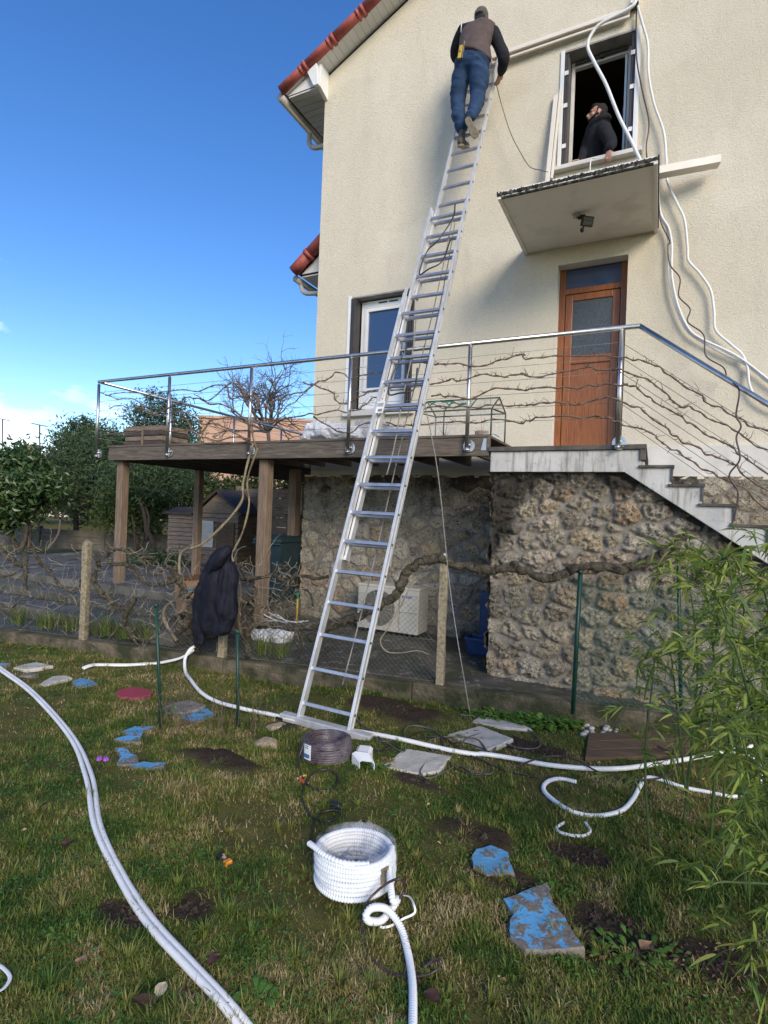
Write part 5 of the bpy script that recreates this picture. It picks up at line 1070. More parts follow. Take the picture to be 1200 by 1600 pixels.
wires = [("black cable making the widest shallow loops across the hose by the slabs", [(600, 440), (700, 400), (800, 350), (900, 380), (1000, 450), (1090, 490), (1100, 535), (1010, 540), (930, 500), (900, 430), (960, 400), (1050, 420), (1150, 470)], .004, 'cable'),
         ("thin grey cable zigzagging between ladder foot and middle slab", [(520, 280), (540, 340), (620, 395), (700, 380), (780, 395), (830, 440), (900, 470), (950, 440), (1000, 380), (1080, 360), (1140, 400), (1200, 410)], .0035, 'grey_cable'),
         ("grey rope-like cable looping widest over the stone slabs", [(490, 250), (510, 300), (560, 340), (640, 400), (720, 440), (720, 350), (760, 325), (860, 350), (900, 420), (850, 430), (820, 400), (900, 375), (1040, 385), (1100, 450), (1130, 400), (1060, 380)], .0055, 'grey_cable'),
         ("thin black cable trailing from the ladder foot to the slabs and bamboo", [(580, 430), (680, 425), (760, 385), (880, 375), (960, 430), (1040, 470), (1120, 505), (1200, 535), (1330, 560)], .0045, 'cable'),
         ("grey cable knotted over the front stone slab", [(840, 430), (880, 490), (830, 480), (790, 530), (830, 560), (920, 520), (960, 500), (1020, 530), (1100, 540), (1110, 510), (1040, 460), (960, 440)], .0045, 'grey_cable')]
for lab, pts, r, mt in wires: run('loose_cable', lab, 'cable', ground_line(ZA, pts, .02), r, mt, 8, 'loose cables on the stone slabs')
run('loose_cable', 'grey cable bending round the rear stone slab', 'cable', ground_line(ZB, [(-60, 95), (60, 108), (150, 125), (235, 165), (272, 205), (255, 232), (180, 230), (100, 200), (60, 170), (0, 160)], .02), .0055, 'grey_cable', 8)
run('brown_cable', 'brown cable lying over the white hose by the wooden board', 'cable', ground_line(ZB, [(190, 300), (280, 270), (360, 265), (430, 285), (500, 325), (580, 350), (680, 362), (790, 345), (830, 300), (820, 260), (750, 225)], .05), .006, 'copper', 8)

# ================================================================ STEPPING STONES AND THINGS ON THE LAWN
def flat_stone(label, pts, mat, box=None, th=.03, name='stepping_stone', cat='stone', group=None, tilt=0):
    P = [lay(*(zc(x, y, box) if box else (x, y)), .0) for x, y in pts]; c = np.mean(P, 0)
    P = spline(P, 5, closed=True) if len(P) > 12 else np.array(P)
    # subdivide edges and roughen the outline
    Q = []
    for i in range(len(P)):
        p, q = P[i], P[(i + 1) % len(P)]; k = max(1, int(np.linalg.norm(q - p) / .03))
        for j in range(k): Q.append(p + (q - p) * j / k)
    Q = np.array(Q); Q = Q + (np.random.rand(*Q.shape) - .5) * .010; zt = Q[:, 2].mean() + th * .55 + .006
    Q[:, 2] = zt + (Q[:, 1] - c[1]) * -.03
    rings = [Q - Z_ * th * 1.3, Q - Z_ * .008, c + (Q - c) * .97]
    rings[2][:, 2] = Q[:, 2]; 
    for s in (.75, .5, .25, .05): r = c + (Q - c) * s; r[:, 2] = zt + (r[:, 1] - c[1]) * -.03 + (vnoise(r * 14, 3) - .5) * .008; rings.append(r)
    m = MB(); m.loft(rings, smooth=False); o = m.build(name, mat, None, org=c); return tag(o, label, cat, group)
flat_stone('pale grey slab lying nearest the ladder foot, under a knot of cable', [(620, 512), (722, 440), (925, 480), (872, 545), (800, 552)], 'slab', ZA)
flat_stone('pale grey diamond slab with loose cables across it, in the middle of three', [(905, 370), (1060, 338), (1205, 402), (1120, 440), (1080, 442)], 'slab', ZA)
flat_stone('pale grey slab farthest back by the kerb weeds', [(1020, 312), (1052, 294), (1240, 330), (1290, 355), (1180, 345)], 'slab', ZA)
flat_stone('larger grey slab near the left edge of the lawn by the kerb', [(60, 645), (110, 625), (165, 620), (235, 640), (190, 650), (120, 662)], 'slab', Z8)
flat_stone('grey slab between the larger grey slab and the blue stone on the left', [(175, 717), (230, 690), (290, 682), (322, 694), (270, 708), (200, 725)], 'slab', Z8)
flat_stone('small sunken grey slab beside the twin hose on the left', [(75, 680), (120, 670), (170, 678), (140, 688)], 'rockgrey', Z8)
flat_stone('dark grey flat rock behind the large blue stone by the green stake', [(725, 828), (780, 808), (850, 800), (918, 828), (880, 852), (800, 862), (740, 848)], 'rockgrey', Z8, th=.06)
flat_stone('small blue stone between grey slab and red stone', [(320, 716), (355, 702), (400, 703), (445, 715), (400, 728), (345, 731)], 'blue', Z8)
flat_stone('blue painted stone in front of the dark rock between two green stakes', [(803, 872), (860, 850), (925, 832), (962, 854), (930, 876), (868, 892)], 'blue', Z8)
flat_stone('narrow blue stone, rearmost of the group left of the stake', [(538, 935), (600, 912), (697, 915), (660, 930), (580, 945)], 'blue', Z8)
flat_stone('half blue stone wedge, second of the group left of the stake', [(508, 967), (560, 950), (640, 935), (628, 985), (560, 982)], 'blue_worn', Z8)
flat_stone('bent blue and grey stone beside the purple crocus', [(513, 1012), (560, 1002), (575, 1030), (610, 1045), (622, 1076), (560, 1080), (518, 1078), (540, 1048)], 'blue_worn', Z8)
flat_stone('long thin blue stone, frontmost of the group left of the stake', [(580, 1085), (640, 1075), (742, 1080), (735, 1100), (660, 1098), (595, 1095)], 'blue', Z8)
flat_stone('sliver of blue stone at the far left edge by the twin hose', [(-30, 630), (20, 625), (48, 629), (30, 637), (-30, 640)], 'blue', Z8)
a = np.arange(16) * math.pi / 8
flat_stone('round red painted stepping stone on the left of the lawn', [(598 + 80 * math.cos(t) + 5 * math.sin(3 * t), 760 + 26 * math.sin(t)) for t in a], 'red', Z8)
flat_stone('rounded blue stone at the edge of the dug soil', [(736, 1348), (745, 1336), (768, 1334), (794, 1343), (803, 1373), (783, 1375), (760, 1372), (738, 1362)], 'blue', None, .045)
flat_stone('big flaking blue and grey stone with a pointed corner in the foreground', [(784, 1413), (815, 1404), (855, 1393), (862, 1418), (885, 1448), (911, 1497), (868, 1496), (820, 1494), (797, 1472), (796, 1450), (800, 1438)], 'blue_worn', None, .05)
def rock(label, px, py, r, mat, box=None, name='rock', cat='rock', flat=.45):
    c = lay(*(zc(px, py, box) if box else (px, py)), 0); m = MB(); m.ball(c, (r, r * .7, r * flat), 12)
    V = np.array(m.v); d = V - c; k = 1 + (fbm(V * 9 / max(r, .05) * .12 + c, 3, 3) - .45) * 1.1; m.v = [tuple(q) for q in c + d * k[:, None]]
    o = m.build(name, mat, None, org=c); return tag(o, label, cat)
rock('tan pitted rock beside the dark soil left of the ladder', 100, 418, .115, 'rock', ZA)
rock('flat tan rock behind the white hose at the ladder foot', 155, 335, .10, 'rock', ZA, flat=.3)
for i, (x, y, r) in enumerate(((800, 1060, .022), (830, 1150, .02), (690, 1110, .016))):
    rock(['small tan stone lying in the dead leaves at the lower right', 'small grey stone lowest in the lower right weeds', 'tiny pale stone left of the tan stone at the lower right'][i], x, y, r, 'rock', ZB, 'small_stone', 'stone')
random.seed(11); tpl = []
for i in range(26):
    x, y = random.uniform(440, 660), random.uniform(120, 178); x, y = x, y + (x - 440) * .02; c = lay(*zc(x, y, ZB), .01); m = MB(); r = random.uniform(.018, .034); m.ball(c, (r, r * .8, r * .7), 6)
    tag(m.build('pebble', 'pebble', None, org=c), 'pale pebble in the little heap behind the wooden board', 'pebble', 'pebbles heaped behind the wooden board')
t = thing('ground_board', 'weathered brown wooden board lying flat beside the bamboo', 'board', lay(*zc(640, 230, ZB)))
m = MB()
for k in range(3):
    f0, f1 = k / 3, (k + 1) / 3 - .012; L_ = lambda u_, v_: lay(*zc(468 - 14 * v_ + u_ * (430 - 10 * v_), 185 - 15 * u_ + v_ * 105, ZB), .0)
    m.prism([L_(0, f0), L_(1, f0), L_(1, f1), L_(0, f1)], Z_ * .03)
m.build('plank', 'boardwood', t, bevel=.004)
# duct elbow offcut
def elbow():
    c = lay(568, 1188, 0); f = -N_; t = thing('duct_offcut', 'white plastic channel piece with a flared end on the grass by the cable coil', 'duct piece', c); m = MB()
    x = U_ * .95 + N_ * .3; x /= np.linalg.norm(x); d = np.cross(Z_, x)
    secs = [(0, .050, .075), (.09, .048, .072), (.13, .062, .085)]; G = []
    for s_, w, h in secs: G.append([c + d * (.05 - s_) - x * w, c + d * (.05 - s_) - x * w + Z_ * h * .85, c + d * (.05 - s_) - x * w * .7 + Z_ * h, c + d * (.05 - s_) + x * w * .7 + Z_ * h, c + d * (.05 - s_) + x * w + Z_ * h * .85, c + d * (.05 - s_) + x * w])
    m.sheet(np.array(G), smooth=False); m.build('channel', 'white', t, solid=.004, fix=False)
    m = MB(); G = [[q + np.array([0, 0, .0]) for q in G[-1]], [c + d * (-.15) + (q - (c + d * -.08)) * .75 + x * .05 - Z_ * .0 for q in G[-1]]]; m.sheet(np.array(G), smooth=False); m.build('flared_lip', 'white', t, solid=.004, fix=False)
elbow()
def knife():
    c = lay(350, 1343, .018); p = lay(342, 1336, .02); q = lay(361, 1352, .02); d = (q - p) / np.linalg.norm(q - p); s = np.cross(d, Z_)
    t = thing('utility_knife', 'black and orange cutting tool dropped on the grass beside the twin hose', 'tool', c)
    m = MB(); m.obox(c - d * .008, d * .042, s * .016, Z_ * .010); m.build('handle', 'dark', t, bevel=.005)
    m = MB(); m.obox(c + d * .034, d * .014, s * .017, Z_ * .012); m.obox(c - d * .02 - s * .010, d * .010, s * .006, Z_ * .012); m.build('slider', 'orange', t, bevel=.004)
    m = MB(); m.obox(c + d * .054, d * .007, s * .010, Z_ * .004); m.build('blade', 'steel', t); m = MB(); m.obox(c + d * .0 + Z_ * .0105, d * .009, s * .007, Z_ * .002); m.build('button', 'pvc', t)
knife()
def sleeve():
    c = lay(525, 1258, .02); m = MB(); a = np.linspace(0, 2 * math.pi, 21)[:-1]; x = U_; R = [(.018, -.028), (.020, -.020), (.019, 0), (.020, .020), (.018, .028), (.013, .028), (.013, -.028)]
    m.loft([c + x * h + np.cos(a)[:, None] * N_ * r + np.sin(a)[:, None] * Z_ * r for r, h in R], cap=False); tag(m.build('black_sleeve', 'dark', None, org=c), 'short black pipe sleeve on the grass between the two coils', 'sleeve')
    c = lay(*zc(250, 562, ZA), .015); t = thing('small_pliers', 'small tool with red and yellow grips in the grass by the cable coil', 'tool', c)
    m = MB(); m.tube(spline([c, c + U_ * .035 - N_ * .012, c + U_ * .06 - N_ * .03], 5), [.008] * 11, 8); m.build('grip', 'redpl', t); m = MB(); m.tube(spline([c, c - U_ * .005 + N_ * .03, c + U_ * .01 + N_ * .055], 5), [.007] * 11, 8); m.build('grip', 'yellow', t)
    m = MB(); m.tube([c, c - U_ * .055 + N_ * .006], [.008, .003], 8, flat=.5); m.build('jaw', 'steel', t)
sleeve()
def crocus():
    c = lay(*zc(455, 1090, Z8), 0)
    t = thing('crocus', 'two small purple crocus flowers on the lawn beside the bent blue stone', 'flower', c)
    for dx in (-.018, .022):
        p = c + U_ * dx + N_ * dx * .4; m = MB(); m.tube([p, p + Z_ * .045], .0025, 6); s = m.build('stem', 'weed', t)
        m = MB()
        for k in range(6):
            a = k * math.pi / 3; d = U_ * math.cos(a) + N_ * math.sin(a); s2 = np.cross(d, Z_); q = p + Z_ * .045
            m.add([q, q + d * .014 + Z_ * .012 + s2 * .008, q + d * .011 + Z_ * .034, q + d * .014 + Z_ * .012 - s2 * .008], [(0, 1, 2, 3)])
        m.build('bloom', 'purple', t, fix=False, solid=.001)
crocus()

# ================================================================ POSTS AND FENCE
def stake(label, top, bot, b=None, r=.011, cap=True, tz=None):
    B = lay(*bot, -.05) if b is None else wl(*bot, b); rt = ray(*top); T = rt * ((B @ N_) / (rt @ N_)) if b is None else wl(*top, b)
    t = thing('green_stake', label, 'fence post', B); m = MB(); m.tube([B, T], r, 10); m.beam(B, T, r * 3.0, .003, N_); m.build('shaft', 'greenpost', t)
    if cap: m = MB(); m.tube([T - Z_ * .02, T + Z_ * .012], r * 1.45, 10); m.build('cap', 'greenpost', t)
stake('green metal stake standing in the lawn, left of two, near the blue stones', (244, 945), (252, 1150)); stake('shorter green metal stake in the lawn, right of two, in front of the jacket', (371, 986), (372, 1145))
stake('thick green fence post with mesh in front of the rubble wall', (907, 893), (895, 1115), 5.0, .013); stake('thin green fence post half hidden behind the bamboo', (1060, 886), (1064, 1110), 5.25, .010)
def cpost(label, x, top, bot):
    P = fp(x, bot); T = fp(x + (bot - top) * .035, top); t = thing('concrete_post', label, 'fence post', P - Z_ * .1)
    m = MB(); w = .038; h = T[2]; c = P
    n = 14; G = []
    for i in range(n):
        z = P[2] - .12 + (h - P[2] + .12) * i / (n - 1); G.append([c * [1, 1, 0] + FD * sx * (w + random.uniform(-.003, .003)) + FN * sy * (w + random.uniform(-.003, .003)) + Z_ * z for sx, sy in ((-1, -1), (1, -1), (1, 1), (-1, 1))])
    m.loft(G, smooth=False); m.build('shaft', 'post', t, bevel=.008)
    m = MB(); b_ = c * [1, 1, 0] + Z_ * h; m.add([b_ - FD * w - FN * w, b_ + FD * w - FN * w, b_ + FD * w + FN * w, b_ - FD * w + FN * w, b_ + Z_ * .05], [(0, 1, 4), (1, 2, 4), (2, 3, 4), (3, 0, 4)]); m.build('pointed_top', 'post' if x < 300 else 'slab', t)
cpost('lichen covered concrete fence post among the old vines on the left', 131, 849, 990); cpost('concrete fence post with pale pointed top beside the air conditioner', 687, 872, 1072)
cpost('short concrete fence stub below the hanging jacket', 347, 990, 1030)
def mesh_fence(name, label, a0, a1, z0, z1, mat, r=.0013, d=.052):
    t = thing(name, label, 'wire fence', H(a0, fence_b(a0), z0)); L_ = (a1 - a0) / fd[0]; V = []; E_ = []
    Hh = z1 - z0; n = int(L_ / d) + int(Hh / d) + 2
    base = H(a0, fence_b(a0), z0); m = MB()
    def P(s, h): 
        w = .012 * math.sin(s * 3.1) * math.sin(h * 4); return base + FD * s + Z_ * (h + .015 * math.sin(s * 2.3) * h) + FN * w
    for sg in (1, -1):
        for k in range(-int(Hh / d) - 1, int(L_ / d) + int(Hh / d) + 2):
            pts = []
            for j in range(0, int(Hh / d * 2) + 1, 3):
                h = j * d / 2; s = k * d + sg * h
                if 0 <= s <= L_: pts.append(P(s, h))
            if len(pts) > 1: m.tube(pts, r, 3, cap=False, smooth=False)
    m.build('mesh', mat, t, fix=False)
    m = MB()
    for h in (.02, Hh * .5, Hh - .01): m.tube([P(s, h) for s in np.linspace(0, L_, 30)], .0017, 4)
    m.build('line_wire', 'wire', t)
mesh_fence('wire_fence', 'rusty diamond wire mesh strung through the old vines on the left and centre', -8.2, -1.75, -1.60, -.80, 'wire', .0015)
mesh_fence('wire_fence', 'green diamond wire mesh in front of the rubble wall behind the bamboo', -.62, 1.9, -1.62, -.55, 'greenwire', .0016, .05)

# ================================================================ VINES
random.seed(21); np.random.seed(21)
def gnarl(P, r0, r1, k=7, am=.25, seed=0):
    Q = spline(P, k); n = len(Q); rr = np.linspace(r0, r1, n) * (1 + (vnoise(np.stack([np.arange(n) * .55, np.full(n, seed * 1.7)], 1), seed) - .5) * 2 * am)
    Q = Q + (np.stack([vnoise(np.stack([np.arange(n) * .6 + 31 * j, np.full(n, seed * 1.)], 1), seed + j) for j in range(3)], 1) - .5) * r0 * .9
    return Q, rr
def spurs(m, Q, every, ln, r, up=.5):
    for i in range(1, len(Q) - 1):
        if random.random() < every:
            d = np.random.normal(size=3); d[2] = abs(d[2]) * up + d[2] * (1 - up); d /= np.linalg.norm(d); L_ = ln * random.uniform(.4, 1.3)
            p1 = Q[i] + d * L_ * .5 + np.random.normal(size=3) * L_ * .1; p2 = p1 + (d + np.random.normal(size=3) * .5) * L_ * .5
            m.tube([Q[i], p1, p2], [r, r * .8, r * .45], 5)
            if random.random() < .4: m.tube([p1, p1 + np.random.normal(size=3) * L_ * .25], [r * .7, r * .4], 4)
def oldvine(label, paths, box, r0, r1, off=0, twigs=True, under=True):
    P0 = fp(*zc(*paths[0][0], box), off); t = thing('old_vine', label, 'vine', P0)
    tw = MB()
    for i, p in enumerate(paths):
        P = [fp(*zc(x, y, box), off + .05 * math.sin(j * 1.9 + i * 2)) for j, (x, y) in enumerate(p)]
        f = .75 ** min(i, 3) if i else 1; Q, rr = gnarl(P, r0 * f, r1 * f, 7, .3, i + len(paths)); m = MB(); m.tube(Q, rr, 9); m.build('trunk' if i == 0 else 'limb', 'bark', t)
        if twigs: spurs(tw, Q, .55, .11, .0035, .6); spurs(tw, Q, .2, .2, .003, .2)
    if twigs: tw.build('twigs', 'twig', t)
oldvine('gnarled old vine at the left edge arching towards the concrete post', [[(-60, 100), (0, 120), (50, 155), (90, 180), (112, 172)], [(112, 128), (116, 200), (112, 292)], [(150, 105), (180, 170), (230, 215), (270, 275), (320, 300), (355, 285), (362, 240)], [(-50, 350), (0, 352), (40, 372), (85, 340), (100, 300)], [(-40, 200), (20, 230), (70, 215)]], Z8, .034, .026)
oldvine('gnarled old vine looping behind the left post of the deck', [[(600, 500), (565, 460), (560, 400), (600, 335), (540, 375), (490, 335), (440, 290), (420, 235), (440, 190), (430, 140)], [(590, 185), (550, 175), (490, 170), (475, 145), (505, 112), (550, 112), (605, 135), (640, 128), (680, 150)], [(590, 190), (620, 240), (680, 270), (760, 258), (800, 240)], [(640, 140), (655, 205), (700, 222), (740, 190), (795, 205)], [(600, 500), (640, 515), (700, 500), (720, 450)]], Z8, .033, .022)
oldvine('thick forked vine trunk beside the jacket', [[(880, 560), (850, 500), (838, 430), (860, 370), (830, 310), (805, 260), (770, 185)], [(850, 370), (890, 320), (930, 270), (960, 220), (990, 190)], [(838, 440), (800, 480), (780, 430), (800, 400), (830, 390)], [(805, 260), (760, 255), (700, 262)], [(920, 240), (870, 290), (820, 330)]], Z8, .050, .03)
oldvine('dark vine limbs spreading right from the deck post towards the ladder', [[(30, 985), (18, 930), (25, 870), (60, 845), (150, 856), (300, 862), (430, 830), (530, 800), (620, 750)], [(-10, 640), (60, 636), (130, 625), (190, 650), (240, 625), (320, 640), (385, 632)], [(20, 735), (60, 762), (130, 760), (195, 690), (230, 635)], [(265, 680), (300, 710), (312, 765)], [(250, 990), (265, 930), (240, 870)], [(130, 625), (160, 580), (200, 600)], [(-20, 570), (20, 640), (60, 700), (20, 740)]], Z6, .030, .022)
def branch_big():
    P0 = fp(*zc(430, 830, Z6), -.05); t = thing('old_vine', 'long thick vine trunk running level over the pointed concrete post and across the stone wall', 'vine', P0)
    P = [fp(*zc(x, y, Z6), -.03 - .02 * i * 0) for i, (x, y) in enumerate([(300, 900), (430, 838), (530, 805), (620, 750), (690, 700), (720, 620), (790, 565), (850, 556), (900, 560), (1000, 590), (1100, 600), (1200, 588)])] + [fp(*zc(x, y, Z7), -.03) for x, y in [(180, 440), (290, 472), (370, 456), (450, 430), (600, 440), (700, 410), (765, 378), (815, 348), (870, 300)]]
    Q, rr = gnarl(P, .042, .038, 9, .32, 5); rr[-12:] *= np.linspace(1, .5, 12); m = MB(); m.tube(Q, rr, 12); m.build('trunk', 'bark', t)
    m = MB(); P = [fp(*zc(x, y, Z7), -.05) for x, y in [(640, 430), (700, 425), (780, 395), (830, 372)]]; Q2, r2_ = gnarl(P, .03, .018, 7, .3, 9); m.tube(Q2, r2_, 9); m.build('limb', 'bark', t)
    for path in ([(770, 630), (740, 690), (700, 770), (640, 870), (612, 920), (640, 965), (700, 972), (780, 962), (830, 980)], [(690, 660), (700, 720), (690, 800), (695, 870)]):
        m = MB(); P = [fp(*zc(x, y, Z6), -.02) for x, y in path]; m.tube(spline(P, 7), np.linspace(.009, .004, (len(P) - 1) * 7 + 1), 7); m.build('shoot', 'twig', t)
    m = MB(); spurs(m, Q, .30, .07, .003); m.build('twigs', 'twig', t)
branch_big()
def pale_vine():
    t = thing('climbing_vine', 'pale smooth vine climbing the right deck post and spreading along the railing wires', 'vine', fp(*zc(880, 560, Z8)))
    def mixp(path, b0, b1):
        n = len(path); return [wl(*zc(x, y, Z5), b0 + (b1 - b0) * i / (n - 1)) for i, (x, y) in enumerate(path)]
    P = mixp([(1130, 380), (1112, 440), (1085, 560), (1078, 640), (1000, 740), (900, 830), (815, 862), (800, 940), (815, 1040), (740, 1110), (735, 1170), (790, 1260)], 5.22, 4.35); Q = spline(P, 8); m = MB(); m.tube(Q, np.linspace(.013, .019, len(Q)) * (1 + .15 * np.sin(np.arange(len(Q)) * .8)), 9); m.build('trunk', 'pale', t)
    P = mixp([(1150, 400), (1105, 540), (1112, 650), (1085, 770), (1050, 845), (1035, 880), (1060, 960), (1075, 1040), (1065, 1150), (1080, 1230)], 5.2, 4.5); Q = spline(P, 8); m = MB(); m.tube(Q, np.linspace(.012, .011, len(Q)) * (1 + .18 * np.sin(np.arange(len(Q)) * .7)), 8); m.build('trunk', 'pale', t)
    random.seed(4)
    # canes that follow the railing wires
    def cane(path, r0, r1, sp=.5, nm='cane', mat='cane'):
        Q = spline(path, 8); n = len(Q); Q = Q + (np.stack([vnoise(np.stack([np.arange(n) * .35 + 31 * j, np.full(n, Q[0][2] * 9)], 1), j) for j in range(3)], 1) - .5) * .05
        m = MB(); m.tube(Q, np.linspace(r0, r1, n) * (1 + .25 * np.sin(np.arange(n) * 1.9)), 6); spurs(m, Q, sp, .075, .0032, .65); m.build(nm, mat, t)
    for path in ([(1140, 400), (1130, 270), (1150, 190), (1090, 170), (1030, 180), (1010, 125), (940, 125), (880, 150), (790, 140), (700, 155), (620, 160), (540, 150), (470, 165)],
                 [(1130, 330), (1080, 260), (1000, 210), (930, 200), (860, 175), (800, 190), (720, 240), (640, 230), (560, 215), (480, 225)],
                 [(1120, 360), (1040, 330), (980, 300), (900, 290), (850, 250), (780, 240), (690, 255), (600, 190), (520, 180), (440, 150)],
                 [(1140, 380), (1060, 350), (960, 370), (900, 350), (840, 320), (760, 330), (650, 320), (560, 340), (460, 345)],
                 [(1135, 200), (1080, 150), (1060, 110), (1010, 120), (930, 190), (870, 160)],
                 [(1125, 300), (1060, 270), (960, 280), (880, 340), (840, 290), (800, 270), (740, 290)]):
        cane([wl(*zc(x, y, Z5), RB - .03 + .03 * math.sin(i * 2.2)) for i, (x, y) in enumerate(path)], .011, .006)
    for path in ([(-60, 870), (20, 830), (90, 800), (150, 790), (240, 740), (320, 700), (400, 720), (480, 700), (560, 690)], [(-50, 930), (60, 915), (180, 900), (280, 880), (360, 880), (420, 870), (480, 820), (540, 810)],
                 [(160, 740), (240, 760), (300, 790), (330, 840), (400, 830), (470, 790), (530, 785)], [(200, 900), (280, 940), (360, 985), (410, 960), (480, 930), (560, 940)], [(-70, 800), (0, 860), (60, 880), (130, 820), (200, 760)]):
        cane([wl(*zc(x, y, Z3), RB - .03 + .03 * math.sin(i * 2.2)) for i, (x, y) in enumerate(path)], .010, .006)
pale_vine()
def stair_vine():
    t = thing('climbing_vine', 'brown vine canes tied along the railing wires before the door and down the stairs', 'vine', H(-.33, RB, .7)); random.seed(8)
    rows = [([(690, 640), (790, 655), (900, 655), (1010, 665), (1100, 635), (1200, 610)], Z3, [(60, 490), (160, 490), (300, 480), (450, 478), (580, 485), (680, 510), (780, 560), (890, 640), (990, 700), (1110, 765), (1200, 810), (1330, 880)]),
            ([(680, 750), (770, 750), (860, 730), (900, 735), (1000, 710), (1110, 715), (1200, 705)], Z3, [(80, 565), (180, 565), (290, 560), (400, 530), (470, 535), (580, 545), (680, 580), (770, 640), (820, 690), (880, 705), (960, 750), (1060, 800), (1150, 855), (1330, 960)]),
            ([(760, 800), (840, 805), (950, 815), (1050, 775), (1200, 785)], Z3, [(90, 630), (190, 620), (320, 618), (440, 610), (560, 600), (640, 620), (720, 680), (800, 720), (850, 760), (940, 820), (1040, 870), (1130, 935), (1330, 1060)]),
            ([(740, 860), (850, 860), (960, 860), (1080, 850), (1200, 855)], Z3, [(80, 690), (200, 688), (320, 680), (400, 690), (490, 660), (580, 680), (670, 720), (760, 790), (850, 850), (960, 905), (1050, 940), (1100, 985), (1330, 1150)]),
            ([(550, 930), (640, 945), (740, 940), (860, 925), (960, 930), (1050, 915), (1200, 930)], Z3, [(80, 760), (200, 750), (250, 735), (430, 740), (520, 745), (600, 780), (700, 805), (760, 860), (850, 910), (940, 970), (1040, 1015), (1200, 1130), (1330, 1220)])]
    for i, (p1, b1, p2) in enumerate(rows):
        P = [wl(*zc(x, y, b1), RB - .02) for x, y in p1] + [wl(*zc(x, y, Z4), RB - .025 - .02 * math.sin(j * 1.7)) for j, (x, y) in enumerate(p2) if j > 0]
        Q = spline(P, 9); n = len(Q); Q = Q + (np.stack([vnoise(np.stack([np.arange(n) * .4 + 31 * j, np.full(n, i * 7.)], 1), j) for j in range(3)], 1) - .5) * .03
        m = MB(); m.tube(Q, np.linspace(.0085, .0075, n) * (1 + .3 * np.sin(np.arange(n) * 1.7)), 6); spurs(m, Q, .42, .065, .0034, .7); m.build('cane', 'cane', t)
stair_vine()

# ================================================================ THINGS BY THE HOUSE
def ac():
    b = 6.42; a0, a1 = wlh(*zc(512, 700, Z6), b)[0], wlh(*zc(785, 700, Z6), b)[0]; z0, z1 = -1.56, -.97; dp = .34
    t = thing('air_conditioner', 'off white outdoor air conditioning unit with round fan grille against the stone wall', 'air conditioner', H(a0, b, z0 - .1))
    m = MB(); m.hbox(a0, a1, b, b + dp, z0, z1); m.hbox(a0 - .006, a1 + .006, b - .006, b + dp + .006, z1 - .03, z1 + .006); m.build('casing', 'acwhite', t, bevel=.012)
    gx, gz, R = a0 + (a1 - a0) * .36, (z0 + z1) / 2, .235
    m = MB(); m.tube([H(gx, b - .004, gz), H(gx, b - .008, gz)], R, 32, smooth=False); m.build('fan_recess', 'dark', t)
    m = MB()
    for k in range(1, 12): m.tube([H(gx + R * k / 11.5 * math.cos(q), b - .018 - .006 * (1 - k / 12), gz + R * k / 11.5 * math.sin(q)) for q in np.linspace(0, 2 * math.pi, 33)[:-1]], .0034, 4, closed=True)
    for k in range(20): q = k * math.pi / 10; m.tube([H(gx + .02 * math.cos(q), b - .024, gz + .02 * math.sin(q)), H(gx + R * math.cos(q), b - .016, gz + R * math.sin(q))], .003, 4)
    m.build('grille', 'acwhite', t)
    m = MB(); m.hbox(a0 + (a1 - a0) * .70, a0 + (a1 - a0) * .703, b - .003, b, z0 + .02, z1 - .04); m.hbox(a0 + (a1 - a0) * .703, a1 - .01, b - .003, b, z0 + .27, z0 + .274); m.build('panel_joint', 'dark', t)
    m = MB(); cx = a0 + (a1 - a0) * .74
    for k in range(5): m.hbox(cx + .028 * k, cx + .028 * k + .019, b - .004, b, z1 - .13, z1 - .105)
    m.build('maker_mark', 'lblue', t)
    for x in (a0 + .08, a1 - .14):
        m = MB(); m.hbox(x, x + .05, b + .02, b + dp - .02, z0 - .045, z0); m.build('foot', 'dark', t)
ac()
def crate():
    c = gpz(*zc(1060, 985, Z6), -1.6); a, b = c @ U_, c @ N_; b = 6.2; c2 = wlh(*zc(1058, 950, Z6), b); a = c2[0]; m = MB(); w, d, h = .15, .11, .19
    t = thing('blue_crate', 'small blue plastic tub on the paving behind the corner of the stone wall', 'tub', H(a, b, -1.6))
    r = lambda s, z: [H(a + s * x * w, b + s * y * d, z) for x, y in ((-1, -1), (1, -1), (1, 1), (-1, 1))]
    m.loft([np.array(r(.8, -1.6)), np.array(r(1, -1.6 + h)), np.array(r(.95, -1.6 + h)), np.array(r(.78, -1.585))], smooth=False); m.build('tub', 'crate', t, bevel=.004)
    m = MB()
    for k in range(4): p = r(1.04, -1.6 + h - .012); m.beam(p[k], p[(k + 1) % 4], .014, .022)
    m.build('rim', 'crate', t)
    c2 = wlh(*zc(1075, 820, Z6), 6.7)
    m = MB(); m.hbox(c2[0] - .06, c2[0] + .07, 6.70, 6.78, -1.58, -.95); o = m.build('dark_board', 'crate', None, bevel=.01, org=H(c2[0], 6.7, -1.6)); tag(o, 'dark blue board standing in the shade behind the blue tub', 'board')
crate()
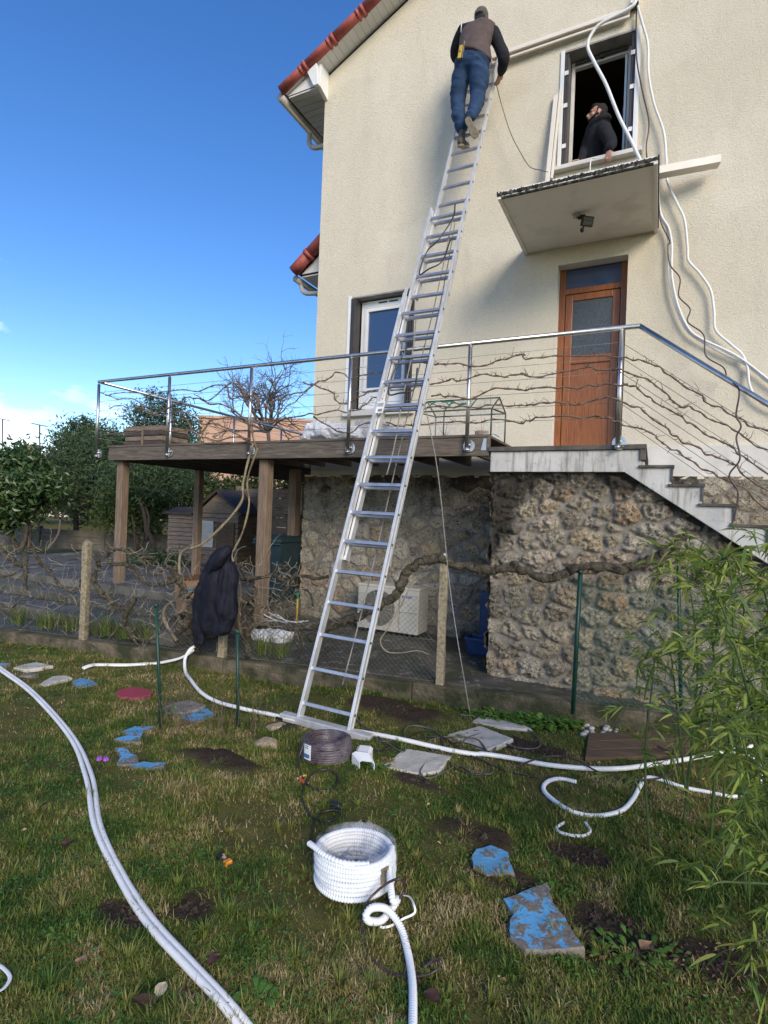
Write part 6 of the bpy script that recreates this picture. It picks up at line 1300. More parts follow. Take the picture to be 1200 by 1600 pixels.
def wheelie():
    a, b = -5.03, 6.6; z0 = -1.36
    t = thing('wheelie_bin', 'dark teal wheelie bin with a white sticker under the deck', 'bin', H(a, b, z0))
    r = lambda s, z: np.array([H(a + s * x * .24, b + s * y * .27, z) for x, y in ((-1, -1), (1, -1), (1, 1), (-1, 1))])
    m = MB(); m.loft([r(.78, z0 + .03), r(1, z0 + .86)], smooth=False); m.build('bin_body', 'bin', t, bevel=.02)
    m = MB(); m.loft([r(1.06, z0 + .86), r(1.06, z0 + .90), r(.95, z0 + .95)], smooth=False); m.tube([H(a - .25, b - .29, z0 + .84), H(a + .25, b - .29, z0 + .84)], .02, 8); m.build('lid', 'bin', t, bevel=.01)
    m = MB(); m.hbox(a - .05, a + .05, b - .266, b - .262, z0 + .55, z0 + .66); m.build('sticker', 'paper', t)
    for s in (-1, 1): m = MB(); m.tube([H(a + s * .20, b + .22, z0 + .1), H(a + s * .25, b + .22, z0 + .1)], .10, 18); m.build('wheel', 'dark', t)
    t = thing('storage_box', 'dark brown box stacked behind the wheelie bin under the deck', 'box', H(-4.98, 7.25, -1.36)); m = MB(); m.hbox(-5.25, -4.85, 7.05, 7.45, -1.36, -.12); m.build('box_body', 'brownbin', t, bevel=.015); m = MB(); m.hbox(-5.27, -4.83, 7.03, 7.47, -.118, -.09); m.build('lid', 'brownbin', t, bevel=.01)
wheelie()
def tap():
    p = wl(465, 935, 6.3); t = thing('garden_tap', 'small garden tap on a yellow and green hose stub by the paving', 'tap', H(p @ U_, 6.3, -1.6)); a = p @ U_
    m = MB(); m.tube([H(a, 6.3, -1.6), H(a, 6.3, p[2] - .0)], .014, 8); m.build('pipe', 'yellow', t); m = MB(); m.tube([H(a, 6.3, p[2]), H(a, 6.3, p[2] + .08)], .018, 8); m.tube([H(a - .03, 6.27, p[2] + .06), H(a + .03, 6.27, p[2] + .06)], .008, 6); m.build('valve', 'string', t)
tap()
def bag(label, box, poly, mat, b, puff, name='plastic_bag', cat='bag', wr=.05, z=None):
    P = [wl(*zc(x, y, box), b) for x, y in poly]; c = np.mean(P, 0); m = MB(); P = spline(P, 4, closed=True)
    rings = []
    for s, d in ((.25, -1), (.6, -.85), (.9, -.5), (1, 0), (.9, .5), (.6, .85), (.25, 1)): rings.append(c + (P - c) * s + N_ * d * puff)
    m.loft(rings); g = remesh(m, max(.012, puff * .08), 2, wr, 14, 3); o = g.build(name, mat, None, fix=False, org=c); return tag(o, label, cat)
bag('crumpled white plastic bag on the paving at the foot of the deck post', Z6, [(40, 870), (80, 865), (150, 870), (215, 868), (215, 915), (180, 945), (110, 948), (45, 935)], 'bag', 5.35, .14)
def wrap_strips():
    t = thing('hose_offcuts', 'heap of loose white pipe insulation strips above the white bag', 'strips', wl(*zc(120, 800, Z6), 5.55)); random.seed(2)
    for path in ([(60, 780), (100, 785), (160, 815), (230, 835), (290, 828)], [(55, 830), (70, 790), (110, 810), (160, 830), (200, 838)], [(60, 835), (120, 828), (200, 832), (270, 830)], [(50, 770), (62, 810), (75, 835)], [(90, 830), (140, 800), (180, 820)]):
        m = MB(); m.tube(spline([wl(*zc(x, y, Z6), 5.5 + random.uniform(-.1, .1)) for x, y in path], 6), .012, 7, flat=.4); m.build('strip', 'white', t)
wrap_strips()
def cardboard():
    t = thing('cardboard_box', 'open cardboard box with a blue stripe on the terrace edge behind the jacket', 'cardboard box', wl(300, 960, 4.75)); b = 4.78
    P = lambda x, y, d=0: wl(*zc(x, y, ZJ), b + d)
    m = MB(); m.prism([P(315, 400), P(640, 372), P(650, 700), P(330, 730)], N_ * .012); m.prism([P(640, 372), P(900, 340), P(900, 720), P(650, 700)], N_ * .012); m.prism([P(315, 400), P(330, 730), P(330, 700, .35), P(315, 380, .35)], U_ * .01); m.build('box_side', 'card', t)
    m = MB(); m.prism([P(210, 375, -.1), P(600, 335, -.1), P(610, 395, 0), P(315, 405, 0)], N_ * .008 - Z_ * .006); m.build('flap', 'card', t)
    m = MB(); m.prism([P(405, 478, -.004), P(560, 458, -.004), P(560, 498, -.004), P(410, 502, -.004)], N_ * .003); m.build('printed_stripe', 'cardblue', t)
    m = MB(); m.prism([P(500, 705), P(900, 690), P(900, 900), P(500, 900)], N_ * .2); m.build('lower_box', 'brownbin', t)
ZJ = (220, 840, 200)
cardboard()
def jacket():
    b = 4.18; P = lambda x, y, d=0: wl(*zc(x, y, ZJ), b + d)
    t = thing('jacket', 'dark navy quilted jacket hung by its collar on the old vine', 'jacket', P(700, 900))
    def part(name, rows, puff, k, am, mat='puffer', seedv=1):
        m = MB(); secs = []; n = 44
        for (y, x0, x1, d) in rows:
            c = (P(x0, y) + P(x1, y)) / 2; w = np.linalg.norm(P(x1, y) - P(x0, y)) / 2; an = np.arange(n) * 2 * math.pi / n
            f = 1 + am * np.sin(an * k + y * .004 + seedv) + am * .7 * np.sin(an * (k * 2 + 1) + y * .011)
            secs.append(c + np.cos(an)[:, None] * (w * (1 + (f - 1) * .3))[:, None] * U_ + np.sin(an)[:, None] * (puff * d * f)[:, None] * N_)
        S = []
        for i in range(len(secs) - 1):
            for q in range(6): S.append(secs[i] + (secs[i + 1] - secs[i]) * q / 6)
        S.append(secs[-1]); m.loft(S)
        V = np.array(m.v); V = V + N_ * ((fbm(V * 9, 3, seedv) - .45) * .06)[:, None] + U_ * ((fbm(V * 7 + 9, 3, seedv + 3) - .45) * .04)[:, None]; m.v = [tuple(q) for q in V]; m.build(name, mat, t, fix=True)
    part('body_panel', [(90, 760, 840, .6), (140, 700, 840, .9), (220, 650, 830, 1), (330, 600, 830, 1), (450, 560, 850, 1.1), (600, 545, 850, 1.1), (750, 540, 860, 1.1), (860, 560, 840, 1.0), (900, 590, 800, .8)], .085, 5, .17)
    part('sleeve', [(420, 545, 620, .8), (480, 520, 620, 1), (600, 505, 610, 1), (750, 495, 600, 1), (880, 492, 595, .95), (1000, 510, 590, .8)], .06, 3, .10, seedv=5)
    part('sleeve', [(230, 800, 860, .7), (300, 780, 880, .9), (400, 745, 895, 1), (550, 710, 895, 1.1), (700, 692, 890, 1.1), (745, 690, 885, 1.0), (790, 735, 860, .8), (850, 745, 835, .6)], .085, 11, .09, seedv=9)
    m = MB(); pts = [P(815, 110, -.04), P(775, 150, -.07), P(730, 210, -.09), P(680, 290, -.08), P(650, 350, -.05)]; capsule(m, pts, [.045, .062, .062, .045, .02]); g = remesh(m, .01, 3, .02, 12, 4); g.build('collar', 'puffer', t, fix=False)
jacket()

# ================================================================ THINGS ON THE DECK
def deck_things():
    P = lambda x, y, b: wlh(*zc(x, y, Z5), b); DT = .822
    a0, a1 = P(552, 390, 6.6)[0], P(722, 390, 6.6)[0]; t = thing('wooden_planter', 'low brown slatted wooden box on the far left of the deck', 'planter', H(a0, 6.6, DT)); z1 = P(630, 300, 6.6)[2]
    n = 6; hh = (z1 - DT) / n
    for k in range(n):
        m = MB(); s = .015 * (k % 2); m.hbox(a0 + s, a1 - s, 6.6 + s, 7.2 - s, DT + .004 + hh * k, DT + hh * (k + 1) - .006); m.build('slat', 'oldwood' if k % 2 else 'brownbin', t, bevel=.004)
    m = MB(); am = (a0 + a1) / 2; m.hbox(am - .02, am + .02, 6.585, 6.6, DT + .004, z1); m.build('corner_batten', 'oldwood', t)
    bag('crumpled lilac plastic sheet left of the ladder on the deck edge', Z3, [(165, 1018), (215, 925), (300, 935), (400, 950), (440, 960), (440, 1015), (300, 1025)], 'bag', 5.75, .22, 'plastic_sheet', 'sheet', .06)
    bag('crumpled clear plastic sheet just left of and behind the ladder', Z3, [(415, 960), (430, 920), (520, 930), (600, 945), (640, 975), (640, 1015), (430, 1018)], 'filmp', 5.9, .22, 'plastic_sheet', 'sheet', .05)
    # mini greenhouse
    g = thing('mini_greenhouse', 'small clear plastic cold frame with green edges on the deck beside the door', 'cold frame', H(-2.4, 5.9, DT))
    x0 = wlh(*zc(690, 1000, Z3), 5.75)[0]; x1 = wlh(*zc(1040, 1000, Z3), 5.75)[0]; zt = wlh(*zc(1040, 865, Z3), 5.75)[2]; b0, b1 = 5.75, 6.35; zr = zt + .18
    m = MB(); F = [H(x0, b0, DT), H(x1, b0, DT), H(x1, b1, DT), H(x0, b1, DT)]; T_ = [H(x0, b0, zt), H(x1, b0, zt), H(x1, b1, zt + .05), H(x0, b1, zt + .05)]; R_ = [H(x0, (b0 + b1) / 2, zr), H(x1, (b0 + b1) / 2, zr)]
    for q in range(4): m.tube([F[q], T_[q]], .009, 6); m.tube([T_[q], T_[(q + 1) % 4]], .009, 6)
    m.tube(R_, .009, 6)
    for q, r_ in ((0, 0), (3, 0), (1, 1), (2, 1)): m.tube([T_[q], R_[r_]], .009, 6)
    xm = x0 + (x1 - x0) * .38
    for xx in (xm, x0 + (x1 - x0) * .7): m.tube([H(xx, b0, DT), H(xx, b0, zt)], .007, 6); m.tube([H(xx, b0, zt), H(xx, (b0 + b1) / 2, zr)], .007, 6)
    m.build('frame', 'gframe', g)
    m = MB(); m.add([F[0], F[1], T_[1], T_[0]], [(0, 1, 2, 3)]); m.add([F[1], F[2], T_[2], R_[1], T_[1]], [(0, 1, 2, 3, 4)]); m.add([T_[0], T_[1], R_[1], R_[0]], [(0, 1, 2, 3)]); m.add([T_[3], T_[2], R_[1], R_[0]], [(0, 1, 2, 3)]); m.add([F[3], F[2], T_[2], T_[3]], [(0, 1, 2, 3)]); m.build('plastic_cover', 'film2', g, fix=False)
    m = MB(); random.seed(9)
    for k in range(3): m.tube(spline([H(x0 + (x1 - x0) * (.02 + .12 * j), b0 - .02 + .02 * random.random(), zt + .05 + random.uniform(-.03, .07)) for j in range(7)], 6), .006, 5)
    m.build('green_string', 'string', g)
    for i, (fx, r) in enumerate(((.80, .07), (.30, .05))):
        a_ = x0 + (x1 - x0) * fx; p = thing('flower_pot', ['terracotta flower pot with a dry plant, right one in the cold frame', 'small terracotta pot with seedlings, left one in the cold frame'][i], 'pot', H(a_, 6.0, DT))
        m = MB(); an = np.arange(20) * math.pi / 10; ring = lambda rr, z: np.array([H(a_ + rr * math.cos(q), 6.0 + rr * math.sin(q), z) for q in an]); m.loft([ring(r * .7, DT), ring(r, DT + r * 1.5), ring(r * 1.12, DT + r * 1.5), ring(r * 1.12, DT + r * 1.9), ring(r * .95, DT + r * 1.9), ring(r * .9, DT + r * 1.6)], smooth=False); m.build('pot', 'terracotta', p)
        m = MB(); spq = [H(a_, 6.0, DT + r * 1.6 + .03 * j) for j in range(3)]
        for _ in range(14): d = np.random.normal(size=3) * .05; d[2] = abs(d[2]) * 2.2; m.tube([spq[0], spq[0] + d], [.003, .001], 4)
        m.build('stems', 'twig', p)
    t = thing('white_tray', 'white plastic tray at the door end of the cold frame', 'tray', H(x1 + .1, 6.1, DT)); m = MB(); m.hbox(x1 - .16, x1 - .02, 5.95, 6.2, DT, DT + .09); m.hbox(x1 - .17, x1 - .01, 5.94, 6.21, DT + .091, DT + .10); m.build('tray', 'white', t, bevel=.006)
deck_things()

# ================================================================ BACKGROUND
def bgp(px, py, Y):                     # point at forward distance Y
    r = ray(px, py); return r * Y
def shed():
    z0 = -1.30; a0, a1 = -9.05, -7.62; b0 = 8.2; d = .9
    t = thing('garden_shed', 'small brown wooden shed with a gabled roof and a little white window', 'shed', H(a0, b0, z0)); f = ha_line
    L = bgp(260, 885, 11.6); R = bgp(352, 888, 11.2); ex = (R - L); w = np.linalg.norm(ex); ex /= w; ex[2] = 0; ex /= np.linalg.norm(ex); ey = np.cross(Z_, ex); o = L * [1, 1, 0] + Z_ * z0
    S = lambda x, y, z: o + ex * x + ey * y + Z_ * z
    top = bgp(300, 800, 11.4)[2] - z0; apex = bgp(340, 770, 11.2)[2] - z0; x1, x2 = w * .55, w * 1.22; xm = (x1 + x2) / 2
    m = MB(); n = 12
    for k in range(n): m.prism([S(0, -.012 if k % 2 else 0, top * .95 * k / n), S(x1, -.012 if k % 2 else 0, top * .95 * k / n), S(x1, .01, top * .95 * (k + 1) / n - .01), S(0, .01, top * .95 * (k + 1) / n - .01)], ey * .9)
    for k in range(n): m.prism([S(x1 + .01, -.10 - (.012 if k % 2 else 0), top * k / n), S(x2, -.10 - (.012 if k % 2 else 0), top * k / n), S(x2, -.08, top * (k + 1) / n - .01), S(x1 + .01, -.08, top * (k + 1) / n - .01)], ey * .9)
    m.prism([S(x1, -.10, top), S(x2, -.10, top), S(xm, -.10, apex)], ey * .9); m.build('plank_wall', 'oldwood', t)
    m = MB(); m.prism([S(x1 - .10, -.18, top - .05), S(xm, -.18, apex + .02), S(xm, -.18, apex + .08), S(x1 - .10, -.18, top + .01)], ey * 1.1); m.prism([S(x2 + .10, -.18, top - .05), S(xm, -.18, apex + .02), S(xm, -.18, apex + .08), S(x2 + .10, -.18, top + .01)], ey * 1.1)
    m.prism([S(-.08, -.08, top * .95), S(x1, -.08, top * .95), S(x1, .4, top * 1.05), S(-.08, .4, top * 1.05)], Z_ * .04); m.build('roof', 'brownbin', t)
    p = S(x1 + (x2 - x1) * .27, -.125, top * .62); m = MB(); m.obox(p, ex * .15, ey * .01, Z_ * .27); wd = m.build('window', 'pale_house', t); m = MB()
    for q in ((-.07, .12), (.07, .12), (-.07, -.12), (.07, -.12)): m.obox(p + ex * q[0] + Z_ * q[1] - ey * .012, ex * .055, ey * .004, Z_ * .10)
    m.build('pane', 'film2', wd)
    m = MB(); p = S(x1 + (x2 - x1) * .72, -.12, top * .42); m.obox(p, ex * .2, ey * .012, Z_ * top * .42); m.build('door', 'boardwood', t)
def ha_line(): pass
shed()
def panel_fence(name, label, p0, p1, Y0, Y1, top0, top1, z0, mat, nboard, group=None, posts=True, horizontal=True):
    A_, B_ = bgp(p0, 800, Y0), bgp(p1, 800, Y1); A_[2] = B_[2] = 0; d = B_ - A_; L = np.linalg.norm(d); d /= L; nn = np.cross(Z_, d)
    zt0, zt1 = bgp(p0, top0, Y0)[2], bgp(p1, top1, Y1)[2]
    t = thing(name, label, 'fence', A_ + Z_ * z0, group)
    n = max(1, round(L / 2.0)); w = L / n
    for i in range(n):
        zt = zt0 + (zt1 - zt0) * (i + .5) / n; m = MB(); h = (zt - z0) / nboard
        for k in range(nboard): m.obox(A_ + d * (w * (i + .5)) + Z_ * (z0 + h * (k + .5)) + nn * random.uniform(-.008, .008), d * (w / 2 - .05), nn * .018, Z_ * (h / 2 - .006))
        m.build('panel', mat, t)
        if posts: m = MB(); m.obox(A_ + d * w * i + Z_ * (z0 + zt + .05) / 2, d * .05, nn * .05, Z_ * (zt + .05 - z0) / 2); m.build('post', mat, t)
panel_fence('concrete_fence', 'brown concrete panel fence behind the vegetable garden at the left', -30, 275, 16.5, 14.5, 822, 835, -1.4, 'fencepanel', 3)
panel_fence('timber_fence', 'dark timber fence behind the bins under the deck', 372, 475, 12.2, 10.8, 765, 762, -1.4, 'oldwood', 9)
def house_far(name, label, x0, x1, Y, top, mat, depth=6, z0=-3, roof=None, wins=()):
    A_, B_ = bgp(x0, 790, Y), bgp(x1, 790, Y); d = (B_ - A_); d[2] = 0; w = np.linalg.norm(d); d /= w; nn = np.cross(Z_, d); zt = bgp((x0 + x1) / 2, top, Y)[2]; A_ = A_ * [1, 1, 0]
    t = thing(name, label, 'building', A_ + Z_ * z0)
    m = MB(); m.obox(A_ + d * w / 2 + nn * depth / 2 + Z_ * (z0 + zt) / 2, d * w / 2, nn * depth / 2, Z_ * (zt - z0) / 2); m.build('wall', mat, t)
    if roof:
        m = MB(); q = [A_ + Z_ * zt - nn * .4 - d * .3, A_ + Z_ * zt + nn * (depth + .4) - d * .3, A_ + Z_ * (zt + roof) + nn * depth / 2 - d * .3]; m.prism(q, d * (w + .6)); m.build('roof', 'tile', t)
    else: m = MB(); m.obox(A_ + d * w / 2 + nn * depth / 2 + Z_ * (zt + .06), d * (w / 2 + .06), nn * (depth / 2 + .06), Z_ * .06); m.build('parapet', mat, t)
    for (wx, wy, ww, wh) in wins:
        c = bgp(wx, wy, Y); c = A_ + d * ((c - A_) @ d) + Z_ * c[2] - nn * .03; m = MB(); m.obox(c, d * ww, nn * .03, Z_ * wh); f = m.build('window', 'white', t); m = MB(); m.obox(c - nn * .035, d * ww * .8, nn * .01, Z_ * wh * .85); m.build('pane', 'glass', f)
    return t, A_, d, nn, zt
house_far('neighbour_house', 'pink flat roofed building seen through the railing', 306, 492, 26, 656, 'pink')
t_, A_, d_, nn_, zt_ = house_far('neighbour_house', 'pale house with red roof half hidden behind the trees at the left', 40, 330, 42, 733, 'pale_house', 9, roof=1.8, wins=((90, 760, .7, .8), (200, 762, .7, .8)))
m = MB(); c = bgp(49, 712, 44); m.obox(c - Z_ * 1.0, d_ * .5, nn_ * .5, Z_ * 1.7); m.obox(c + Z_ * .75, d_ * .6, nn_ * .6, Z_ * .1); m.build('chimney', 'post', t_)
def antenna(px, top, bot, Y, label, s=1.0):
    P0, P1 = bgp(px, bot, Y), bgp(px, top, Y); t = thing('tv_antenna', label, 'antenna', P0); m = MB(); m.tube([P0, P1], .05, 6); m.build('mast', 'shutter', t); m = MB(); m.tube([P1 + np.array([-.6, 0, .1]) * s, P1 + np.array([.6, 0, -.1]) * s], .035, 5)
    for k in range(-4, 5): m.tube([P1 + np.array([k * .14 * s, -.3, -.02 * k]), P1 + np.array([k * .14 * s, .3, -.02 * k])], .02, 4)
    m.build('elements', 'shutter', t)
antenna(62, 664, 730, 44, 'television antenna above the chimney of the far house'); antenna(4, 655, 730, 50, 'television antenna at the far left edge of the picture')

# ================================================================ TREES
def crown_pts(c, R, nclump, per, sig, shell=.55, seed=0, cut=None):
    rs = np.random.RandomState(seed); d = rs.normal(size=(nclump, 3)); d /= np.linalg.norm(d, axis=1)[:, None]; r = rs.uniform(shell, 1.0, nclump) ** .7 * (1 + (fbm(d * 1.6 + seed, 3, seed) - .45) * .9)
    cl = np.asarray(c) + d * r[:, None] * np.asarray(R); P = np.repeat(cl, per, 0) + rs.normal(size=(nclump * per, 3)) * np.asarray(sig); 
    return cl, P
def tree(name, label, base, c, R, mat, nclump, per, sig, lsize, seed, trunks=1, aspect=.5, trunk_r=.09, cat='tree', droop=.2, shell=.45, kids=14):
    t = thing(name, label, cat, base); cl, P = crown_pts(c, R, nclump, per, sig, shell, seed); rs = np.random.RandomState(seed + 1)
    leaves('crown', P, lsize, mat, t, aspect, droop)
    for k in range(trunks):
        b = np.asarray(base) + np.array([rs.uniform(-.25, .25), rs.uniform(-.2, .2), 0]) * (trunks > 1); tp = np.asarray(c) + np.array([rs.uniform(-.3, .3), 0, .1]) * np.asarray(R); Q = spline([b, b + (tp - b) * .35 + np.array([rs.uniform(-.15, .15), 0, 0]), b + (tp - b) * .7 + np.array([rs.uniform(-.2, .2), 0, 0]), tp], 6)
        m = MB(); m.tube(Q, np.linspace(trunk_r, trunk_r * .35, len(Q)), 9); m.build('trunk', 'trunk', t)
    m = MB(); st = np.asarray(base) + (np.asarray(c) - np.asarray(base)) * .6
    for q in cl[rs.choice(len(cl), min(kids, len(cl)), replace=False)]:
        mid = st + (q - st) * .5 + rs.normal(size=3) * .1; m.tube(spline([st, mid, q], 5), np.linspace(trunk_r * .4, .012, 11), 6)
    m.build('limbs', 'trunk', t); return t
def TC(px, py, Y): return bgp(px, py, Y)
tree('evergreen_magnolia', 'broad glossy evergreen tree at the left edge of the garden', bgp(30, 840, 13.5) * [1, 1, 0] - Z_ * 1.3, TC(14, 762, 13.5), (1.25, 1.0, .95), 'laurel', 150, 75, (.17, .17, .15), .17, 3, 3, .42, .06)
tree('yew_tree', 'wide dark evergreen tree behind the left deck post', bgp(235, 845, 15) * [1, 1, 0] - Z_ * 1.3, TC(205, 738, 15.5), (2.2, 1.4, 1.25), 'conifer', 300, 90, (.26, .24, .13), .13, 5, 2, .30, .10, droop=.0, kids=26)
tree('yew_tree', 'tall dark evergreen rising behind the wooden planter', bgp(250, 845, 17) * [1, 1, 0] - Z_ * 1.3, TC(255, 665, 17), (.9, .9, 1.0), 'conifer', 90, 80, (.22, .2, .13), .13, 15, 1, .30, .08, droop=.0)
tree('cypress_tree', 'dark leaning evergreen rising between the magnolia and the deck', bgp(120, 845, 18) * [1, 1, 0] - Z_ * 1.3, TC(130, 730, 18), (1.2, 1.0, 1.75), 'conifer', 170, 80, (.24, .22, .14), .14, 8, 1, .30, .10, droop=.0)
tree('hedge_bush', 'mid green bush spilling over the timber fence under the deck', bgp(375, 800, 14) * [1, 1, 0] - Z_ * 1.3, TC(395, 775, 14), (1.9, .8, .55), 'hedge', 90, 60, (.2, .2, .16), .13, 9, 1, .45, .04, 'bush')
tree('hedge_bush', 'low dark bush in front of the concrete fence by the left deck post', bgp(205, 850, 13.8) * [1, 1, 0] - Z_ * 1.3, TC(215, 800, 13.8), (1.1, .5, .55), 'hedge', 60, 60, (.2, .2, .15), .11, 19, 2, .45, .04, 'bush')
tree('ivy_bush', 'low green bush at the foot of the shed', bgp(245, 885, 10.6) * [1, 1, 0] - Z_ * 1.25, bgp(245, 880, 10.6), (.55, .3, .22), 'conifer', 34, 45, (.1, .1, .07), .07, 29, 1, .6, .02, 'bush')
tree('distant_tree', 'pale green tree far behind the left fence', bgp(110, 800, 30) * [1, 1, 0] - Z_ * 2, TC(150, 775, 30), (4.5, 2, 1.2), 'hedge', 120, 70, (.5, .5, .3), .25, 39, 1, .5, .1)
def bare_tree(label, base, tips_c, R, seed, mat='gtrunk', n0=9, r0=.09):
    t = thing('bare_tree', label, 'tree', base); rs = np.random.RandomState(seed); tr = MB(); br = MB(); st = np.asarray(base); top = np.asarray(tips_c) - Z_ * R[2] * .6; tr.tube(spline([st, (st + top) / 2 + np.array([.1, 0, 0]), top], 6), np.linspace(r0, r0 * .6, 13), 9); tr.build('trunk', mat, t)
    def grow(p, d, L, r, k):
        n = 5; P = [p]; 
        for i in range(n): d = d + rs.normal(size=3) * .16; d[2] += .04; d /= np.linalg.norm(d); P.append(P[-1] + d * L / n)
        br.tube(P, np.linspace(r, r * .55, n + 1), 5 if k < 2 else 4)
        if k < 4:
            for _ in range(3 if k < 3 else 2):
                i = rs.randint(2, n + 1); grow(P[i], d + rs.normal(size=3) * .55, L * rs.uniform(.55, .8), r * .55, k + 1)
    for _ in range(n0):
        d = rs.normal(size=3) * [R[0], R[1], R[2] * .4]; d[2] = abs(d[2]) + R[2] * .5; d /= np.linalg.norm(d); grow(top, d, R[2] * 1.0, r0 * .45, 0)
    br.build('crown', mat, t)
bare_tree('bare twiggy tree seen through the railing beside the house corner', bgp(430, 800, 18) * [1, 1, 0] - Z_ * 1.5, TC(420, 640, 18), (1.3, .8, 1.25), 4, n0=13, r0=.10)
bare_tree('slender bare sapling in front of the concrete fence at the left', bgp(75, 850, 14) * [1, 1, 0] - Z_ * 1.3, TC(95, 790, 14), (.5, .3, .6), 6, n0=5, r0=.035)
def dark_small_tree():
    t = thing('small_tree', 'slanting dark bare trunk in front of the shed under the deck', 'tree', bgp(245, 860, 12.5) * [1, 1, 0] - Z_ * 1.3)
    for path, r in (([(700, 860), (680, 810), (655, 770), (650, 730), (640, 680), (620, 620)], .06), ([(655, 770), (665, 720), (650, 660)], .035), ([(610, 850), (600, 780), (590, 700)], .03)):
        m = MB(); P = [bgp(*zc(x, y, Z5), 12.5) for x, y in path]; P[0][2] -= .2; m.tube(spline(P, 6), np.linspace(r, r * .55, (len(P) - 1) * 6 + 1), 8); m.build('trunk', 'darktrunk', t)
    cl, P = crown_pts(bgp(225, 745, 12.7), (1.3, .7, .55), 80, 55, (.18, .18, .10), .3, 44); leaves('crown', P, .10, 'conifer', t, .35, 0)
dark_small_tree()

# ================================================================ BAMBOO
def bamboo():
    random.seed(31); rs = np.random.RandomState(31)
    t = thing('bamboo', 'green bamboo clump with thin leafy canes at the right edge', 'bamboo', lay(1150, 1330, 0))
    canes = []   # base pixel on the ground, then points (px,py,Y)
    specs = [((1015, 1330), (1008, 1180), (1010, 1000), 2.9), ((1068, 1290), (1090, 1050), (1060, 850), 3.0), ((1110, 1330), (1120, 1100), (1090, 880), 2.7), ((1165, 1400), (1150, 1150), (1130, 860), 2.4), ((1230, 1500), (1190, 1180), (1120, 920), 2.1), ((1260, 1380), (1230, 1100), (1180, 880), 2.5),
             ((1200, 1300), (1190, 1100), (1200, 830), 3.0), ((1300, 1350), (1260, 1150), (1160, 980), 2.3), ((1130, 1260), (1140, 1080), (1150, 920), 3.2), ((1290, 1450), (1260, 1250), (1120, 1120), 2.0), ((1320, 1500), (1270, 1400), (1130, 1340), 1.8), ((1180, 1250), (1200, 1000), (1195, 870), 3.4), ((1075, 1270), (1060, 1130), (1035, 980), 3.1), ((1350, 1550), (1300, 1480), (1190, 1430), 1.75), ((1290, 1500), (1240, 1380), (1160, 1240), 2.0), ((1300, 1500), (1240, 1300), (1180, 1180), 1.9), ((1320, 1380), (1250, 1150), (1185, 1050), 2.4), ((1260, 1300), (1210, 1120), (1175, 990), 2.8), ((1240, 1420), (1200, 1300), (1165, 1120), 2.3), ((1300, 1400), (1230, 1250), (1190, 1080), 2.1), ((1220, 1350), (1180, 1220), (1120, 1050), 2.6), ((1250, 1280), (1230, 1050), (1200, 900), 3.0)]
    LP_, LD, nl = [], [], 0
    for i, (b, mid, tip, Y) in enumerate(specs):
        B = lay(*b, 0); B = B if B[1] > 1.2 else bgp(b[0], b[1], 1.5); Y0 = B[1]; M_ = bgp(*mid, (Y0 + Y) / 2); T = bgp(tip[0] + 12, tip[1] + 38, Y); T2 = T + (T - M_) * .12 + np.array([-.05, 0, -.03])
        Q = spline([B, M_, T, T2], 14); m = MB(); s = np.linspace(0, 1, len(Q)); rr = .0075 * (1 - .75 * s); rr[::5] *= 1.35; m.tube(Q, rr, 7)
        # side branches with leaf sprays
        br = int(17 * (np.linalg.norm(T - B) / 1.5)) + 7
        for _ in range(br):
            k = rs.randint(int(len(Q) * .22), len(Q) - 1); d = rs.normal(size=3) * [1, .8, .5]; d[2] += .45; d /= np.linalg.norm(d); L = rs.uniform(.10, .27)
            S = spline([Q[k], Q[k] + d * L * .5, Q[k] + d * L + np.array([0, 0, -.03])], 4); m.tube(S, np.linspace(.0026, .001, len(S)), 4)
            for _ in range(rs.randint(7, 13)):
                q = S[rs.randint(3, len(S))]; dd = d * .9 + rs.normal(size=3) * .55; dd[2] -= rs.uniform(-.1, .5); LP_.append(q); LD.append(dd / np.linalg.norm(dd))
        for _ in range(10):
            q = Q[rs.randint(len(Q) - 14, len(Q))]; dd = (T - M_) / np.linalg.norm(T - M_) + rs.normal(size=3) * .6; LP_.append(q); LD.append(dd / np.linalg.norm(dd))
        m.build('cane', 'bcane', t)
    P, D = np.array(LP_), np.array(LD); n = len(P); L = rs.uniform(.045, .105, n)[:, None] * (1 + .35 * (rs.rand(n) < .12))[:, None]; W = L * .062
    S = np.cross(D, rs.normal(size=(n, 3))); S /= np.linalg.norm(S, axis=1)[:, None]; G = np.zeros((n, 3)); G[:, 2] = -1
    V = []
    for f, w, dr in ((0, .15, 0), (.12, .7, .01), (.35, 1, .05), (.6, .85, .14), (.82, .45, .26), (1, .04, .38)):
        c = P + D * L * f + G * L * dr; V += [c + S * W * w, c - S * W * w]
    V = np.stack(V, 1); idx = np.arange(n)[:, None] * 12; Fq = np.concatenate([idx + np.array([[2 * j, 2 * j + 2, 2 * j + 3, 2 * j + 1]]) for j in range(5)], 0)
    np_mesh('foliage', V.reshape(-1, 3), Fq, 'bamboo', t, {'rnd': np.repeat(rs.beta(1.8, 2.2, n), 12)})
bamboo()

